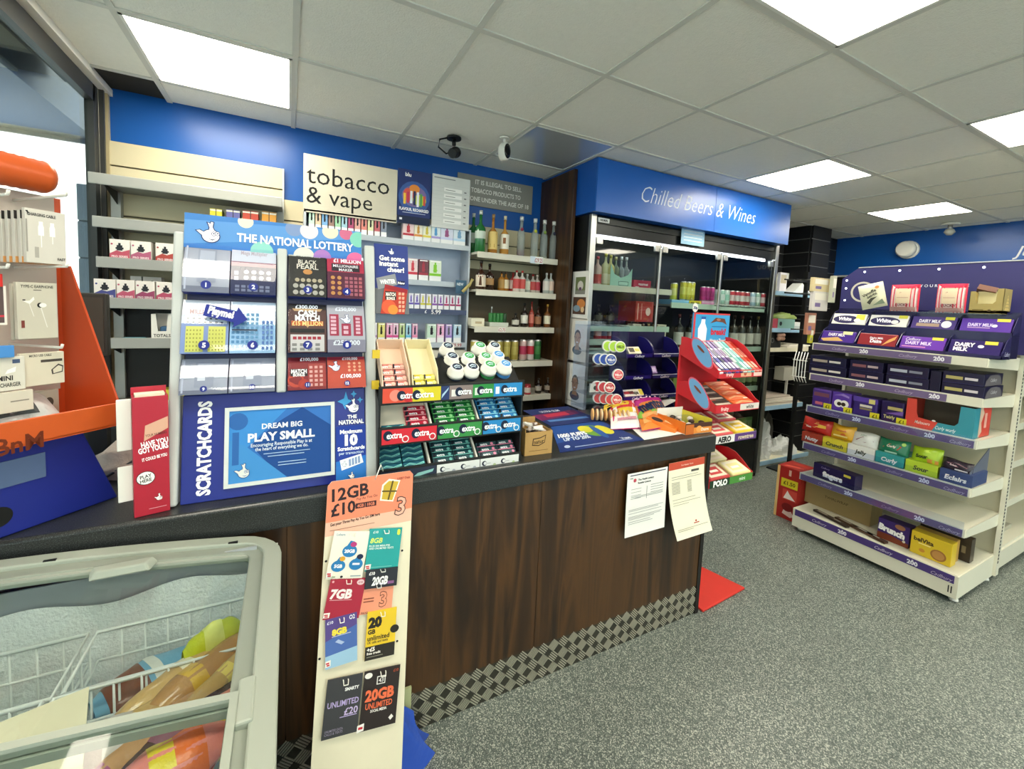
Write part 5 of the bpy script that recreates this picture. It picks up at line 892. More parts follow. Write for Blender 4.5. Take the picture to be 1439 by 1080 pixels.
MB().slab(Fr(TR[1].p(.0, 0, .002), uu, vv), .002, .17, .0, DEP, .001, M('D4CEBC', .6)).obj('tray_liner', gr)
# two open cartons on the top tier
T0 = TR[0]
def opencarton(a, w, c_in, c_out, label, pk, rows, group):
    t = thing('open_carton', label, 'box', (0, 0, 0)); L_ = .20; h = .05
    up = Vector((0, -math.sin(.25), math.cos(.25)))
    MB().slab(Fr(T0.p(a, .004, .004), uu, vv), 0, w, 0, L_, .002, M(c_in, .6)).obj('floor_panel', t)
    for x in (a, a+w-.003):
        A = [T0.p(x, .004, .004), T0.p(x, .004+L_, .004), T0.p(x, .004+L_, h), T0.p(x, .06, h), T0.p(x, .004, .018)]; MB().prism(A, (.003, 0, 0), M(c_in, .6)).obj('side_panel', t)
    MB().prism([T0.p(a, L_, .004), T0.p(a+w, L_, .004), T0.p(a+w, L_, h), T0.p(a, L_, h)], vv*.003, M(c_in, .6)).obj('back_panel', t)
    MB().prism([T0.p(a, .004, .004), T0.p(a+w, .004, .004), T0.p(a+w, .004, .016), T0.p(a, .004, .016)], -vv*.002, M(c_out, .5)).obj('front_lip', t)
    for r in range(rows):
        for c in range(2): gum(Fr(T0.p(0, 0, .005), uu, vv), a+.005+c*(w-.01)/2, .01+r*.026, pk[0], pk[1], pk[2]+', %s row %s' % (ORD[r], ('left', 'right')[c]), group, W=(w-.014)/2, H=.024)
opencarton(.004, .092, 'E8CDB4', 'C0404A', 'peach lined open carton of watermelon gum on top of the rack', ('melon', ('D8847A', 'E8C0B0'), 'pinkish watermelon gum pack in the peach lined carton'), 4, 'watermelon gum packs')
opencarton(.104, .092, 'EADFB8', 'D08A2A', 'cream lined open carton with a little yellow gum on top of the rack', ('yellow', ('D8C83A', 'EEE48A'), 'yellow gum pack at the bottom of the cream lined carton'), 2, 'yellow gum packs')
for a in ((528, 497), (527, 540)):
    A = PY(a[0], a[1], GYF+.05); MB().box(A.x-.012, A.x+.012, GYF+.04, GYF+.05, A.z-.014, A.z+.014, M('D8B82A', .4)).obj('yellow_clip', gr)
# gum bottles with white lids
lids = [(642.5, 515, 0, 'navy'), (664.5, 514, 0, 'navy'), (689, 511, 0, 'green'), (711, 510, 0, 'blue'), (636, 499, 1, 'navy'), (659.5, 499, 1, 'green'), (683, 499, 1, 'green'), (701, 497, 1, 'blue'), (630, 485, 2, 'navy'), (675, 484, 2, 'green'), (695.5, 484, 2, 'navy')]
words = {0: 'front row', 1: 'middle row', 2: 'back row'}; seen = {}
proto = {}
ax = Vector((0, -math.sin(.55), math.cos(.55)))
for px, py, r, cname in lids:
    P = PY(px, py, GYF+.035+.068*r); seen[(r)] = seen.get(r, 0)+1
    lab = 'white lidded %s gum bottle, %s of the %s on the rack' % (cname, ('first', 'second', 'third', 'fourth')[seen[r]-1], words[r])
    if cname not in proto:
        t = thing('gum_bottle', lab, 'bottle', (0, 0, 0), 0, 'gum bottles on the rack'); t.rotation_mode = 'QUATERNION'
        bc, dc = {'navy': ('1A2436', '1E2C44'), 'green': ('2E7A44', '3A9A54'), 'blue': ('3A78B4', '4A90D0')}[cname]
        MB().lathe([(.026, -.095), (.0285, -.09), (.0285, -.045), (.026, -.036), (.021, -.030)], M(bc, .35), 18).obj('bottle_body', t)
        MB().lathe([(.0215, -.036), (.0285, -.034), (.0285, -.022), (.0235, -.018), (.0225, -.003), (.020, 0)], WHITE, 20).obj('lid', t)
        mb = MB(); mb.art(Fr((-.02, -.02, .0005), (1, 0, 0), (0, 1, 0)), .04, .04, [('e', .5, .5, .42, .42, dc), ('p', [(.2, .55), (.5, .75), (.8, .6), (.78, .5), (.5, .62), (.24, .44)], 'C8DCE8'), ('p', [(.25, .35), (.5, .5), (.72, .38), (.7, .3), (.5, .4), (.28, .28)], 'C8DCE8')]); mb.obj('lid_print', t); proto[cname] = t
    else: t = copy_tree(proto[cname], label=lab)
    t.rotation_quaternion = Vector((0, 0, 1)).rotation_difference(ax); t.location = P; t.scale = (1.1, 1.1, 1.1)
# ---------------------------------------------------------------- cardboard tray of wrapped bars
A = PZ(737, 641, WT); B = PZ(775, 636, WT); u = (B-A).normalized(); yaw = math.atan2(u.y, u.x); W_ = (B-A).length
t = thing('cardboard_tray', 'brown cardboard tray of wrapped bars beside the gum rack', 'box', A, yaw); H_ = .095
for b in ((0, W_, 0, .003, 0, H_), (0, W_, .15, .153, 0, H_+.02), (0, .003, .003, .15, 0, H_+.015), (W_-.003, W_, .003, .15, 0, H_), (0, W_, .003, .15, 0, .003)): MB().box(*b, CARD).obj('card_panel', t)
MB().art(Fr((0, 0, 0), (1, 0, 0), (0, 0, 1)), W_, H_, [('p', [(.25, .42), (.5, .38), (.72, .5), (.76, .85), (.55, .75), (.28, .72)], '3A2A1A'), ('p', [(.28, .46), (.5, .42), (.7, .53), (.73, .8), (.55, .71), (.31, .68)], 'B48F56'), ('t', .5, .58, .17, 'natur', '3A2A1A', .02, .4, 4), ('r', .15, .18, .85, .2, '6A4A2A')]).obj('print', t)
random.seed(5)
for k in range(16):
    a_ = tag(MB().box(-.022, .022, -.008, .008, -.005, .005, M(('E8E6E0', '22201E', 'D8C8C0', 'E8E6E0')[k % 4], .4)).obj('wrapped_bar', bev=.003, loc=(0, 0, 0)), ('white', 'black', 'pinkish', 'white')[k % 4]+' wrapped bar in the brown tray, %s from its bottom' % ORD[k], 'sweet', 'wrapped bars in the cardboard tray')
    a_.location = A+Matrix.Rotation(yaw, 3, 'Z')@Vector((random.uniform(.025, W_-.025), random.uniform(.02, .13), H_-.02+.009*(k % 4))); a_.rotation_euler = (random.uniform(-.3, .3), random.uniform(-.3, .3), random.uniform(0, 3))
# ---------------------------------------------------------------- counter mats
def mat_(quad, label, items, z):
    P = [PZ(*q, z) for q in quad]     # BL BR TR TL
    def bl(x, y, q): a = P[0].lerp(P[1], x); b = P[3].lerp(P[2], x); v = a.lerp(b, y); return Vector((v.x, v.y, z+.002+q))
    o = MB().prism(P, (0, 0, .002), M('22306A', .35)).obj('counter_mat'); tag(o, label, 'mat')
    MB().art(None, .5, .28, items, bend=bl).obj('print', o); return o
mat_([(787, 636), (905, 618), (845, 592), (774, 600)], 'dark blue printed counter mat with yellow splashes, nearer the front edge', [('r', 0, 0, 1, 1, '1E3474'), ('p', [(0, .3), (1, .5), (1, 1), (0, 1)], '244C96'), ('e', .62, .62, .3, .26, '6A9A3A'), ('e', .52, .72, .2, .16, 'D0CC3A'), ('e', .78, .6, .18, .22, 'D8D03A'), ('e', .66, .55, .1, .3, '2A5AA0'), ('t', .05, .56, .14, '1000 PUFFS', 'F0F4F8', .05, .42, 0, 'l'), ('t', .1, .4, .12, 'UP TO 20%', 'D8E4F4', .04, .36, 0, 'l'), ('e', .1, .14, .06, .05, 'B8C8E4'), ('r', .18, .08, .9, .1, 'A8B8DC'), ('t', .84, .16, .08, 'Vuse', 'D8E0F0', .03)], WT)
mat_([(774, 599), (845, 591), (798, 571), (735, 577)], 'dark blue counter mat with a red streak, behind the other mat', [('r', 0, 0, 1, 1, '26346C'), ('p', [(0, .3), (.9, .5), (.95, .75), (0, .65)], '7A2A5C'), ('p', [(.2, .45), (.7, .5), (.7, .68), (.2, .62)], 'C83A54'), ('t', .45, .8, .1, 'ULTRA SLIM', 'E4E8F4', .03, .5), ('r', .1, .2, .9, .3, '5A86C4')], WT)
# ---------------------------------------------------------------- clear dispenser of round tins
VY = 1.86; A = PY(822, 585, VY); vx0 = gx(822, VY, WT); vx1 = gx(877, VY, WT)
t = thing('tin_dispenser', 'clear acrylic dispenser of round nicotine tins at the back of the counter', 'display stand', (0, 0, 0)); vt = PY(850, 458, VY).z
for x in (vx0, vx1-.003): MB().box(x, x+.003, VY, VY+.14, WT, vt, ACRYL).obj('side_panel', t)
MB().box(vx0, vx1, VY+.137, VY+.14, WT, vt+.02, ACRYL).obj('back_panel', t)
VZ = [PY(850, y, VY).z for y in (495, 514, 534, 553, 572)]
for z in VZ+[vt]: MB().box(vx0+.003, vx1-.003, VY, VY+.137, z-.002, z+.001, ACRYL).obj('clear_shelf', t)
for (px, py, c, nm, cnt) in ((871, 487, 'A8CC3A', 'lime green', 3), (858, 505, '2A4A9C', 'blue', 3), (868, 526, 'D8505A', 'coral red', 1), (856, 544, 'B8343C', 'deep red', 3), (866, 561, 'D0484A', 'white rimmed red', 4)):
    P = PY(px, py, VY+.012)
    for j in range(cnt):
        o = thing('nicotine_tin', nm+(' round tin lettered VELO, front of its row' if j == 0 else ' round tin, '+ORD[j]+' in its row counted from the front'), 'tin', (P.x-.026*j, VY+.012+.022*j, P.z))
        T = Matrix.Rotation(-.35, 4, 'Z')@Matrix.Rotation(PI/2, 4, 'X'); MB().lathe([(.030, -.009), (.0325, -.007), (.0325, .007), (.030, .009)], WHITE, 22, T).obj('tin', o); MB().lathe([(.027, .0092), (.027, .0100)], M(c, .4), 22, T).obj('lid_disc', o)
        f = Fr(T@Vector((-.03, -.03, .0104)), T.to_3x3()@Vector((1, 0, 0)), T.to_3x3()@Vector((0, 1, 0)))
        if j == 0: MB().art(f, .06, .06, [('t', .5, .5, .22, 'VELO', '1E2A1E' if c[0] == 'A' else 'F8F4F0', .04, .72), ('r', .3, .76, .7, .79, 'E8ECE0'), ('r', .3, .24, .7, .27, 'E8ECE0')]).obj('print', o)
carton('carton', 'small grey printed card inside the clear dispenser', 'card', 829, 843, VY+.05, VZ[3], .05, .01, 'B8BAB4', [('e', .5, .5, .25, .25, '2E3A38')])
P0 = PZ(826, 589, WT)
for k in range(9):
    o = MB().lathe([(.03, 0), (.032, .004), (.03, .009)], M('EAC9A0' if k % 3 else 'E8B070', .6), 14).obj('rice_cake', loc=(P0.x+.021*k, P0.y-.03-.011*k, WT+.036), rot=(0, PI/2, -.5)); tag(o, 'cream round cracker, %s from the left in the roll by the dispenser' % ORD[k], 'cracker', 'crackers in the wrapped roll')
# ---------------------------------------------------------------- navy chocolate stand
CYP = 1.90; cs_ = thing('chocolate_stand', 'dark navy tiered chocolate bar stand behind the sweet bags', 'display stand', (0, 0, 0)); DN = M('1A1560', .28, coat=.3); DK2 = M('120F3A', .4)
k0, k1 = gx(880, CYP, 1.3), gx(955, CYP, 1.3); km = (k0+k1)/2
tiers = [PY(910, y, CYP).z for y in (500, 530, 558, 584)]; 
MB().box(k0, k1, CYP+.13, CYP+.14, WT, PY(910, 466, CYP+.13).z, DK2).obj('back_board', cs_)
for i, z in enumerate(tiers):
    for c in range(2):
        x0 = k0+(km-k0)*c; x1 = x0+(km-k0)-.004; yo = -.0
        MB().prism([(x0, CYP, z-.012), (x1, CYP, z-.012), (x1, CYP, z+.014), (x0, CYP, z+.014)], (0, .003, 0), DN).obj('front_lip', cs_)
        MB().prism([(x0, CYP, z-.012), (x0, CYP+.13, z+.02), (x0, CYP+.13, z+.024), (x0, CYP, z-.008)], (x1-x0, 0, 0), DK2).obj('tray', cs_)
        for x in (x0, x1-.003): MB().prism([(x, CYP, z-.012), (x, CYP+.13, z-.012)]+[(x, CYP+.13-.13*math.sin(a), z+.014+.095*math.cos(a)) for a in [j*PI/14 for j in range(8)]], (.003, 0, 0), DN).obj('side_wing', cs_)
        MB().art(Fr((x0, CYP-.0005, z-.012), (1, 0, 0), (0, 0, 1)), x1-x0, .026, [('t', .5, .5, .6, 'Cadbury', 'F4F4FC', .0, .4, 0, 'c', .4)]+([('r', .0, .86, 1, 1.0, 'E8E8F4')] if c == 1 else [])).obj('print', cs_)
def bar(fr, L_, W_, D_, c, items, label, cat='chocolate bar', group=None, name='chocolate_bar', bev=.003):
    t = thing(name, label, cat, fr.o, 0, group); t.rotation_mode = 'QUATERNION'; t.rotation_quaternion = Matrix((fr.u, fr.v, fr.n)).transposed().to_quaternion()
    MB().box(0, L_, 0, W_, 0, D_, M(c, .3, .1)).obj('wrapper', t, bev=bev)
    if items: MB().art(Fr((0, 0, D_), (1, 0, 0), (0, 1, 0)), L_, W_, items, lift=.0008).obj('print', t)
    return t
def slope(o, deg): s = math.radians(deg); return Fr(o, (1, 0, 0), (0, math.cos(s), math.sin(s)))
bar(slope((k0+.02, CYP+.01, tiers[0]+.004), 50), .10, .05, .02, 'D0C8B0', [('r', .1, .2, .5, .8, '4A4438'), ('r', .55, .3, .9, .7, 'C8C05A')], 'white and gold bar in the top left tray of the navy stand')
bar(slope((km+.01, CYP+.03, tiers[1]+.01), 60), .05, .05, .02, '9A7AB8', [('r', .1, .2, .8, .8, 'D8C8E8')], 'lilac bar in the second right tray of the navy stand')
bar(slope((k0+.01, CYP+.01, tiers[2]+.004), 50), .15, .045, .02, 'E0DCD0', [('r', 0, .3, .5, .7, 'A8303A'), ('t', .5, .5, .5, 'Wispa', '2A2420', .04, .5), ('r', .8, .1, 1, .9, 'D8C84A')], 'white bar with red and yellow print in the third left tray of the navy stand')
# ---------------------------------------------------------------- sweet bags, paper and orange display box
def pouch(name, label, cat, quad, z, th, c, items, seed=1, tiltup=.0):
    P = [PZ(*q, z) for q in quad]    # BL BR TR TL, top raised by tiltup
    P[2].z += tiltup; P[3].z += tiltup; W = (P[1]-P[0]).length; H = (P[3]-P[0]).length
    nrm = (P[1]-P[0]).cross(P[3]-P[0]).normalized(); random.seed(seed); ph = [random.uniform(0, 6) for _ in range(4)]
    def f(x, y, q=0):
        v = P[0].lerp(P[1], x).lerp(P[3].lerp(P[2], x), y); e = max(0, 16*x*(1-x)*y*(1-y))**.5
        return v+nrm*(th*e*(1+.12*math.sin(9*x+ph[0])*math.sin(11*y+ph[1]))+.002+q)
    o = MB().grid(f, 12, 12, M(c, .25, bump=.1)).grid(lambda x, y: f(x, y)*1-nrm*(th*max(0, 16*x*(1-x)*y*(1-y))**.5+.001), 2, 2, M(c, .25)).obj(name); tag(o, label, cat)
    mb = MB(); lv = [0]
    def sub(it):      # drape: cut rectangles into strips so that they follow the bulge
        out = []
        for i in it:
            if i[0] == 'r':
                n_ = 5
                for a in range(n_): 
                    for b_ in range(n_): x0, y0, x1, y1 = i[1:5]; out.append(('p', [(x0+(x1-x0)*(a+p)/n_, y0+(y1-y0)*(b_+q)/n_) for p, q in ((0, 0), (1, 0), (1, 1), (0, 1))], i[5]))
            else: out.append(i)
        return out
    for n_, i in enumerate(items): mb.art(None, W, H, sub([i]), lift=.0035+.0012*n_, bend=lambda x, y, q: f(x, y, q))
    mb.obj('print', o); return o
pouch('sweet_bag', 'pink, red and white sweet bag on the counter, left of the mentos one', 'sweets', [(858, 604), (905, 602), (889, 567), (857, 574)], WT+.004, .022, 'D83A8C', [('r', 0, 0, 1, .34, 'F0ECEC'), ('r', .0, .34, 1, .5, 'E8C83A'), ('r', 0, .5, 1, .86, 'D8343C'), ('e', .55, .5, .2, .18, 'F4F2F4'), ('t', .22, .68, .2, 'Fab', 'E8C83A', .04), ('r', .2, .14, .8, .2, 'C88A9A')], 1, .05)
pouch('sweet_bag', 'pink and orange mentos sweet bag lying on the counter', 'sweets', [(902, 606), (945, 599), (923, 563), (886, 568)], WT+.01, .025, 'D8349C', [('r', 0, 0, 1, .6, 'E88A3A'), ('r', .1, .1, .9, .3, 'F0B06A'), ('e', .3, .3, .12, .12, '8AC04A'), ('t', .5, .5, .26, 'mentos', '16264E', .05, .9, 12), ('t', .3, .76, .12, 'FRUIT', 'F0C8E4', .02)], 2, .06)
sheet_p = [PZ(*q, WT+.001) for q in ((884, 598), (905, 618), (966, 608), (948, 596))]; tag(MB().prism(sheet_p, (0, 0, .0008), PAPER).obj('receipt_paper'), 'blank white paper sheet under the sweet bags', 'paper')
Q = [PZ(963, 611, WT), PZ(1000, 607, WT)]; u = (Q[1]-Q[0]).normalized(); yw = math.atan2(u.y, u.x); W_ = (Q[1]-Q[0]).length
t = thing('sweet_box', 'orange and brown open box of chocolate sweets at the counter corner', 'box', Q[0], yw); OB = M('E07A2A', .4); BR_ = M('4A2A1C', .45)
D_ = .20; PTS = {}
MB().box(0, W_, 0, .003, 0, .055, BR_).obj('front_panel', t); MB().box(0, W_, 0, D_, 0, .003, WHITE).obj('floor_panel', t); MB().box(0, .003, .003, D_, 0, .06, OB).obj('side_panel', t); MB().box(W_-.003, W_, .003, D_, 0, .07, M('D8C83A', .45)).obj('side_panel', t); MB().box(-.0, W_, D_, D_+.003, 0, .085, WHITE).obj('back_panel', t)
MB().art(Fr((0, -.0002, 0), (1, 0, 0), (0, 0, 1)), W_, .055, [('r', .3, .05, .98, .6, 'E08A3A'), ('e', .5, .45, .35, .3, 'EFA050'), ('t', .72, .4, .3, 'Orange', 'F8E8D0', .03, .3), ('r', 0, 0, .3, .9, 'C86A2A')]).obj('print', t)
random.seed(8)
for k in range(10):
    o = MB().ball((0, 0, 0), .016, M('3A2A24' if k % 2 else 'D8D0C8', .35), 8).obj('wrapped_sweet'); tag(o, ('silver', 'dark')[k % 2]+' wrapped sweet in the orange box, %s from its front' % ORD[k], 'sweet', 'sweets in the orange box')
    o.location = Q[0]+Matrix.Rotation(yw, 3, 'Z')@Vector((random.uniform(.02, W_-.02), .03+.016*k, .04)); o.scale = (1, 1, .7)
P = [PZ(932, 583, WT), PZ(957, 592, WT)]
t = thing('sweet_box', 'low orange carton lying left of the open brown box', 'box', PZ(957, 603, WT), yw+.5); MB().hexa([(-.10, 0, 0), (0, 0, 0), (0, .15, 0), (-.10, .15, 0)], [(-.10, 0, .02), (0, 0, .02), (0, .15, .055), (-.10, .15, .055)], OB).obj('carton', t, bev=.002)
MB().art(Fr((-.1, 0, .0205), (1, 0, 0), (0, .15, .035)), .1, .15, [('e', .3, .7, .2, .2, '3A2A24'), ('r', .5, .2, .9, .5, 'F4D8A8')]).obj('print', t)
tag(MB().prism([PZ(930, 590, WT), PZ(958, 595, WT)+Vector((0, 0, 0)), PZ(996, 588, WT)+Vector((0, 0, .06)), PZ(955, 575, WT)+Vector((0, 0, .04))], (0, 0, .001), PAPER).obj('box_flap', loc=(-.01, .22, 0)), 'white raised box flap behind the orange box', 'card')
# ================================================================ RED CONFECTIONERY STAND at the counter's end
RS = M('C4242E', .3, coat=.3); SX0, SX1, SF, SB = 1.925, 2.275, 1.42, 1.66
rs = thing('sweet_stand', 'red floor stand of chewy sweets beyond the end of the counter', 'display stand', (0, 0, 0))
FB = [PZ(985, 859, .0), PZ(1041, 829, .0), PZ(1008, 800, .0)]
MB().prism([Vector((1.915, 1.385, .004)), Vector((2.30, 1.415, .004)), Vector((2.22, 1.72, .004)), Vector((1.93, 1.72, .004))], (0, 0, .012), M('D83A30', .4)).obj('base_plate', rs, bev=.003)
MB().box(1.93, 1.99, 1.56, 1.60, .012, .62, M('2A6AB8', .35)).obj('pole', rs); MB().box(1.985, 1.995, 1.55, 1.61, .012, .62, M('14306A', .4)).obj('pole_edge', rs)
MB().box(SX0, SX1-.03, SB, SB+.012, .55, PY(1000, 485, SB).z, RS).obj('back_board', rs)
a, b = PY(972, 484, SB-.01), PY(1026, 441, SB-.01); w_, h_ = b.x-a.x, b.z-a.z
MB().box(a.x, b.x, SB-.01, SB-.002, a.z, b.z, M('3A9AD0', .35)).obj('header_card', rs)
MB().art(Fr((a.x, SB-.0105, a.z), (1, 0, 0), (0, 0, 1)), w_, h_, [('r', 0, 0, .05, 1, 'C83A40'), ('r', 0, .95, 1, 1, 'C83A40'), ('p', [(.15, .04), (.36, .04), (.37, .5), (.31, .68), (.31, .8), (.21, .8), (.2, .68), (.13, .5)], 'EDF2F4'), ('r', .2, .8, .32, .88, '2A5AA8'), ('p', [(.45, .68), (.6, .86), (.85, .84), (.92, .64), (.8, .72), (.62, .74)], '6A3A2A'), ('e', .68, .8, .1, .04, 'A8705A'), ('t', .7, .42, .2, 'break?', 'C8283A', .04, .5), ('r', .5, .56, .92, .59, '2A6AA8'), ('t', .7, .14, .1, 'Have a Treat!', 'F4F8FA', .03, .56)]).obj('header_print', rs)
tag(MB().lathe([(.02, -.002), (.02, .002)], WHITE, 18, Matrix.Rotation(PI/2, 4, 'X')@Matrix.Diagonal((1, 1.25, 1, 1))).obj('price_disc', loc=PY(977, 432, SB-.012)), 'white price disc on the corner of the red stand header', 'price tag')
o = bpy.data.objects['price_disc']; MB().art(Fr((-.02, -.0025, -.02), (1, 0, 0), (0, 0, 1)), .04, .04, [('t', .5, .5, .4, '30p', '1E2A6A', .04, .8)]).obj('print', o)
tz = [PY(1040, 524, SF).z, PY(1030, 572, SF).z, PY(1030, 614, SF).z, PY(1025, 674, SF).z]; RISE = [.17, .10, .07, .09]; TRF = []
lips = [('C42A34', 'NESTLE FRUITY'), ('C42A34', 'fruity'), ('E4E0DC', 'AERO'), ('4A8A3A', 'POLO')]
for k, z in enumerate(tz):
    R_ = RISE[k]; mt = RS if k != 2 else ACRYL
    MB().box(SX0, SX1, SF-.004, SF, z-.022, z+.018, mt if k != 2 else M('D8D4D0', .3)).obj('tray_lip', rs, bev=.002)
    MB().prism([(SX0, SF, z-.02), (SX0, SB, z-.02+R_), (SX0, SB, z-.014+R_), (SX0, SF, z-.014)], (SX1-SX0, 0, 0), RS).obj('tray_floor', rs)
    ln = math.hypot(SB-SF, R_); an = math.atan2(R_, SB-SF); TRF.append(Fr((SX0, SF, z-.013), (1, 0, 0), (0, math.cos(an), math.sin(an))))
    for x in (SX0-.004, SX1):
        pts = [(x, SF-.003, z-.022), (x, SB, z-.022+R_*.55), (x, SB, z+.0+R_)]+[(x, SB-(SB-SF)*q, z+.0+R_*(1-q)+.05*math.sin(PI*q)+.012*q) for q in (.15, .35, .55, .75, .92)]+[(x, SF-.003, z+.02)]
        MB().prism(pts, (.004, 0, 0), mt).obj('side_panel', rs)
    if k < 2:
        T = Matrix.Translation((SX0-.004, (SF+SB)/2-.02, z+.012+R_*.5))@Matrix.Rotation(.85, 4, 'X')@Matrix.Rotation(-PI/2, 4, 'Y')@Matrix.Diagonal((.40, .92, 1, 1))
        MB().lathe([(.105, 0), (.105, .002)], M('E0607A', .4), 28, T).lathe([(.095, .002), (.095, .003)], M('6FA8D8', .4), 28, T).obj('oval_badge', rs)
        mb = MB(); mb.lathe([(.035, .003), (.035, .006)], M('7A4030', .4), 10, T@Matrix.Translation((.02, .02, 0))@Matrix.Rotation(.5, 4, 'Z')@Matrix.Diagonal((.4, 1, 1, 1))).obj('badge_print', rs)
    c, tx = lips[k]
    it = [('r', 0, 0, 1, 1, c)]
    if k == 0: it += [('t', .25, .5, .5, 'fruity', 'F4D8D0', .02, .2), ('r', .5, .1, .75, .9, 'D8A888'), ('e', .6, .5, .3, .3, 'B8503A'), ('r', .8, .1, 1, .9, 'E4C0B8')]
    if k == 1: it += [('t', .2, .5, .5, 'fruity', 'F4D8D0', .02, .2), ('r', .55, .1, 1, .9, 'D8D0C8'), ('t', .78, .5, .5, 'white', '2A2A2A', .02, .25)]
    if k == 2: it += [('t', .25, .5, .7, 'AERO', '1A1A1A', .06, .3), ('r', .48, 0, 1, 1, '5A3A78'), ('t', .75, .5, .6, 'rowntree', 'E8D8B0', .02, .4)]
    if k == 3: it += [('r', 0, 0, .45, 1, '1E3A24'), ('t', .24, .5, .75, 'POLO', 'F8F8F4', .06, .34), ('t', .75, .5, .5, 'mint', 'E0ECD8', .02, .2)]
    MB().art(Fr((SX0, SF-.0045, z-.022), (1, 0, 0), (0, 0, 1)), SX1-SX0, .04, it).obj('lip_print', rs)
cols = [('E4DCE0', 'B03A50', 'white and red'), ('2A2E5A', 'D8D4DC', 'navy and white'), ('3A3A9A', 'E8E4EC', 'blue striped'), ('22264A', 'C8C4D8', 'dark navy'), ('5A3A8A', 'E0D8EC', 'purple'), ('4A2A6A', 'D8C8E0', 'deep purple'), ('C8D4D0', '5A9A8A', 'pale green'), ('8AC4C0', 'E4F0EE', 'mint'), ('5AA8A8', 'E0ECEC', 'teal'), ('D8503A', 'E8A888', 'orange'), ('C83A2A', 'E4B0A0', 'red')]
for k, (c, s, n) in enumerate(cols):
    f = Fr(TRF[0].p(.004+k*.0315, .004, .001), TRF[0].u, TRF[0].v); bar(f, .027, .245, .022, c, [('r', .1, .12, .9, .3, s), ('r', .1, .45, .9, .75, s), ('r', .3, .5, .7, .7, c)], n+' sweet tube lying in the top tray of the red stand', 'sweets', name='sweet_tube')
for k in range(5):
    f = Fr(TRF[1].p(.16, .006+k*.045, .002), TRF[1].u, TRF[1].v); bar(f, .17, .042, .02, 'E0622A', [('p', [(.1, .2), (.5, .6), (.9, .3), (.9, .5), (.5, .85), (.1, .45)], 'F0A878'), ('r', .75, .1, .95, .3, 'F4E0D0')], 'orange chocolate bar, %s from the front in the red stand' % ORD[k], group='orange bars in the second tray', name='chocolate_bar')
for k in range(4):
    f = Fr(TRF[1].p(.01, .006+k*.05, .002), TRF[1].u, TRF[1].v); bar(f, .14, .046, .02, '4A3A34', [('r', .1, .3, .9, .6, 'C8B8A8'), ('r', .1, .1, .4, .2, 'B84A3A')], 'dark brown bar, %s from the front in the red stand second tray' % ORD[k], group='dark bars in the second tray', name='chocolate_bar')
for tr_, (lst) in ((2, [(.01, .01, 'D8585A', 'red and cream'), (.185, .01, 'E8C83A', 'yellow'), (.01, .125, 'B84A54', 'dull red, left rear'), (.185, .125, 'C85A60', 'pinkish red, right rear')]), (3, [(.01, .01, 'C84A4A', 'red and white'), (.185, .01, 'E4DC9A', 'pale yellow'), (.13, .125, 'D8D4A8', 'cream rear')])):
    for a_, b_, c, n in lst:
        f = Fr(TRF[tr_].p(a_, b_, .002), TRF[tr_].u, TRF[tr_].v); bar(f, .155, .105, .035, c, [('r', .08, .1, .92, .9, 'E8E0C8'), ('r', .2, .25, .8, .75, c), ('r', .3, .4, .7, .55, 'F4F0E0')], n+(' sweet packet in the third tray of the red stand' if tr_ == 2 else ' sweet packet in the lowest tray of the red stand'), 'sweets', name='sweet_packet', bev=.006)
# ================================================================ CONFECTIONERY GONDOLA
gd = thing('confectionery_shelves', 'cream end bay of shelves stocked with chocolate, purple edge strips', 'shelving', (0, 0, 0))
GXF, GXB, GY0, GY1 = 3.30, 3.86, .845, 1.71; SC = M('E0DCC8', .42, bs=10); PUR = M('6A5A80', .35); PUD = M('4A3878', .35)
SHZ = [1.372, 1.155, .925, .655, .425]
for y in (GY0-.02, GY1):
    MB().box(GXB-.05, GXB, y, y+.02, .04, 1.62, SC).obj('upright', gd)
sl = MB()
for k in range(62): sl.box(GXB-.044, GXB-.030, GY0-.0215, GY0-.0205, .12+k*.022, .134+k*.022, BLACK)
sl.obj('slots', bpy.data.objects['upright.002'] if False else gd, kind='stuff')
MB().box(GXB-.03, GXB-.01, GY0, GY1, .1, 1.40, M('C9C3AA', .6)).obj('back_panel', gd)
def edge_text(k, z, x0, h):
    L_ = GY1-GY0; mb = MB(); F_ = Fr((x0-.0008, GY1, z), (0, -1, 0), (0, 0, 1))
    it = []
    for c in (.2, .62): it += [('t', c, .5, .5, 'Cadbury', 'B8A8C4' if k < 5 else 'D8D0E4', .0, .16, 0, 'c', .4), ('t', c+.16, .5, .62, '200', 'F0ECF4', .05, .06), ('e', c+.16, .88, .12, .07, 'F0ECF4')]
    if k > 1: it += [('t', .93, .4, .5, 'Cadbury', 'C8BCD0', .0, .12, 0, 'c', .4)]
    mb.art(F_, L_, h, it); mb.obj('edge_print', gd)
for k, z in enumerate(SHZ):
    MB().box(GXF+.02, GXB-.03, GY0, GY1, z-.012, z, SC).obj('shelf_board', gd)
    MB().box(GXF+.006, GXF+.02, GY0, GY1, z-.045, z+.004, SC).obj('shelf_front', gd)
    yn = GY0+.14 if k < 2 else GY0+.01
    F_ = MB().prism([(GXF, GY1-.01, z-.042), (GXF, yn, z-.042), (GXF+.004, yn, z-.002), (GXF+.004, GY1-.01, z-.002)], (.003, 0, 0), PUR).obj('price_strip', gd)
    edge_text(k, z-.04, GXF, .036)
    for y in (GY0-.002, GY1-.001): MB().prism([(GXF+.02, y, z), (GXF+.02, y, z-.045), (GXB-.06, y, z-.075), (GXB-.04, y, z-.05), (GXB-.04, y, z)], (0, .004, 0), SC).obj('bracket', gd)
    if k in (3, 4, 2): MB().box(GXF-.004, GXF-.002, GY0+.005, GY1-.005, z-.04, z+(.045 if k > 2 else .02), ACRYL).obj('clear_riser', gd)
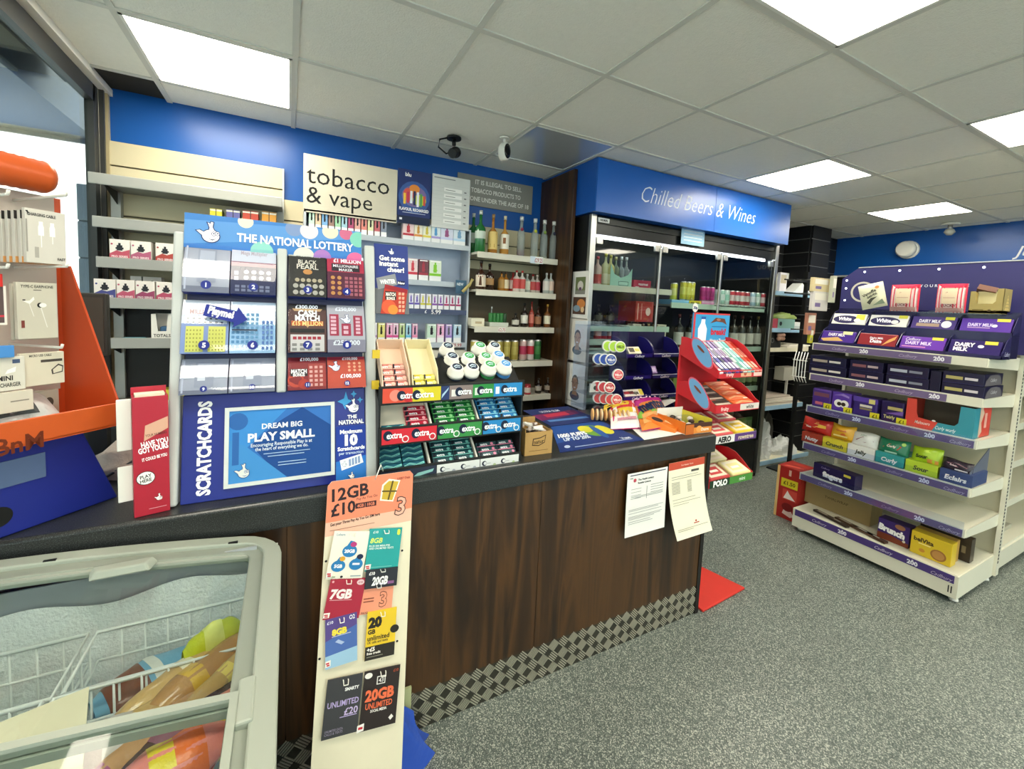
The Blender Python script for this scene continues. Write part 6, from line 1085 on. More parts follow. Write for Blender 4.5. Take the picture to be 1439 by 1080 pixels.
MB().box(GXF-.015, GXB-.03, GY0, GY1, .155, .168, SC).obj('base_deck', gd); MB().box(GXF-.02, GXF-.01, GY0, GY1, .035, .165, SC).obj('kick_panel', gd); MB().box(GXF-.02, GXB, GY0-.006, GY0, .035, .165, SC).obj('side_kick', gd); MB().box(GXF-.02, GXB, GY1, GY1+.006, .035, .165, SC).obj('side_kick', gd)
MB().box(GXF-.024, GXF-.02, GY0+.01, GY1-.01, .118, .162, PUD).obj('price_strip', gd); edge_text(5, .12, GXF-.024, .038)
for x, y in ((GXF+.04, GY0+.02), (GXB-.06, GY0+.02), (GXF+.04, GY1-.03)): MB().lathe([(.022, .003), (.02, .014), (.006, .018), (.006, .036)], WHITE, 12, c=(x, y, 0)).obj('foot', gd)
for k in range(2): MB().box(GXF-.0215, GXF-.0205, GY0+.015+.012*k, GY0+.02+.012*k, .06, .10, BLACK).obj('slot', gd)
# header board with LED dots
hb = thing('header_board', 'large dark purple header board with dotted lights above the chocolates', 'sign', (0, 0, 0)); HXp = 3.772; NB = M('2E2C5E', .4)
z0 = 1.39; zt_ = PX(1195, 377, HXp).z; yL = PX(1181, 420, HXp).y; yR = .0
MB().prism([(HXp, yL, z0), (HXp, yR, z0), (HXp, yR, zt_), (HXp, yL-.10, zt_), (HXp, yL, zt_-.08)], (.03, 0, 0), NB).obj('board', hb)
MB().prism([(HXp-.004, yR, zt_), (HXp-.004, yL-.10, zt_), (HXp+.034, yL-.10, zt_), (HXp+.034, yR, zt_)], (0, 0, .006), M('B8BCC0', .3, .4)).obj('top_trim', hb)
DOT = emis('E8EEFF', 3.0)
for k in range(9):
    y = yL-.14-k*.205
    if y > yR+.03: MB().lathe([(.007, 0), (.006, .003)], DOT, 10, Matrix.Translation((HXp, y, zt_-.03))@Matrix.Rotation(-PI/2, 4, 'Y')).obj('light_dot', hb)
for dz in (.09, .15, .24): MB().lathe([(.007, 0), (.006, .003)], DOT, 10, Matrix.Translation((HXp, yL-.03, zt_-dz))@Matrix.Rotation(-PI/2, 4, 'Y')).obj('light_dot', hb)
A = PX(1212, 410, HXp-.001); T = Matrix.Translation((HXp, A.y, A.z))@Matrix.Rotation(-PI/2, 4, 'Y')
mb = MB()
for k in range(24):
    a, b = 2*PI*k/24, 2*PI*(k+1)/24; pr_ = [T@Vector((r*math.cos(q), r*math.sin(q), .001)) for r, q in ((.062, a), (.075, a), (.075, b), (.062, b))]; mb.add(pr_, [(0, 1, 2, 3)], ink('B8B4A8'))
mb.obj('ring_print', hb)
A = PX(1298, 402, HXp-.001); MB().art(Fr((HXp-.001, A.y+.02, A.z-.012), (0, -1, 0), (0, 0, 1)), .3, .03, [('t', 0, .5, .6, "Y O U R   C H O I C E", 'D8DCE8', .01, 1.2, 0, 'l')]).obj('lettering', hb)
# row behind the header: aisle run with shelves facing the viewer
g2 = thing('aisle_shelves', 'cream run of shelves behind the confectionery bay at the right edge', 'shelving', (0, 0, 0))
MB().box(3.88, 6.1, 1.25, 1.28, .05, 1.4, M('C9C3AA', .6)).obj('back_panel', g2)
for k, z in enumerate((1.15, .93, .68, .42)): MB().box(3.88, 6.1, .90, 1.25, z-.012, z, SC).obj('shelf_board', g2); MB().box(3.88, 6.1, .89, .90, z-.04, z+.004, SC).obj('shelf_front', g2)
MB().box(3.88, 6.1, .86, 1.25, .15, .165, SC).obj('base_deck', g2); MB().box(3.88, 6.1, .85, .86, .035, .15, SC).obj('kick_panel', g2)
for k in range(6):
    o = bar(Fr((3.93+k*.16, .93, (.42, .68, .93)[k % 3]+.0), (1, 0, 0), (0, 0, 1)), .13, .13, .0, 'A84A3A', None, 'x') if False else None
for k, (z, c, n) in enumerate(((.424, '8A9A98', 'grey wire basket of goods on the lowest aisle shelf'), (.684, 'A8483A', 'red packet on the second aisle shelf'), (.934, '3A3A34', 'dark packet on the third aisle shelf'))):
    t = thing('goods_box', n, 'box', (3.95, .95, z)); MB().box(0, .3, 0, .2, 0, .14, M(c, .5)).obj('carton', t, bev=.01); MB().art(Fr((0, 0, 0), (1, 0, 0), (0, 0, 1)), .3, .14, [('r', .1, .2, .9, .7, 'D8D0C0'), ('e', .3, .45, .15, .15, c)]).obj('print', t)
tag(MB().box(.0, .5, 0, .3, 0, .03, M('B8B4A0', .5)).obj('tray', loc=(3.95, .92, .166), bev=.004), 'pale flat tray on the base of the aisle shelves', 'tray')
# goods facing the aisle: y from image columns on a shelf
FN = lambda y, z, X=GXF+.02: Fr((X, y, z), (0, -1, 0), (0, 0, 1))
def face(name, label, cat, px0, px1, z, h, d, c, items, X=GXF+.02, group=None, bev=.002, yaw=0, lean=0):
    y0, y1 = gy(px0, X, z), gy(px1, X, z); w = y0-y1
    t = thing(name, label, cat, (X, y0, z), -PI/2+yaw, group); t.rotation_euler = (lean, 0, -PI/2+yaw)
    MB().box(0, w, 0, d, 0, h, M(c, .35)).obj('carton', t, bev=bev)
    if items: MB().art(Fr((0, 0, 0), (1, 0, 0), (0, 0, 1)), w, h, items).obj('print', t)
    return t
# tiered bar holder on the top shelf
th = thing('chocolate_rack', 'two tier dark purple chocolate bar holder on the top shelf', 'display rack', (0, 0, 0)); DP = M('1E1A4A', .25, coat=.3)
RX = [GXF+.04, GXF+.16]; RZ2 = [1.376, 1.50]; yA, yB_ = gy(1150, RX[0], 1.4), gy(1408, RX[0], 1.4)
for k in range(2):
    x, z = RX[k], RZ2[k]
    MB().box(x, x+.004, yB_, yA, z-.002, z+.018, DP).obj('front_lip', th); MB().prism([(x, yA, z-.002), (x+.12, yA, z-.002), (x+.12, yA, z+.03), (x, yA, z+.002)], (0, yB_-yA, 0), DP).obj('tray', th); MB().box(x+.11, x+.115, yB_, yA, z, z+.13, DP).obj('back_strip', th)
    for j in range(5):
        y = yA+(yB_-yA)*j/4; MB().prism([(x, y, z-.002), (x+.11, y, z-.002), (x+.11, y, z+.12), (x+.06, y, z+.10), (x, y, z+.03)], (0, .003 if j else -.003, 0), DP).obj('divider', th)
MB().box(RX[1]-.005, RX[1]+.115, yB_, yA, 1.376, 1.497, M('16143A', .4)).obj('lower_block', th)
MB().art(Fr((RX[0], yB_-.0035, 1.38), (1, 0, 0), (0, 0, 1)), .12, .12, [('t', .55, .2, .2, 'Cadbury', 'C8C4E0', 0, .7, 0, 'c', .4)]).obj('print', th)
P1 = 'A888C0'; W1 = 'F0ECF4'
bars = [(1, 0, 'E4E0D8', [('e', .42, .5, .9, .34, '2A2450'), ('t', .38, .55, .3, 'White', W1, .04, .4), ('r', .7, .5, .95, .95, 'D8D44A'), ('e', .75, .45, .22, .16, 'E8E4E0')], 'white and navy chocolate bar at the left of the upper tier'),
        (1, 1, 'E4E0D8', [('e', .42, .5, .9, .34, '2A2450'), ('t', .38, .55, .3, 'White', W1, .04, .4), ('r', .75, .75, .97, 1, 'D8D44A'), ('e', .68, .45, .22, .16, 'E8E4E0')], 'white and navy chocolate bar second on the upper tier'),
        (1, 2, '4A3A7A', [('t', .42, .66, .24, 'DAIRY MILK', W1, .03, .5), ('r', .12, .25, .65, .48, 'A8907A'), ('e', .8, .45, .26, .26, 'E4E2E0'), ('r', .75, .78, .95, 1, 'D8D44A')], 'dark purple bar with a white teacup on the upper tier'),
        (1, 3, '5A3A9A', [('t', .4, .55, .22, 'DAIRY MILK', 'D8C8E8', .03, .5), ('r', .15, .3, .6, .38, P1), ('r', .7, .8, .95, 1, 'E0C848'), ('e', .68, .5, .12, .1, W1)], 'plain purple bar at the right of the upper tier'),
        (0, 0, '4A2E8A', [('t', .45, .7, .24, 'DAIRY MILK', W1, .03, .5), ('p', [(0, .3), (.5, .5), (.7, .2), (.1, .1)], 'C8A060'), ('r', .62, .75, .9, 1, 'E4DCA0')], 'purple bar with golden biscuit print at the left of the lower tier'),
        (0, 1, '8A2A30', [('t', .48, .66, .16, 'Dairy Milk', W1, .02, .35), ('t', .48, .42, .26, 'Daim', W1, .04, .3), ('p', [(.65, .1), (.95, .6), (.98, .9), (.8, .6)], 'D89A5A')], 'dark red chocolate bar second on the lower tier'),
        (0, 2, '6A3AA8', [('t', .28, .8, .22, 'Cadbury', W1, .0, .35, 0, 'c', .4), ('t', .42, .52, .24, 'DAIRY MILK', 'E4D4F0', .03, .6), ('r', .05, .2, .6, .28, 'D08AC0'), ('r', .7, .8, .95, 1, 'E0C848')], 'bright purple bar third on the lower tier'),
        (0, 3, '2E2060', [('t', .3, .68, .26, 'DAIRY', W1, .04, .4), ('t', .24, .36, .26, 'MILK', W1, .04, .3), ('r', .68, .76, .92, .98, 'E0C848'), ('e', .62, .6, .14, .1, W1)], 'dark purple bar with big DAIRY MILK letters on the lower tier')]
for k, j, c, it, n in bars:
    x, z = RX[k]+.012, RZ2[k]+.006; dy = (yB_-yA)/4; y0 = yA+dy*j-.01; w = -dy-.02
    f = Fr((x, y0, z), (0, -1, 0), (math.sin(.42), 0, math.cos(.42))); bar(f, w, .088, .012, c, it, n)
    bpy.context.view_layer.update() if False else None
# bags and boxes above, on the holder
zt2 = RZ2[1]+.125
def bagf(label, pxs, Y_, z, h, c, items, roll=0, X=GXF+.20):
    y0, y1 = gy(pxs[0], X, z), gy(pxs[1], X, z); w = y0-y1; t = thing('sweet_bag', label, 'sweets', (X, y0, z)); t.rotation_euler = (roll, .0, 0)
    def f(u, v, q=0, s=1): e = max(0, 16*u*(1-u)*v*(1-v))**.4; return Vector((-s*(.028*e)-q, -u*w, v*h))
    MB().grid(lambda u, v: f(1-u, v), 10, 10, M(c, .3, bump=.15)).grid(lambda u, v: f(u, v, 0, -1), 10, 10, M(c, .3, bump=.15)).obj('wrapper', t)
    mb = MB()
    for n_, i in enumerate(items):
        if i[0] == 'r':
            x0, ya, x1, yb = i[1:5]; N = 5; its = [('p', [(x0+(x1-x0)*(a+p)/N, ya+(yb-ya)*(b+q)/N) for p, q in ((0, 0), (1, 0), (1, 1), (0, 1))], i[5]) for a in range(N) for b in range(N)] if (x1-x0) > .08 else [('p', [(x0+(x1-x0)*p, ya+(yb-ya)*(b+q)/N) for p, q in ((0, 0), (1, 0), (1, 1), (0, 1))], i[5]) for b in range(N)]
        else: its = [i]
        mb.art(None, w, h, its, lift=.002+.0008*n_, bend=lambda x, y, q: f(x, y, q))
    mb.obj('print', t); return t
RX2 = GXF+.185
MB().box(GXF+.16, GXF+.30, gy(1205, GXF+.2, zt2), gy(1412, GXF+.2, zt2), RZ2[1]+.112, RZ2[1]+.118, ACRYL).obj('clear_shelf', th)
zt2 = RZ2[1]+.119
st = [('r', .02+k*.12, .0, .06+k*.12, 1, 'D83A50') for k in range(9) if k not in (3, 4)]
bagf('cream sweet bag leaning on the header board, with dark leaf print', (1212, 1248), 0, zt2-.0, .165, 'E0DFC0', [('t', .45, .62, .12, 'Vanoffe', '2A2A24', .03, .6, 20), ('t', .55, .5, .1, 'delight', '2A2A24', .03, .5, 20), ('p', [(.3, .25), (.5, .4), (.75, .42), (.55, .3), (.4, .15)], '4A4A40'), ('p', [(.5, .1), (.9, .3), (.95, .1)], '8A9A80'), ('e', .8, .8, .07, .06, 'D8844A')], roll=-.25)
for a, b, n in ((1250, 1290, 'left'), (1314, 1356, 'right')):
    bagf('pink and white striped sweet bag on the bar holder, the %s one' % n, (a, b), 0, zt2, .17, 'EEE0DC', [('r', 0, .86, 1, 1, 'C8284A')]+st+[('r', .24, .3, .76, .84, 'E8D4B4'), ('t', .5, .72, .06, 'JELLY', '9A6A5A', .01, .35), ('r', .3, .5, .7, .52, 'C89A88'), ('t', .5, .24, .09, 'LUCKY', '7A3A3A', .02, .6), ('r', .05, .02, .95, .16, 'B8908A')])
t = face('sweet_carton', 'golden olive open carton on the right end of the bar holder', 'box', 1360, 1408, zt2, .02, .12, 'A8965A', None, X=GXF+.19)
y0, y1 = gy(1360, GXF+.19, zt2), gy(1408, GXF+.19, zt2); w = y0-y1; GO = M('A8965A', .45)
MB().prism([(0, 0, 0), (w, 0, 0), (w, 0, .14), (w*.80, 0, .14), (w*.78, 0, .07), (w*.7, 0, .055), (w*.25, 0, .055), (w*.18, 0, .08), (w*.16, 0, .125), (0, 0, .125)], (0, .002, 0), GO).box(0, .002, 0, .12, 0, .125, GO).box(w-.002, w, 0, .12, 0, .14, GO).box(0, w, .118, .12, 0, .13, M('D8D4A8', .5)).obj('carton_walls', t)
MB().art(Fr((0, -.0003, 0), (1, 0, 0), (0, 0, 1)), w, .14, [('r', .12, .1, .45, .16, '6A5A2A'), ('e', .62, .12, .05, .05, '4A3A1E'), ('e', .78, .1, .04, .03, '4A3A1E')]).obj('print', t)
MB().art(Fr((w+.0003, 0, 0), (0, 1, 0), (0, 0, 1)), .12, .14, [('p', [(.2+.06*k, .15+.13*k), (.8-.06*k, .15+.13*k), (.74-.06*k, .25+.13*k), (.26+.06*k, .25+.13*k)], 'D8C078') for k in range(5)]).obj('side_print', t)
tag(MB().box(.02, .08, -.05, .03, 0, .03, M('6A4436', .5), Matrix.Rotation(.35, 4, 'Y')).obj('chocolate_block', loc=(GXF+.27, gy(1385, GXF+.29, zt2+.14), zt2+.145), rot=(.3, 0, .2)), 'brown block standing out of the golden carton', 'chocolate')
# second shelf: long dark boxes
def sel(x0, x1, c1, c2): return [('r', x0, .35, x1, .65, c1), ('r', x1+.03, .4, x1+.2, .6, c2)]
zz = SHZ[1]+.002
rows = [(1136, 1188, 'B8A898', 'E4DCD4', 'navy'), (1192, 1240, '8A5A60', 'C8B0B0', 'maroon printed'), (1244, 1304, 'B8BCC8', '8A8C9A', 'silver printed'), (1322, 1382, 'B8AC6A', 'D8D0D4', 'gold printed')]
for a, b, c1, c2, n in rows:
    for r in range(2):
        face('biscuit_carton', 'long dark purple carton, %s, %s of its stack on the second shelf' % (n, ('bottom', 'top')[r]), 'box', a+2*r, b-(0 if r else 0), zz+r*.066, .064, .28, '1A1638', [('r', .08, .35, .5, .62, c1), ('r', .55, .38, .86, .6, c2), ('r', .0, .0, 1, .06, '2E2A58')])
t = face('biscuit_carton', 'dark carton filling the gap in the second shelf row', 'box', 1305, 1320, zz, .12, .25, '141230', None)
for r in range(2):
    MB().art(Fr((0, 0, 0), (1, 0, 0), (0, 0, 1)), .28, .064, [('p', [(.05, 0), (.95, 0), (.85, .75), (.6, .95), (.3, .9), (.1, .5)], '6A6468'), ('t', .5, .5, .3, 'Cadbury', 'D8D4D8', 0, .4, 0, 'c', .4)]).obj('end_print', [o for o in COL.objects if o.name.startswith('biscuit_carton') and 'gold printed' in o.get('label', '')][r], loc=(gy(1322+2*r, GXF+.02, zz+r*.066)-gy(1382, GXF+.02, zz+r*.066)+.0005, 0, 0), rot=(0, 0, PI/2))
# third shelf: purple packs with yellow tickets, coral and teal box
zz = SHZ[2]+.002
for a, b, h, c, it, n in [(1140, 1166, .13, '4A2E80', [('r', .1, .6, .9, .8, '7A4A5A'), ('r', .2, .15, .6, .3, 'C86A7A'), ('r', .1, .9, 1, 1, '6A4AA0')], 'purple pack with a pink dash, left end of the third shelf'), (1167, 1194, .13, '5A38A0', [('e', .38, .42, .2, .2, 'F0ECE8'), ('e', .68, .42, .2, .2, 'F0ECE8'), ('e', .42, .4, .1, .1, '3A2A20'), ('e', .64, .4, .1, .1, '3A2A20'), ('p', [(.1, .8), (.6, .95), (.9, .85), (.9, .75), (.5, .85)], '9A80C8')], 'purple pack with two round eyes on the third shelf'),
                          (1197, 1231, .125, '3A2870', [('r', 0, .75, 1, 1, '5A40A0'), ('r', .3, .5, .8, .62, 'D8D0C0'), ('r', .3, .36, .8, .46, '8A7A5A'), ('r', .65, .72, .9, .95, 'D8CC7A')], 'dark purple stacked pack third on the third shelf'), (1236, 1268, .13, '2A1E50', [('r', .3, .6, .95, .75, 'B8A86A'), ('t', .4, .25, .16, 'Twirly', 'E4DC8A', .02, .5), ('p', [(.2, .4), (.6, .5), (.98, .6), (.98, .4)], '7A58A8')], 'dark purple pack with cream lettering next to the coral box')]:
    t = face('chocolate_pack', n, 'chocolate', a, b, zz, h, .14, c, it, bev=.008)
    y = gy(b-10, GXF+.012, zz); MB().art(Fr((0, 0, 0), (1, 0, 0), (0, 0, 1)), .05, .042, [('r', 0, 0, 1, 1, 'D8CC2A'), ('t', .5, .5, .5, '£1', '5A5010', .03)]).obj('price_ticket', t, loc=(gy(a, GXF+.02, zz)-gy(b-9, GXF+.02, zz), -.003, -.004))
y0, y1 = gy(1271, GXF+.02, zz), gy(1366, GXF+.02, zz); w = y0-y1; CO = M('D84A3C', .4); TE = M('3A94A4', .4); hb_ = .17
t = thing('sweet_carton', 'large cut-out coral and teal carton on the third shelf', 'box', (GXF+.02, y0, zz), -PI/2)
MB().prism([(0, 0, 0), (w*.42, 0, 0), (w*.5, 0, .055), (w*.2, 0, .065), (w*.17, 0, .09), (w*.15, 0, hb_), (0, 0, hb_)], (0, .003, 0), CO).obj('coral_panel', t)
MB().prism([(w*.42, 0, 0), (w, 0, 0), (w, 0, hb_), (w*.80, 0, hb_), (w*.79, 0, .075), (w*.74, 0, .055), (w*.5, 0, .055)], (0, .003, 0), TE).obj('teal_panel', t)
MB().box(w-.003, w, .003, .09, 0, hb_, TE).box(w-.003, w, .09, .24, 0, hb_, CO).obj('side_panel', t); MB().box(0, .003, .003, .24, 0, hb_, CO).obj('side_panel', t); MB().box(0, w, .24, .243, 0, hb_, M('6A6456', .6)).box(0, w, 0, .24, -.001, .002, M('6A6456', .6)).obj('inner_panel', t)
MB().art(Fr((0, -.0003, 0), (1, 0, 0), (0, 0, 1)), w, hb_, [('t', .27, .22, .11, 'Maltesers', 'F4E0D8', .01, .24, 0, 'c', .3), ('t', .62, .16, .12, 'Curly wurly', 'E4F0F0', .01, .3, 0, 'c', .3), ('e', .44, .36, .05, .03, 'F0ECE8')]).obj('print', t)
MB().art(Fr((w+.0004, 0, 0), (0, 1, 0), (0, 0, 1)), .24, hb_, [('p', [(.3, 0), (.5, .2), (.42, .5), (.55, .8), (.45, 1), (.3, 1)], 'D8B8A0'), ('r', .6, .3, .75, .8, 'E8A898')]).obj('side_print', t)
# fourth shelf: bags in coloured trays
zz = SHZ[3]+.002; XT = GXF+.03
tr4 = [(1126, 1155, 'A8402E', 'Nutty', 'terracotta'), (1155, 1190, 'D8C83A', 'Crunch', 'yellow'), (1190, 1229, 'E4E2DC', 'Jelly', 'white'), (1229, 1270, '3A9A9A', 'Curly', 'teal'), (1271, 1317, 'B8D03A', 'Sour', 'lime'), (1319, 1366, '3A4A78', 'Eclairs', 'navy')]
for a, b, c, w_, n in tr4:
    face('shelf_tray', n+' cardboard tray lettered '+w_+' on the fourth shelf', 'tray', a, b-1, zz, .07, .22, c, [('t', .5, .45, .36, w_, 'F4F0EC' if c not in ('D8C83A', 'E4E2DC', 'B8D03A') else '4A4A3A', .04, .75, 0, 'c', .15)], X=XT)
def pillow(label, a, b, z, h, c, items, seed, X, lean=.25, name='sweet_bag', dep=.1):
    y0, y1 = gy(a, X, z), gy(b, X, z); w = y0-y1; random.seed(seed); ph = [random.uniform(0, 6) for _ in range(4)]
    t = thing(name, label, 'sweets', (X, y0, z)); t.rotation_euler = (0, lean, 0)
    def f(u, v, q=0, s=1): e = max(0, 16*u*(1-u)*v*(1-v))**.4; return Vector((-s*(.035*e*(1+.2*math.sin(7*u+ph[0])*math.sin(6*v+ph[1])))-q, -u*w, v*h*(1+.06*math.sin(5*u+ph[2]))))
    MB().grid(lambda u, v: f(1-u, v), 10, 10, M(c, .25, bump=.2)).grid(lambda u, v: f(u, v, 0, -1), 10, 10, M(c, .25, bump=.2)).obj('wrapper', t)
    mb = MB()
    for n_, i in enumerate(items): mb.art(None, w, h, [i], lift=.003+.0012*n_, bend=lambda x, y, q: f(x, y, q))
    mb.obj('print', t); return t
zb_ = zz+.072; XB_ = GXF+.075
for i_, (a, b, c, items, n) in enumerate([(1127, 1168, 'B82A24', [('p', [(.1, .4), (.5, .7), (.8, .6), (.5, .35)], 'E8B060'), ('t', .3, .35, .14, 'Nuts', 'F4E4D8', .03, .4), ('r', .6, .4, .85, .6, 'E0B040'), ('e', .55, .75, .12, .08, 'D86A3A')], 'big red crinkled sweet bag in the terracotta tray'), (1167, 1200, 'D8A42A', [('t', .5, .6, .14, 'Crunch', 'B83A2A', .03, .6), ('e', .6, .3, .16, .12, 'C8602A'), ('r', .2, .15, .8, .25, 'F0DC8A')], 'golden yellow sweet bag in the yellow tray'), (1196, 1232, 'DCDCD8', [('p', [(.2, .4), (.5, .65), (.9, .5), (.6, .3)], '8A4A5A'), ('t', .5, .75, .1, 'Jellies', '8AA08A', .01, .5)], 'white sweet bag with a plum print in the white tray'), (1233, 1276, '2A7A5A', [('p', [(.2, .4), (.4, .7), (.8, .6), (.7, .35)], 'C8503A'), ('t', .5, .55, .14, 'Curly', 'F0E8D8', .03, .4), ('e', .85, .75, .1, .1, 'A8D06A'), ('r', .3, .1, .7, .2, 'B8E0C8')], 'green sweet bag with a red print in the teal tray'),
     (1280, 1322, 'A8C82A', [('t', .4, .4, .2, 'Sour', '2A3A1E', .05, .55), ('p', [(.0, .7), (.5, .8), (1, .9), (1, .75), (.5, .65)], 'D0E85A'), ('r', .6, .1, .95, .3, 'C88A3A')], 'lime green sweet bag in the lime tray'), (1322, 1366, '2E2430', [('p', [(.2, .6), (.6, .7), (.9, .5), (.5, .4)], 'C88A9A'), ('t', .45, .5, .14, 'Eclair', 'E8D0D4', .03, .5), ('r', .5, .15, .9, .25, 'D8D4D8')], 'dark sweet bag with a pink print in the navy tray')]):
    pillow(n, a, b, zb_-(.0 if i_ < 2 else .015), .10 if i_ != 5 else .07, c, items, i_+3, XB_)
MB().prism([(GXF+.03, GY0+.02, zz), (GXF+.30, GY0+.02, zz), (GXF+.30, GY0+.02, zz+.19), (GXF+.05, GY0+.02, zz+.08)], (0, .004, 0), M('6A7080', .3)).obj('tray_side', gd)
# fifth shelf and base deck
face('biscuit_carton', 'dark purple carton lettered fingers alone on the fifth shelf', 'box', 1142, 1204, SHZ[4]+.002, .10, .08, '241A48', [('t', .3, .82, .12, 'Cadbury', 'B8A8D8', 0, .3, 0, 'c', .3), ('t', .48, .42, .34, 'fingers', 'F4F2F4', .07, .86), ('r', .74, .72, .9, .88, 'D8CC4A')], yaw=-.12, X=GXF+.04)
face('cardboard_box', 'plain brown cardboard box standing on the base shelf', 'box', 1130, 1222, .17, .205, .16, '9A8458', [('t', .5, .45, .09, 'TWIRLWRAP', '4A3E24', .0, .5)], X=GXF+.17)
face('chocolate_carton', 'flat yellow strip carton on top of the cardboard box', 'box', 1172, 1208, .376, .02, .12, 'B8A04A', None, X=GXF+.17)
face('snack_carton', 'purple and brown carton lettered Brunch on the base shelf', 'box', 1232, 1276, .17, .13, .08, '3A2468', [('p', [(0, 0), (1, 0), (1, .2), (.4, .32), (0, .3)], '7A3A24'), ('t', .45, .55, .28, 'Brunch', 'F8F6F4', .07, .84, -6), ('e', .7, .85, .2, .12, '9A6A4A'), ('e', .85, .25, .06, .06, 'D8C8B8')], X=GXF+.07)
face('biscuit_carton', 'yellow belVita biscuit carton at the right of the base shelf', 'box', 1278, 1335, .17, .135, .07, 'D8B82A', [('t', .32, .7, .18, 'belVita', '4A3A1E', .04, .5), ('e', .7, .3, .26, .24, '9A6A34'), ('e', .7, .3, .2, .18, 'B8864A'), ('e', .3, .25, .1, .08, 'C88A3A'), ('r', .2, .52, .5, .56, 'F4E8A0')], X=GXF+.05)
face('biscuit_carton', 'brown edged carton behind the yellow biscuit one', 'box', 1283, 1340, .17, .13, .06, 'B8904A', None, X=GXF+.13)
face('dark_carton', 'long dark empty display carton at the back of the base shelf', 'box', 1290, 1362, .17, .14, .06, '3A3026', [('r', .05+k*.13, .35, .13+k*.13, .65, '8A7A5A') for k in range(7)], X=GXF+.22)
for k, (px, dx, ln) in enumerate(((1140, .03, .24), (1170, .05, .26), (1195, .02, .2))):
    o = bar(Fr((GXF+dx+.02, gy(px, GXF+dx, .17), .170), (-.25, -1, 0), (1, -.25, 0)), ln, .035, .015, ('3A2E26', '5A4232', '4A3226')[k], [('r', .1, .2, .4, .7, 'B8AC98'), ('r', .6, .3, .8, .6, 'D8D0C0')], 'brown wrapped bar lying flat on the base shelf, '+('leftmost', 'middle', 'rightmost')[k])
# wire rack edge and white papers hanging at the far side of the bay
wr_ = MB()
for k in range(5): wr_.tube([(GXF+.02, GY1+.03+.02*k, 1.30), (GXF-.0, GY1+.03+.02*k, 1.24), (GXF-.0, GY1+.03+.02*k, 1.12), (GXF+.03, GY1+.03+.02*k, 1.08)], .003, WHITE)
wr_.tube([(GXF+.0, GY1+.02, 1.24), (GXF+.0, GY1+.12, 1.24)], .003, WHITE).tube([(GXF+.0, GY1+.02, 1.12), (GXF+.0, GY1+.12, 1.12)], .003, WHITE); tag(wr_.obj('wire_basket'), 'white wire basket hooked on the far side of the bay', 'basket')
# red carton on the floor
A = PZ(1087, 722, 0); B = PZ(1119, 733, 0)
yw = math.atan2(B.y-A.y, B.x-A.x); t = thing('festive_carton', 'tall red carton with a yellow ticket on the floor by the shelves', 'box', (A.x, A.y, 0), -PI/2+.05); W_ = .17; hR = gz(652, A.x, A.y)
MB().box(0, W_, 0, .20, 0, hR, M('A8241E', .4)).box(-.001, .018, -.001, .19, 0, hR-.001, M('E0B878', .5)).obj('carton', t, bev=.001)
MB().art(Fr((0, -.0015, 0), (1, 0, 0), (0, 0, 1)), W_, hR, [('r', .2, .62, .9, .78, 'D8C42A'), ('t', .55, .7, .07, '£1.50', '5A4A10', .03, .5), ('r', .3, .38, .9, .58, 'C8463A'), ('p', [(.35, .4), (.5, .56), (.6, .5), (.8, .42), (.85, .4)], 'F0E0D8'), ('p', [(.35, .1), (.5, .3), (.62, .25), (.85, .1), (.7, .06)], 'E8C8C0'), ('e', .55, .24, .1, .08, '7A1A1A'), ('r', .5, .85, .6, .96, 'E4B8A8')]).obj('print', t)
MB().art(Fr((0.02, 0, hR+.0003), (1, 0, 0), (0, 1, 0)), W_-.02, .2, [('p', [(.1, .1), (.9, .3), (.8, .5), (.1, .3)], 'D85A4A'), ('r', .2, .6, .8, .8, 'C84A3A')]).obj('top_print', t)
# ================================================================ SIM CARD BOARD hanging off the counter front
BT_ = PY(462, 677, 1.365); BB = PY(437, 1076, 1.20)
vB = Vector((0, 1.20-1.365, BB.z-BT_.z)).normalized(); SFm = Fr((BT_.x, 1.365, BT_.z), (1, 0, 0), -vB)
h_tr = hit(SFm, 581, 674); h_b = hit(SFm, 568, 1076); hb0 = hit(SFm, 437, 1076)
BL_ = 1.06
sb = thing('sim_card_board', 'tall cream board of SIM card packs with an orange header, hung on the counter', 'display board', (0, 0, 0))
x0t, x1t = -.002, h_tr[0]; x0b, x1b = hb0[0]*1.0, h_b[0]
def sp_(u, v): L_ = x0t+(x0b-x0t)*(-v)/abs(hb0[1]); R_ = x1t+(x1b-x1t)*(-v)/abs(hb0[1]); return SFm.p(L_+(R_-L_)*u, v)
pts = [sp_(.04, 0), sp_(0, -.012), sp_(0, -BL_), sp_(1, -BL_), sp_(1, -.012), sp_(.96, 0)]
MB().prism(pts, -SFm.n*.003, M('E6DEC4', .45)).obj('board', sb)
hd_h = abs(hit(SFm, 520, 742)[1])
def bb(x, y, q): return sp_(x, -hd_h*(1-y))+SFm.n*(.0006+q)
w_ = x1t-x0t
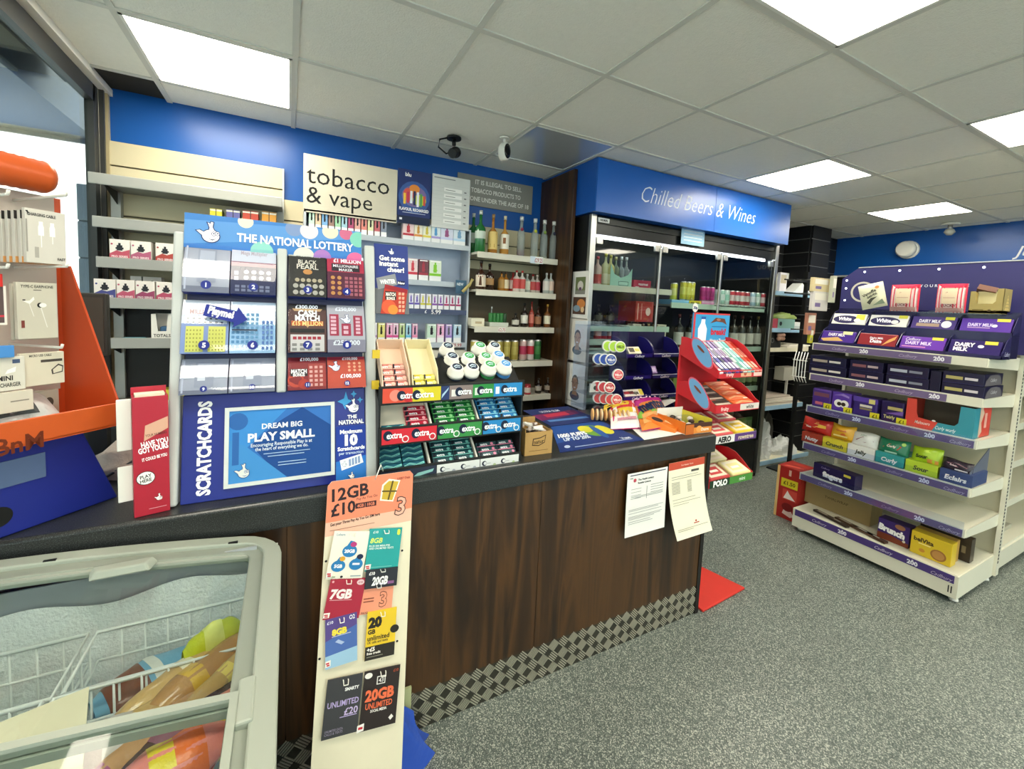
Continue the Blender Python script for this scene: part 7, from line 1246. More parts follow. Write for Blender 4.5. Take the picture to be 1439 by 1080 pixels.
MB().art(None, w_, hd_h, [('p', [(0, 0), (1, 0), (1, .35), (0, .35)], 'E8B8A0'), ('p', [(0, .25), (1, .25), (1, .92), (.96, 1), (.04, 1), (0, .92)], 'EE8868'), ('t', .05, .74, .23, '12GB', '2A1E24', .03, .42, 3, 'l'), ('t', .05, .46, .22, '£10', '2A1E24', .03, .27, 3, 'l'), ('t', .33, .6, .05, 'Pay As You Go', '6A3A34', .01, .24, 3, 'l'), ('r', .32, .42, .56, .52, '3A2024'), ('t', .44, .47, .06, '4GB | 10GB', 'EE8868', .02, .2, 0), ('t', .05, .2, .055, 'Get your Three Pay As You Go SIM here', '3A2024', .02, .56, 3, 'l'), ('r', .05, .09, .55, .1, '9A6A5A'),
   ('p', [(.6, .5), (.76, .44), (.84, .84), (.70, .9), (.62, .8)], 'F4EED8'), ('p', [(.62, .52), (.75, .47), (.82, .82), (.70, .86), (.64, .78)], 'C8A83A'), ('p', [(.62, .66), (.80, .62), (.805, .65), (.622, .69)], '5A4A1A'), ('p', [(.69, .49), (.71, .485), (.76, .85), (.74, .855)], '5A4A1A'),
   ('t', .86, .34, .34, '3', '2A1E24', .045, .2, -8), ('t', .86, .34, .34, '3', 'EEB09A', .012, .17, -8), ('t', .88, .88, .05, 'LUCKY Deals', '8A3A34', .01, .16)], bend=bb).obj('header_print', sb)
for px, py in ((458, 788), (565, 773), (449, 925), (558, 900)): P = hit(SFm, px, py); MB().lathe([(.0035, 0), (.0035, .001)], BLACK, 8, Matrix.Translation(SFm.p(P[0], P[1], .001))@Matrix.Rotation(PI/2, 4, 'X')).obj('hole', sb)
MB().tube([SFm.p(.135, -.012, .0), SFm.p(.14, .0, .004), SFm.p(.155, .03, -.005), Vector((BT_.x+.165, 1.39, .99))], .002, WHITE).obj('cable_tie', sb)
def sim(quad, c, items, label, th=.003, n=.010):
    F_ = Fr(SFm.p(0, 0, n), SFm.u, SFm.v); q = [hit(F_, *p) for p in quad]     # TL TR BR BL
    o_ = F_.p(*q[3]); u = F_.p(*q[2])-o_; v = F_.p(*q[0])-o_; w = (u.length+(F_.p(*q[1])-F_.p(*q[0])).length)/2; h = v.length; u = Vector(u).normalized()
    v2 = F_.n.cross(u); f = Fr(o_, u, v2)
    t = thing('sim_card_pack', label, 'SIM card', o_)
    f = Fr((0, 0, 0), u, v2); MB().slab(f, 0, w, 0, h, th, M(c, .35)).obj('card', t)
    MB().art(f, w, h, items).obj('print', t)
    MB().tube([f.p(w*.44, h*.95, -.006), f.p(w*.44, h*.95, .006), f.p(w*.45, h*.90, .014), f.p(w*.57, h*.90, .014), f.p(w*.58, h*.95, .006), f.p(w*.58, h*.95, -.006)], .0014, WHITE).obj('hook', t)
badge = [('p', [(0, .04), (.16, .05), (.17, .17), (0, .16)], 'F0ECE8'), ('r', .02, .1, .12, .13, 'C02A3A'), ('r', .04, .06, .13, .09, 'C02A3A')]
sim([(465, 746), (515, 744), (509, 812), (457, 814)], 'ECE8DA', [('t', .2, .93, .05, 'Lebara', '8AA0B0', .02, .3), ('e', .52, .58, .16, .13, '2A7CB8'), ('p', [(.36, .6), (.68, .6), (.62, .78), (.5, .8)], '2A7CB8'), ('e', .6, .72, .07, .055, 'B83A7A'), ('t', .52, .58, .07, '20GB', 'FFFFFF', .04, .3), ('e', .28, .27, .15, .12, '2A7CB8'), ('p', [(.14, .3), (.42, .3), (.36, .44), (.28, .46)], '2A7CB8'), ('e', .36, .42, .06, .05, 'D8A030'), ('t', .28, .27, .07, '5GB', 'FFFFFF', .04, .22), ('e', .76, .3, .15, .12, '2A7CB8'), ('p', [(.62, .33), (.9, .33), (.86, .46), (.78, .48)], '2A7CB8'), ('e', .84, .46, .07, .055, '1E2A4A'), ('r', .66, .29, .86, .33, 'E8F0F4'), ('e', .42, .05, .03, .025, '2A2A2A'), ('r', .05, .04, .25, .06, '7A9A6A'), ('r', .66, .05, .95, .07, '8AA0A8')]+badge, 'white SIM pack with three blue blobs, top left of the board')
sim([(518, 743), (565, 738), (558, 799), (512, 803)], '1E9C9A', [('t', .12, .92, .06, '£10', 'E4F4F0', .02, .2, 0, 'l'), ('t', .06, .72, .12, '8GB', 'D8EC6A', .03, .42, 0, 'l', .2), ('t', .05, .59, .045, 'PLUS 500 MINUTES', 'E4F4F0', .02, .64, 0, 'l'), ('t', .05, .53, .045, 'AND UNLIMITED TEXTS', 'E4F4F0', .02, .74, 0, 'l'), ('t', .9, .9, .13, '8', 'D8E84A', .05, .1), ('r', .1, .08, .8, .1, '6AC4BC')]+badge, 'teal SIM pack lettered 8GB, top right of the board')
sim([(460, 813), (510, 811), (504, 868), (453, 871)], 'A8203A', [('t', .07, .62, .22, '7GB', 'F4E8E8', .05, .66, 0, 'l', .1), ('r', .08, .46, .7, .475, 'E0A8B0'), ('e', .86, .9, .1, .07, 'E8C8CC'), ('t', .86, .9, .05, '£10', 'A8203A', .02, .14), ('e', .08, .92, .03, .03, 'E0A8B0')]+badge, 'crimson SIM pack lettered 7GB in the second row')
sim([(515, 801), (560, 797), (557, 822), (512, 828)], '22242C', [('t', .1, .8, .16, '£10', 'F0F0F0', .04, .18, 0, 'l'), ('t', .45, .38, .42, '20GB', 'F4F4F4', .05, .5, 0, 'c', .2), ('r', .7, .15, .9, .3, '8A5A8C')], 'black SIM pack lettered 20GB overlapping the orange one', n=.014)
sim([(512, 822), (556, 818), (550, 857), (505, 864)], 'EE9A7A', [('t', .7, .45, .5, '3', '5A2A24', .05, .25), ('t', .7, .45, .5, '3', 'EE9A7A', .015, .22), ('r', .08, .5, .4, .54, '8A4A3A'), ('r', .08, .4, .4, .44, '8A4A3A'), ('t', .15, .05, .07, 'PAYG', '5A2A24', .01, .2)], 'orange SIM pack with a big 3 under the black one', n=.007)
sim([(457, 871), (502, 866), (501, 927), (457, 941)], '4A6AB0', [('p', [(0, .55), (1, .75), (1, 1), (0, 1)], '5A4A8C'), ('p', [(0, 0), (1, 0), (1, .3), (0, .25)], '9AC0DC'), ('t', .15, .92, .06, '£10', 'E4E8F4', .02, .2), ('t', .2, .70, .12, '8GB', 'F0DC4A', .06, .62, 0, 'l'), ('r', .2, .61, .8, .62, 'E4E4EC'), ('t', .84, .93, .09, 'O2', 'F0F4F8', .02, .18), ('p', [(.3, .5), (.5, .42), (.6, .45), (.4, .54)], 'A8BCE0')]+badge, 'purple and blue SIM pack lettered 8GB in yellow')
sim([(513, 861), (554, 852), (554, 919), (512, 929)], 'E8C42A', [('r', 0, 0, 1, .28, '2E2A24'), ('e', .96, .55, .1, .085, '2A2620'), ('t', .05, .77, .2, '20', '2A2620', .07, .7, 0, 'l'), ('t', .05, .58, .09, 'GB', '2A2620', .04, .28, 0, 'l'), ('t', .05, .45, .1, 'unlimited', '2A2620', .02, .74, 0, 'l'), ('t', .05, .36, .05, 'UK calls and texts', '4A4430', .02, .7, 0, 'l'), ('t', .06, .22, .08, '+£5', 'F4F0E8', .04, .26, 0, 'l'), ('t', .06, .14, .05, 'free credit', 'F4F0E8', .03, .46, 0, 'l'), ('r', .06, .06, .6, .075, '8A8678')], 'yellow and black SIM pack lettered 20 GB unlimited')
sim([(455, 957), (504, 944), (503, 1027), (451, 1041)], '3A3A3E', [('t', .92, .78, .055, 'SMARTY', 'F4F4F4', .04, .4, 0, 'r'), ('t', .95, .56, .1, 'UNLIMITED', 'B8A8D8', .02, .88, 0, 'r'), ('t', .95, .4, .12, '£20', 'C8B8E0', .02, .45, 0, 'r'), ('r', .45, .31, .93, .325, 'B8A8D8'), ('t', .07, .13, .04, 'UNLIMITED DATA', '9A92A8', .01, .5, 0, 'l'), ('t', .07, .08, .04, 'CALLS & TEXTS', '9A92A8', .01, .5, 0, 'l')], 'dark grey SIM pack lettered UNLIMITED £20, bottom left')
sim([(508, 945), (558, 934), (556, 1015), (504, 1029)], '2A201E', [('e', .12, .92, .07, .05, 'E8E4E0'), ('r', .36, .74, .6, .88, 'E8E4E0'), ('r', .385, .755, .575, .865, '2A201E'), ('t', .48, .81, .07, '43', 'E8E4E0', .02, .14), ('t', .48, .58, .18, '20GB', 'E8704A', .05, .8), ('t', .48, .4, .1, 'UNLIMITED', 'E8704A', .02, .74), ('t', .48, .31, .045, 'SOCIAL MEDIA', 'F4F0EC', .03, .45), ('p', [(.84, .08), (.92, .13), (.86, .18), (.78, .13)], 'E8E4E0'), ('t', .88, .93, .05, '£10', 'C85A3A', .01, .14), ('p', [(-.06, .0), (.12, .02), (.12, .14), (-.06, .12)], 'F0ECE8'), ('r', -.03, .05, .09, .09, 'C02A3A')], 'black SIM pack lettered 20GB in orange, bottom right')
# blue plastic bag behind the board
BP = M('2A52B8', .3, bump=.3, bs=20)
def bagtop(u, v):
    ys = .0; x = .10+.40*u; r = 1-.35*v; return Vector((.30+(x-.30)*(1-.30*v)+.02*math.sin(9*u+3*v), 1.30+.05*math.sin(PI*u)*-(1.6-v)+.006*math.sin(9*u+5*v), .02+.31*v-.25*(2*u-1)**2*v*.5))
b_ = MB(); b_.grid(bagtop, 26, 12, BP).grid(lambda u, v: bagtop(1-u, v)*1+Vector((0, .07*(1-v), 0)), 26, 12, BP); tag(b_.obj('blue_carrier_bag'), 'blue plastic bag standing on the floor behind the SIM card board', 'bag')
bpy.data.objects['blue_carrier_bag'].location = (-.05, 0, -.02)
A = PY(569, 990, 1.33); tag(MB().box(-.02, .02, -.004, .004, -.09, .06, M('B8BC8C', .5)).obj('paper_tag', loc=(A.x, 1.33, A.z)), 'pale green strip of paper between the SIM board and the blue bag', 'paper')
# ================================================================ CHEST FREEZER
fz = thing('chest_freezer', 'grey green chest freezer with curved frame and sliding glass lids', 'freezer', (0, 0, 0)); FG = M('A2A99C', .4, bs=8); FG2 = M('8F968A', .45)
FX0, FX1, FY0, FY1 = -.83, -.012, -.35, 1.372
def arch(x): t = (x-FX1)/(FX0-FX1); return .852+.062*math.sin(min(1, max(0, t)*1.15)*PI/2)
def ring(off_in, off_out, dz0, dz1, mt, name, n=14):
    mb = MB(); cr = .10
    def loop(o):
        P = []; x0, x1, y0, y1 = FX0+o, FX1-o, FY0+o, FY1-o; r = max(.012, cr-o)
        for cx, cy, a0_ in ((x1-r, y1-r, 0), (x0+r, y1-r, PI/2), (x0+r, y0+r, PI), (x1-r, y0+r, 1.5*PI)):
            for k in range(6): a = a0_+k*PI/10; P.append((cx+r*math.cos(a), cy+r*math.sin(a)))
            if a0_ in (0, PI):     # points along x so that the frame can arch
                xa, xb = (cx, x0+r) if a0_ == 0 else (cx, x1-r); yy = y1 if a0_ == 0 else y0
                for k in range(1, n): P.append((xa+(xb-xa)*k/n, yy))
        return P
    A, B = loop(off_in), loop(off_out); N = len(A)
    V = [Vector((x, y, arch(x)+dz0)) for x, y in A]+[Vector((x, y, arch(x)+dz1)) for x, y in A]+[Vector((x, y, arch(x)+dz1)) for x, y in B]+[Vector((x, y, arch(x)+dz0)) for x, y in B]
    F = [((i), (i+1) % N, q*0+N+(i+1) % N, N+i) for i in range(N) for q in (0,)]+[(N+i, N+(i+1) % N, 2*N+(i+1) % N, 2*N+i) for i in range(N)]+[(2*N+i, 2*N+(i+1) % N, 3*N+(i+1) % N, 3*N+i) for i in range(N)]+[(3*N+i, 3*N+(i+1) % N, (i+1) % N, i) for i in range(N)]
    mb.add(V, F, mt, False); return mb.obj(name, fz, bev=.004)
# body
bd = MB(); cr = .10
for (x0, x1, y0, y1) in ((FX0+.01, FX1-.01, FY0+.01, FY0+.06), (FX0+.01, FX1-.01, FY1-.06, FY1-.01), (FX0+.01, FX0+.05, FY0+.06, FY1-.06), (FX1-.05, FX1-.01, FY0+.06, FY1-.06)): bd.box(x0, x1, y0, y1, .05, .83, M('DADCD2', .4))
bd.box(FX0+.01, FX1-.01, FY0+.01, FY1-.01, .05, .22, M('DADCD2', .4)).obj('body', fz, kind=None)
LN = M('D8DEDE', .35)
MB().box(FX0+.05, FX1-.06, FY1-.065, FY1-.06, .22, .86, M('A8AEB2', .3)).box(FX1-.056, FX1-.05, FY0+.06, FY1-.06, .22, .84, LN).box(FX0+.05, FX0+.056, FY0+.06, FY1-.06, .22, .84, LN).box(FX0+.05, FX1-.05, FY0+.06, FY1-.06, .22, .225, LN).obj('liner', fz)
ring(.042, .0, -.03, .0, FG, 'outer_rim'); ring(.075, .030, -.035, -.010, FG2, 'inner_rim')
def lidframe(y0, y1, dz, nm, hand_=False):
    lf = MB(); X0_, X1_ = FX0+.07, FX1-.06
    n = 12
    def bar_(ya, yb, xa, xb, h=.014):
        for k in range(n):
            p, q = xa+(xb-xa)*k/n, xa+(xb-xa)*(k+1)/n
            lf.hexa([(p, ya, arch(p)+dz-h), (q, ya, arch(q)+dz-h), (q, yb, arch(q)+dz-h), (p, yb, arch(p)+dz-h)], [(p, ya, arch(p)+dz), (q, ya, arch(q)+dz), (q, yb, arch(q)+dz), (p, yb, arch(p)+dz)], FG)
    bar_(y1-.014, y1, X0_, X1_); bar_(y0, y0+.014, X0_, X1_)
    for xa in (X0_, X1_-.012): lf.hexa([(xa, y0+.014, arch(xa)+dz-.014), (xa+.012, y0+.014, arch(xa+.012)+dz-.014), (xa+.012, y1-.014, arch(xa+.012)+dz-.014), (xa, y1-.014, arch(xa)+dz-.014)], [(xa, y0+.014, arch(xa)+dz), (xa+.012, y0+.014, arch(xa+.012)+dz), (xa+.012, y1-.014, arch(xa+.012)+dz), (xa, y1-.014, arch(xa)+dz)], FG)
    o = lf.obj(nm, fz)
    MB().grid(lambda u, v: Vector((X0_+.012+(X1_-X0_-.024)*u, y0+.014+(y1-y0-.028)*v, arch(X0_+.012+(X1_-X0_-.024)*u)+dz-.006)), 14, 1, FROST).obj('lid_glass', o)
    return o
YS = PZ(200, 1003, .88).y
L1 = lidframe(YS-.012, FY1-.072, -.014, 'rear_lid'); L2 = lidframe(FY0+.08, YS+.006, .003, 'front_lid')
xh = gx(175, FY1-.09, .89)
hd_ = MB(); hd_.hexa([(xh-.055, FY1-.125, arch(xh)-.012), (xh+.055, FY1-.125, arch(xh)-.012), (xh+.065, FY1-.088, arch(xh)-.012), (xh-.065, FY1-.088, arch(xh)-.012)], [(xh-.045, FY1-.118, arch(xh)+.006), (xh+.045, FY1-.118, arch(xh)+.006), (xh+.055, FY1-.092, arch(xh)+.006), (xh-.055, FY1-.092, arch(xh)+.006)], FG); hd_.obj('lid_handle', L1, bev=.004)
MB().box(FX1-.062, FX1-.035, YS-.06, YS+.035, .835, .862, FG).obj('lid_catch', L2, bev=.004)
for xx in (-.14, -.50): MB().box(xx, xx+.022, FY1-.040, FY1-.034, arch(xx)-.004, arch(xx)+.0012, BLACK).obj('vent_slot', fz)
mb = MB()
# frost bank on the back and side liner: real snow-like ridge
random.seed(4)
FRS = M('EEF2F2', .7, bump=.5, bs=140)
ph = [random.uniform(0, 6) for _ in range(6)]
MB().grid(lambda u, v: Vector((FX0+.06+(FX1-FX0-.13)*u, FY1-.07-.035*math.sin(PI*v)*(.7+.3*math.sin(23*u+ph[0])*math.sin(11*v+ph[1]))-.004, .30+.505*v+.012*math.sin(15*u+ph[2]))), 40, 14, FRS).obj('frost_layer', fz)
MB().grid(lambda u, v: Vector((FX1-.058-.02*math.sin(PI*v)*(.6+.4*math.sin(31*u+ph[3])), FY1-.08-1.3*u, .35+.46*v+.01*math.sin(25*u))), 50, 8, FRS).obj('frost_layer', fz)
# wire baskets
def basket(name, label, x0, x1, y0, y1, z0, z1, st=.038):
    t = thing(name, label, 'basket', (0, 0, 0)); WW = M('E8ECEA', .35)
    r = .0032; MB().tube([(x0, y0, z1), (x1, y0, z1), (x1, y1, z1), (x0, y1, z1), (x0, y0, z1)], r*1.3, WW).obj('top_rim', t)
    for nm, a, b in (('back', (x0, y1), (x1, y1)), ('front', (x0, y0), (x1, y0)), ('side', (x0, y0), (x0, y1)), ('side', (x1, y0), (x1, y1))):
        mb = MB(); L_ = math.hypot(b[0]-a[0], b[1]-a[1]); n = max(2, int(L_/st))
        for k in range(1, n): p = (a[0]+(b[0]-a[0])*k/n, a[1]+(b[1]-a[1])*k/n); mb.tube([(p[0], p[1], z1), (p[0], p[1], z0)], r*.7, WW, 5)
        for z in (z0, z0+(z1-z0)*.72): mb.tube([(a[0], a[1], z), (b[0], b[1], z)], r, WW, 5)
        mb.obj(nm+'_wires', t, kind='stuff')
    mb = MB()
    for k in range(1, int((x1-x0)/st)): mb.tube([(x0+k*st, y0, z0), (x0+k*st, y1, z0)], r*.7, WW, 5)
    mb.obj('floor_wires', t, kind='stuff'); return t
ZB = .755; yb1 = PZ(150, 885, ZB).y; yb0 = max(PZ(150, 960, ZB).y, YS-.10)
basket('wire_basket', 'white wire basket of bread at the right rear of the freezer', -.385, -.085, yb0, yb1, ZB-.25, ZB)
basket('wire_basket', 'white wire basket at the left rear of the freezer', -.74, -.40, yb0, yb1, ZB-.25, ZB)
basket('wire_basket', 'white wire basket under the front lid, right side', -.385, -.085, .40, yb0-.03, ZB-.22, ZB+.02)
basket('wire_basket', 'white wire basket under the front lid, left side', -.74, -.40, .40, yb0-.03, ZB-.22, ZB+.02)
def loaf(label, c, L_, W_, H_, ang, mt, bands, tilt=.0, wrap='pack', cat='frozen food', name='frozen_pack', seed=0):
    random.seed(seed); ph = [random.uniform(0, 6) for _ in range(3)]
    t = thing(name, label, cat, c); t.rotation_euler = (0, tilt, ang)
    def f(u, v, k=1): a = 2*PI*u; s = math.sin(PI*min(max(v, .03), .97))**.35; r = 1+.05*math.sin(5*a+ph[0]+9*v)+.04*math.sin(17*v+ph[1]); return Vector(((v-.5)*L_, W_/2*math.cos(a)*s*r*k, H_/2*math.sin(a)*s*r*k+H_/2))
    MB().grid(lambda u, v: f(u, v), 16, 20, mt).obj('wrapper', t)
    for a_, b_, c_, k_ in bands: MB().grid(lambda u, v: f(.02+.46*u if k_ else u, a_+(b_-a_)*v, 1.02), 14, 6, M(c_, .3, bump=.2)).obj('printed_band', t)
    return t
BRD = M('C8A468', .35, bump=.3, coat=.5); BRD2 = M('B88A58', .35, bump=.3, coat=.5); YL = M('C8D02A', .35, bump=.3, coat=.4)
PL = lambda px, py, z: PZ(px, py, z)
def at_(px, py, z, dz=.03): v = PZ(px, py, z); return (min(v.x, -.12), v.y, v.z-dz)
loaf('blue and brown printed frozen pack at the left of the rear bread basket', at_(212, 950, .70), .19, .12, .05, .5, M('7AB0D0', .35, bump=.2), [(.1, .45, '7A4A34', 1), (.5, .6, 'E4E4DC', 1)], seed=1)
loaf('long wrapped baguette lying across the rear bread basket', at_(262, 955, .73), .26, .07, .07, .65, BRD, [(.45, .55, 'E8E0C8', 0)], name='wrapped_bread', cat='bread', seed=2)
loaf('second wrapped baguette beside the first in the rear basket', at_(295, 945, .74), .26, .07, .07, .75, BRD2, [(.3, .42, 'D8B04A', 0)], name='wrapped_bread', cat='bread', seed=3)
loaf('bright yellow frozen bag standing at the right end of the rear basket', at_(303, 915, .74, .05), .12, .05, .12, .4, YL, [(.3, .6, 'E0E47A', 1)], seed=4)
loaf('golden wrapped bread stick at the right edge of the rear basket', at_(318, 950, .76), .22, .045, .045, .9, BRD, [(.5, .62, 'E8D070', 0)], name='wrapped_bread', cat='bread', seed=9)
loaf('golden wrapped roll pack under the front lid, near its left', at_(165, 1045, .74), .24, .07, .06, .7, BRD, [(.4, .5, 'E8D8A8', 0)], name='wrapped_bread', cat='bread', seed=5)
loaf('purple ended wrapped bread under the front lid', at_(195, 1055, .74), .24, .07, .06, .8, BRD2, [(.05, .3, '9A4A7A', 0)], name='wrapped_bread', cat='bread', seed=6)
loaf('dark brown wrapped pack right of the purple ended bread', at_(250, 1030, .74), .22, .08, .06, .8, M('4A342A', .25, coat=.6, bump=.3), [(.3, .5, '8A5A6A', 1)], seed=7)
loaf('red, yellow and pink frozen bag at the right under the front lid', at_(300, 1040, .76), .18, .07, .07, 1.2, M('E88A80', .3, bump=.3), [(.0, .3, 'D83A30', 0), (.35, .6, 'E8D02A', 0)], seed=8)
loaf('red, yellow and pink frozen bag lying nearest the viewer in the freezer', at_(245, 1072, .79), .16, .09, .06, .3, M('E88A80', .3, bump=.3), [(.5, .75, 'E8702A', 0), (.3, .5, 'E8D02A', 0)], seed=10)
loaf('white and grey speckled frozen bag at the left under the front lid', at_(125, 1065, .74), .20, .11, .07, .2, M('C8C0BC', .3, bump=.4), [(.2, .6, 'A89490', 1)], seed=11)
tag(MB().box(-.12, .10, -.08, .08, 0, .004, M('E9DFC2', .6)).obj('cream_sheet', loc=tuple(PZ(-10, 1078, .82)), rot=(.10, .0, .25)), 'flat cream sheet lying in the left of the freezer', 'card')  # plain cream sheet laid tilted under the lid glass
# ================================================================ ORANGE PHONE ACCESSORY DISPLAY at the window corner
DB = PZ(168, 697, WT); YW = .80
DF = rot_frame(YW, DB); WF = Fr(DB, DF.n, (0, 0, 1))       # WF: distance towards the reader, height
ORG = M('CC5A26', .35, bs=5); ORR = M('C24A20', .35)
ds = thing('accessory_display', 'orange moulded phone accessory display on a blue base by the window', 'display stand', (0, 0, 0))
D0 = .16; P_ = [hit(DF, *p) for p in ((166, 697), (116, 604), (-60, 640), (-60, 778))]
MB().prism([DF.p(P_[0][0], 0), DF.p(P_[1][0], P_[1][1]), DF.p(P_[2][0], P_[1][1]), DF.p(P_[3][0], 0)], -DF.n*.20, M('1C2A86', .4)).obj('base_box', ds, bev=.004)
s_ = rectpx(DF, [(-40, 660), (61, 634), (65, 666), (-40, 700)]); MB().slab(Fr(DF.p(0, 0, .003), DF.u, DF.v), s_[0], s_[1], s_[2], s_[3], .003, M('5A6E94', .25)).obj('label_holder', ds)
c = hit(DF, -2, 727); MB().add([DF.p(c[0]+.024*math.cos(2*PI*k/20), c[1]+.024*math.sin(2*PI*k/20), .001) for k in range(20)], [tuple(range(20))], BLACK).obj('finger_hole', ds)
NL = .05; TF = Fr(DF.p(0, 0, NL), DF.u, DF.v); tp = [hit(TF, 170, 565), hit(TF, 168, 597), hit(TF, -70, 650), hit(TF, -70, 622)]
xr = (tp[0][0]+tp[1][0])/2; zl0, zl1 = tp[1][1], tp[0][1]; NB_ = -.17
MB().slab(TF, -.62, xr, zl0, zl1, .006, ORG).obj('tray_front', ds, bev=.002)
MB().prism([TF.p(xr, zl0), TF.p(-.62, zl0), DF.p(-.62, zl0+.0, NB_), DF.p(xr, zl0+.0, NB_)], (0, 0, .006), ORG).obj('tray_floor', ds)
tx = rectpx(TF, [(-8, 620), (62, 603), (60, 628), (-8, 645)]); MB().art(Fr(TF.p(tx[0], tx[2], .0005), DF.u, DF.v), tx[1]-tx[0], tx[3]-tx[2], [('t', .5, .55, .95, 'BnM', '6A2A12', .02, 1.0)]).obj('tray_lettering', ds)
WP = Fr(DF.p(xr, 0, 0), DF.n, (0, 0, 1)); w1 = hit(WP, 100, 374); w2 = hit(WP, 170, 565); w3 = hit(WP, 74, 374)
zt_w = w1[1]
MB().prism([WP.p(NL, zl0), WP.p(NL, zl1), WP.p(max(w1[0], NB_+.03), zt_w), WP.p(NB_, zt_w), WP.p(NB_, zl0)], -DF.u*.005, ORR).obj('side_wing', ds)
bt_ = hit(Fr(DF.p(0, 0, NB_), DF.u, DF.v), 60, 275)[1]
BF = Fr(DF.p(0, 0, NB_), DF.u, DF.v)
MB().slab(BF, -.62, xr, zl0, bt_, .006, ORR).obj('back_board', ds)
MB().slab(Fr(BF.p(0, 0, .002), DF.u, DF.v), -.62, xr-.015, zl1+.02, bt_-.0, .002, M('B8AEA4', .5)).obj('back_card', ds)
MB().art(Fr(BF.p(-.33, bt_-.12, .003), DF.u, DF.v), .25, .1, [('t', .1, .5, .5, 'RD', '6A625A', .02, .4, 20, 'l'), ('t', .6, .3, .5, 'KDY', '6A625A', .02, .5, -10, 'l')]).obj('card_lettering', ds)
# ribbed roll at the top
rb = MB(); q0 = hit(BF, 61, 252); R_ = .040
T = Matrix((DF.n, Vector((0, 0, 1)), DF.u)).transposed().to_4x4(); T.translation = BF.p(0, q0[1]+.0, .03)
rb.lathe([(.02, -.62)]+[(R_+(.0022 if k % 2 else 0), -.62+(q0[0]+.61)*k/60) for k in range(61)]+[(R_-.008, q0[0])], ORG, 24, T)
rb.obj('ribbed_top', ds)
def hook(px, py, nx):       # from the board outwards
    F_ = Fr(DF.p(0, 0, nx), DF.u, DF.v); a_, b_ = hit(F_, px, py); MB().tube([BF.p(a_, b_-.01, .0), DF.p(a_, b_-.004, nx-.004), DF.p(a_, b_+.004, nx)], .0035, WHITE).obj('hook', ds); return a_, b_
h1 = hook(94, 272, .04); h2 = hook(95, 372, .04); h3 = hook(88, 486, .04); hook(12, 270, .04); hook(12, 373, .04)
def hpack(quad, nx, c, items, label, th=.012, name='accessory_pack', cat='packet'):
    F_ = Fr(DF.p(0, 0, nx), DF.u, DF.v); a0_, a1_, b0_, b1_ = rectpx(F_, quad)
    t = thing(name, label, cat, F_.p(a0_, b0_)); f = Fr((0, 0, 0), DF.u, DF.v); MB().slab(f, 0, a1_-a0_, 0, b1_-b0_, th, M(c, .4)).obj('card', t, bev=.001)
    if items: MB().art(f, a1_-a0_, b1_-b0_, items).obj('print', t)
    return t
WPk = 'CFCBC2'
hpack([(32, 293), (90, 298), (95, 372), (40, 369)], .0, WPk, [('t', .4, .9, .055, 'CHARGING CABLE', '2A2A2A', .03, .7), ('p', [(.3, .52), (.44, .52), (.44, .68), (.42, .72), (.42, .78), (.32, .78), (.32, .72), (.3, .68)], 'F4F4F2'), ('p', [(.58, .52), (.72, .52), (.72, .68), (.70, .72), (.70, .78), (.6, .78), (.6, .72), (.58, .68)], 'F4F4F2'), ('r', .36, .3, .38, .52, 'F0F0EE'), ('r', .64, .38, .66, .52, 'F0F0EE'), ('r', .2, .1, .3, .3, 'A8A49C'), ('t', .86, .1, .05, 'FAST', '2A2A2A', .03, .2), ('r', -.0, .2, .04, .8, '9A968E'), ('p', [(.0, .95), (.1, .88), (.06, .96)], '1A1A1A')], 'white charging cable box with two plugs pictured, frontmost on the top hook')
for k in range(5):
    t = hpack([(32, 297), (88, 300), (93, 371), (40, 371)], 0, WPk, [('r', 0, .84, 1, 1, '2A2826'), ('r', 0, 0, 1, .12, 'D89A5A'), ('r', .1, .3, .14, .8, '6A665C')], 'white box with a black top and tan foot, %s behind the cable box' % ORD[k]); t.location -= DF.n*(.018+.024*k)
hpack([(23, 396), (80, 398), (82, 475), (25, 476)], -.02, 'C9C4B4', [('t', .5, .93, .05, 'TYPE-C EARPHONE', '3A3A36', .02, .8), ('r', .4, .86, .6, .875, '6A665C'), ('p', [(.14, .67), (.3, .68), (.4, .75), (.42, .7), (.3, .62)], 'F0EEE8'), ('r', .13, .68, .2, .7, '2A2A2A'), ('p', [(.3, .62), (.4, .4), (.38, .4), (.28, .62)], 'E4E2DC'), ('e', .55, .6, .04, .045, '1E1E1E'), ('e', .62, .6, .05, .04, 'F0EEE8'), ('p', [(.58, .56), (.72, .2), (.7, .2), (.56, .55)], 'E4E2DC'), ('r', .08, .2, .16, .33, '7A3A34')], 'white earphone box hanging on the middle hook')
hpack([(17, 399), (76, 400), (78, 476), (19, 477)], -.05, 'C9C4B4', [], 'second earphone box behind the front one on the middle hook')
hpack([(25, 500), (89, 491), (92, 536), (32, 545)], .0, 'D8D0BC', [('t', .45, .92, .07, 'MICRO USB CABLE', '3A3A36', .02, .5), ('r', .45, .7, .95, .78, '4A443E'), ('p', [(.7, .3), (.95, .35), (.97, .55), (.85, .62), (.68, .45)], '4A4642'), ('p', [(.73, .33), (.93, .38), (.94, .52), (.85, .57), (.72, .45)], 'D8D0BC')], 'flat white cable box hanging on the lowest hook')
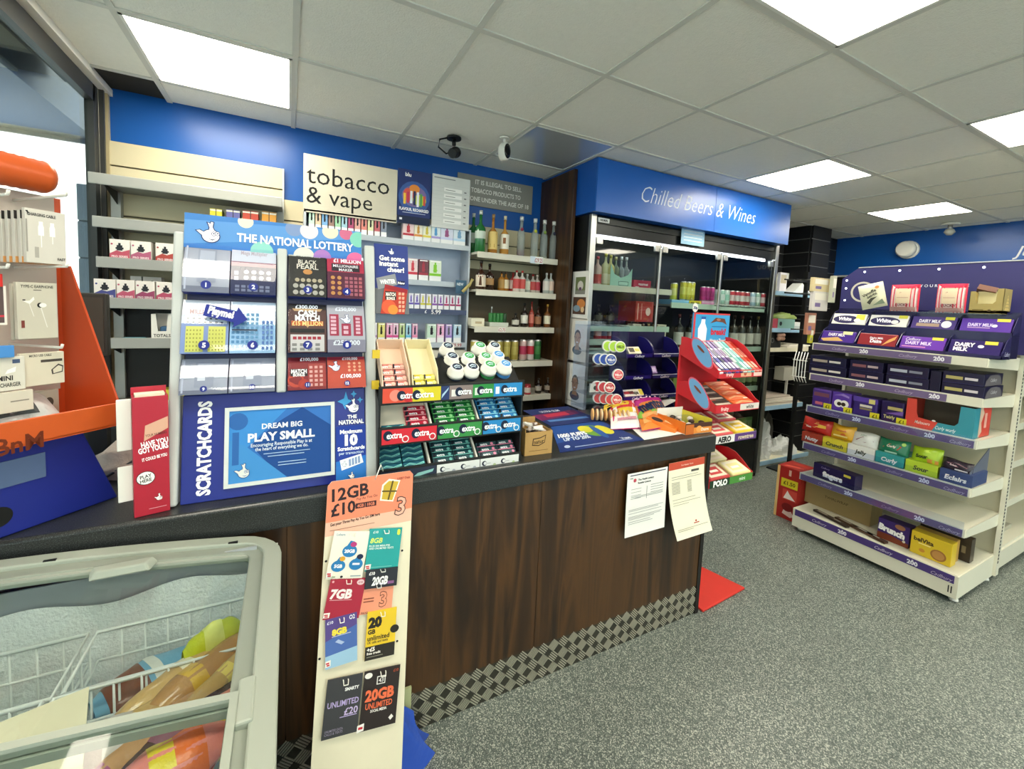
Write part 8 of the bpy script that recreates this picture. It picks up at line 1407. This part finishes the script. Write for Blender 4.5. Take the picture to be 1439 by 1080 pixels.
hpack([(-40, 505), (33, 500), (38, 545), (-40, 556)], .012, 'D8D4C8', [('t', .6, .38, .14, 'MINI', '2A2A2A', .03, .3), ('t', .6, .18, .12, 'CAR CHARGER', '3A3A36', .02, .6), ('p', [(.6, .5), (.8, .55), (.82, .7), (.65, .62)], 'F4F4F0'), ('r', .75, .8, .9, .92, '4A5A7A')], 'white mini car charger box at the lower left of the display')
hpack([(-30, 402), (9, 400), (9, 455), (-30, 458)], .0, '5A4A4A', [('r', .9, 0, 1, 1, 'E8E0D8'), ('r', 0, .2, .9, .25, 'C83A4A'), ('r', 0, .0, 1, .05, 'E8E0D8')], 'dark packet with a white rim at the left edge of the display')
hpack([(-20, 384), (3, 384), (5, 402), (-20, 403)], .004, 'D8302A', [], 'bright red tag above the dark packet at the left edge')
hpack([(-20, 484), (20, 488), (21, 502), (-20, 504)], .02, '4A8CD0', [('t', .3, .5, .6, 'mi', 'E8F0F8', .02, .2)], 'sky blue packet corner above the car charger box')
hpack([(-20, 556), (45, 546), (49, 568), (-20, 592)], .02, 'D4CCBC', [('r', .5, .5, .9, .56, '8A8478')], 'cream folded box leaning in the tray below the car charger')
hpack([(45, 552), (82, 545), (84, 575), (50, 588)], -.06, 'B0A898', [('e', .6, .5, .14, .2, '4A443A')], 'greyish box standing in the orange tray')
def tp_(u, v, q=0):
    A = TF.p(-.31, zl1-.02, -.02); f = Fr(A, DF.u, Vector((0, 0, 1))); e = max(0, 16*u*(1-u)*v*(1-v))**.5
    return f.p(.03+.155*u, .0+.06*v+.01*e, -.02-.09*v)+Vector((0, 0, .012*e+q))
o = MB().grid(tp_, 12, 8, M('D8DCDC', .2, .3, bump=.3)).obj('zip_bag'); tag(o, 'silver clear zip bag packet lying in the orange tray', 'packet')
MB().grid(lambda u, v: tp_(.3+.45*u, .1+.5*v, .002), 6, 6, M('5A5E60', .25, .4, bump=.4)).obj('contents', o); MB().grid(lambda u, v: tp_(.4+.25*u, .78+.08*v, .003), 2, 2, BLACK).obj('hang_slot', o)
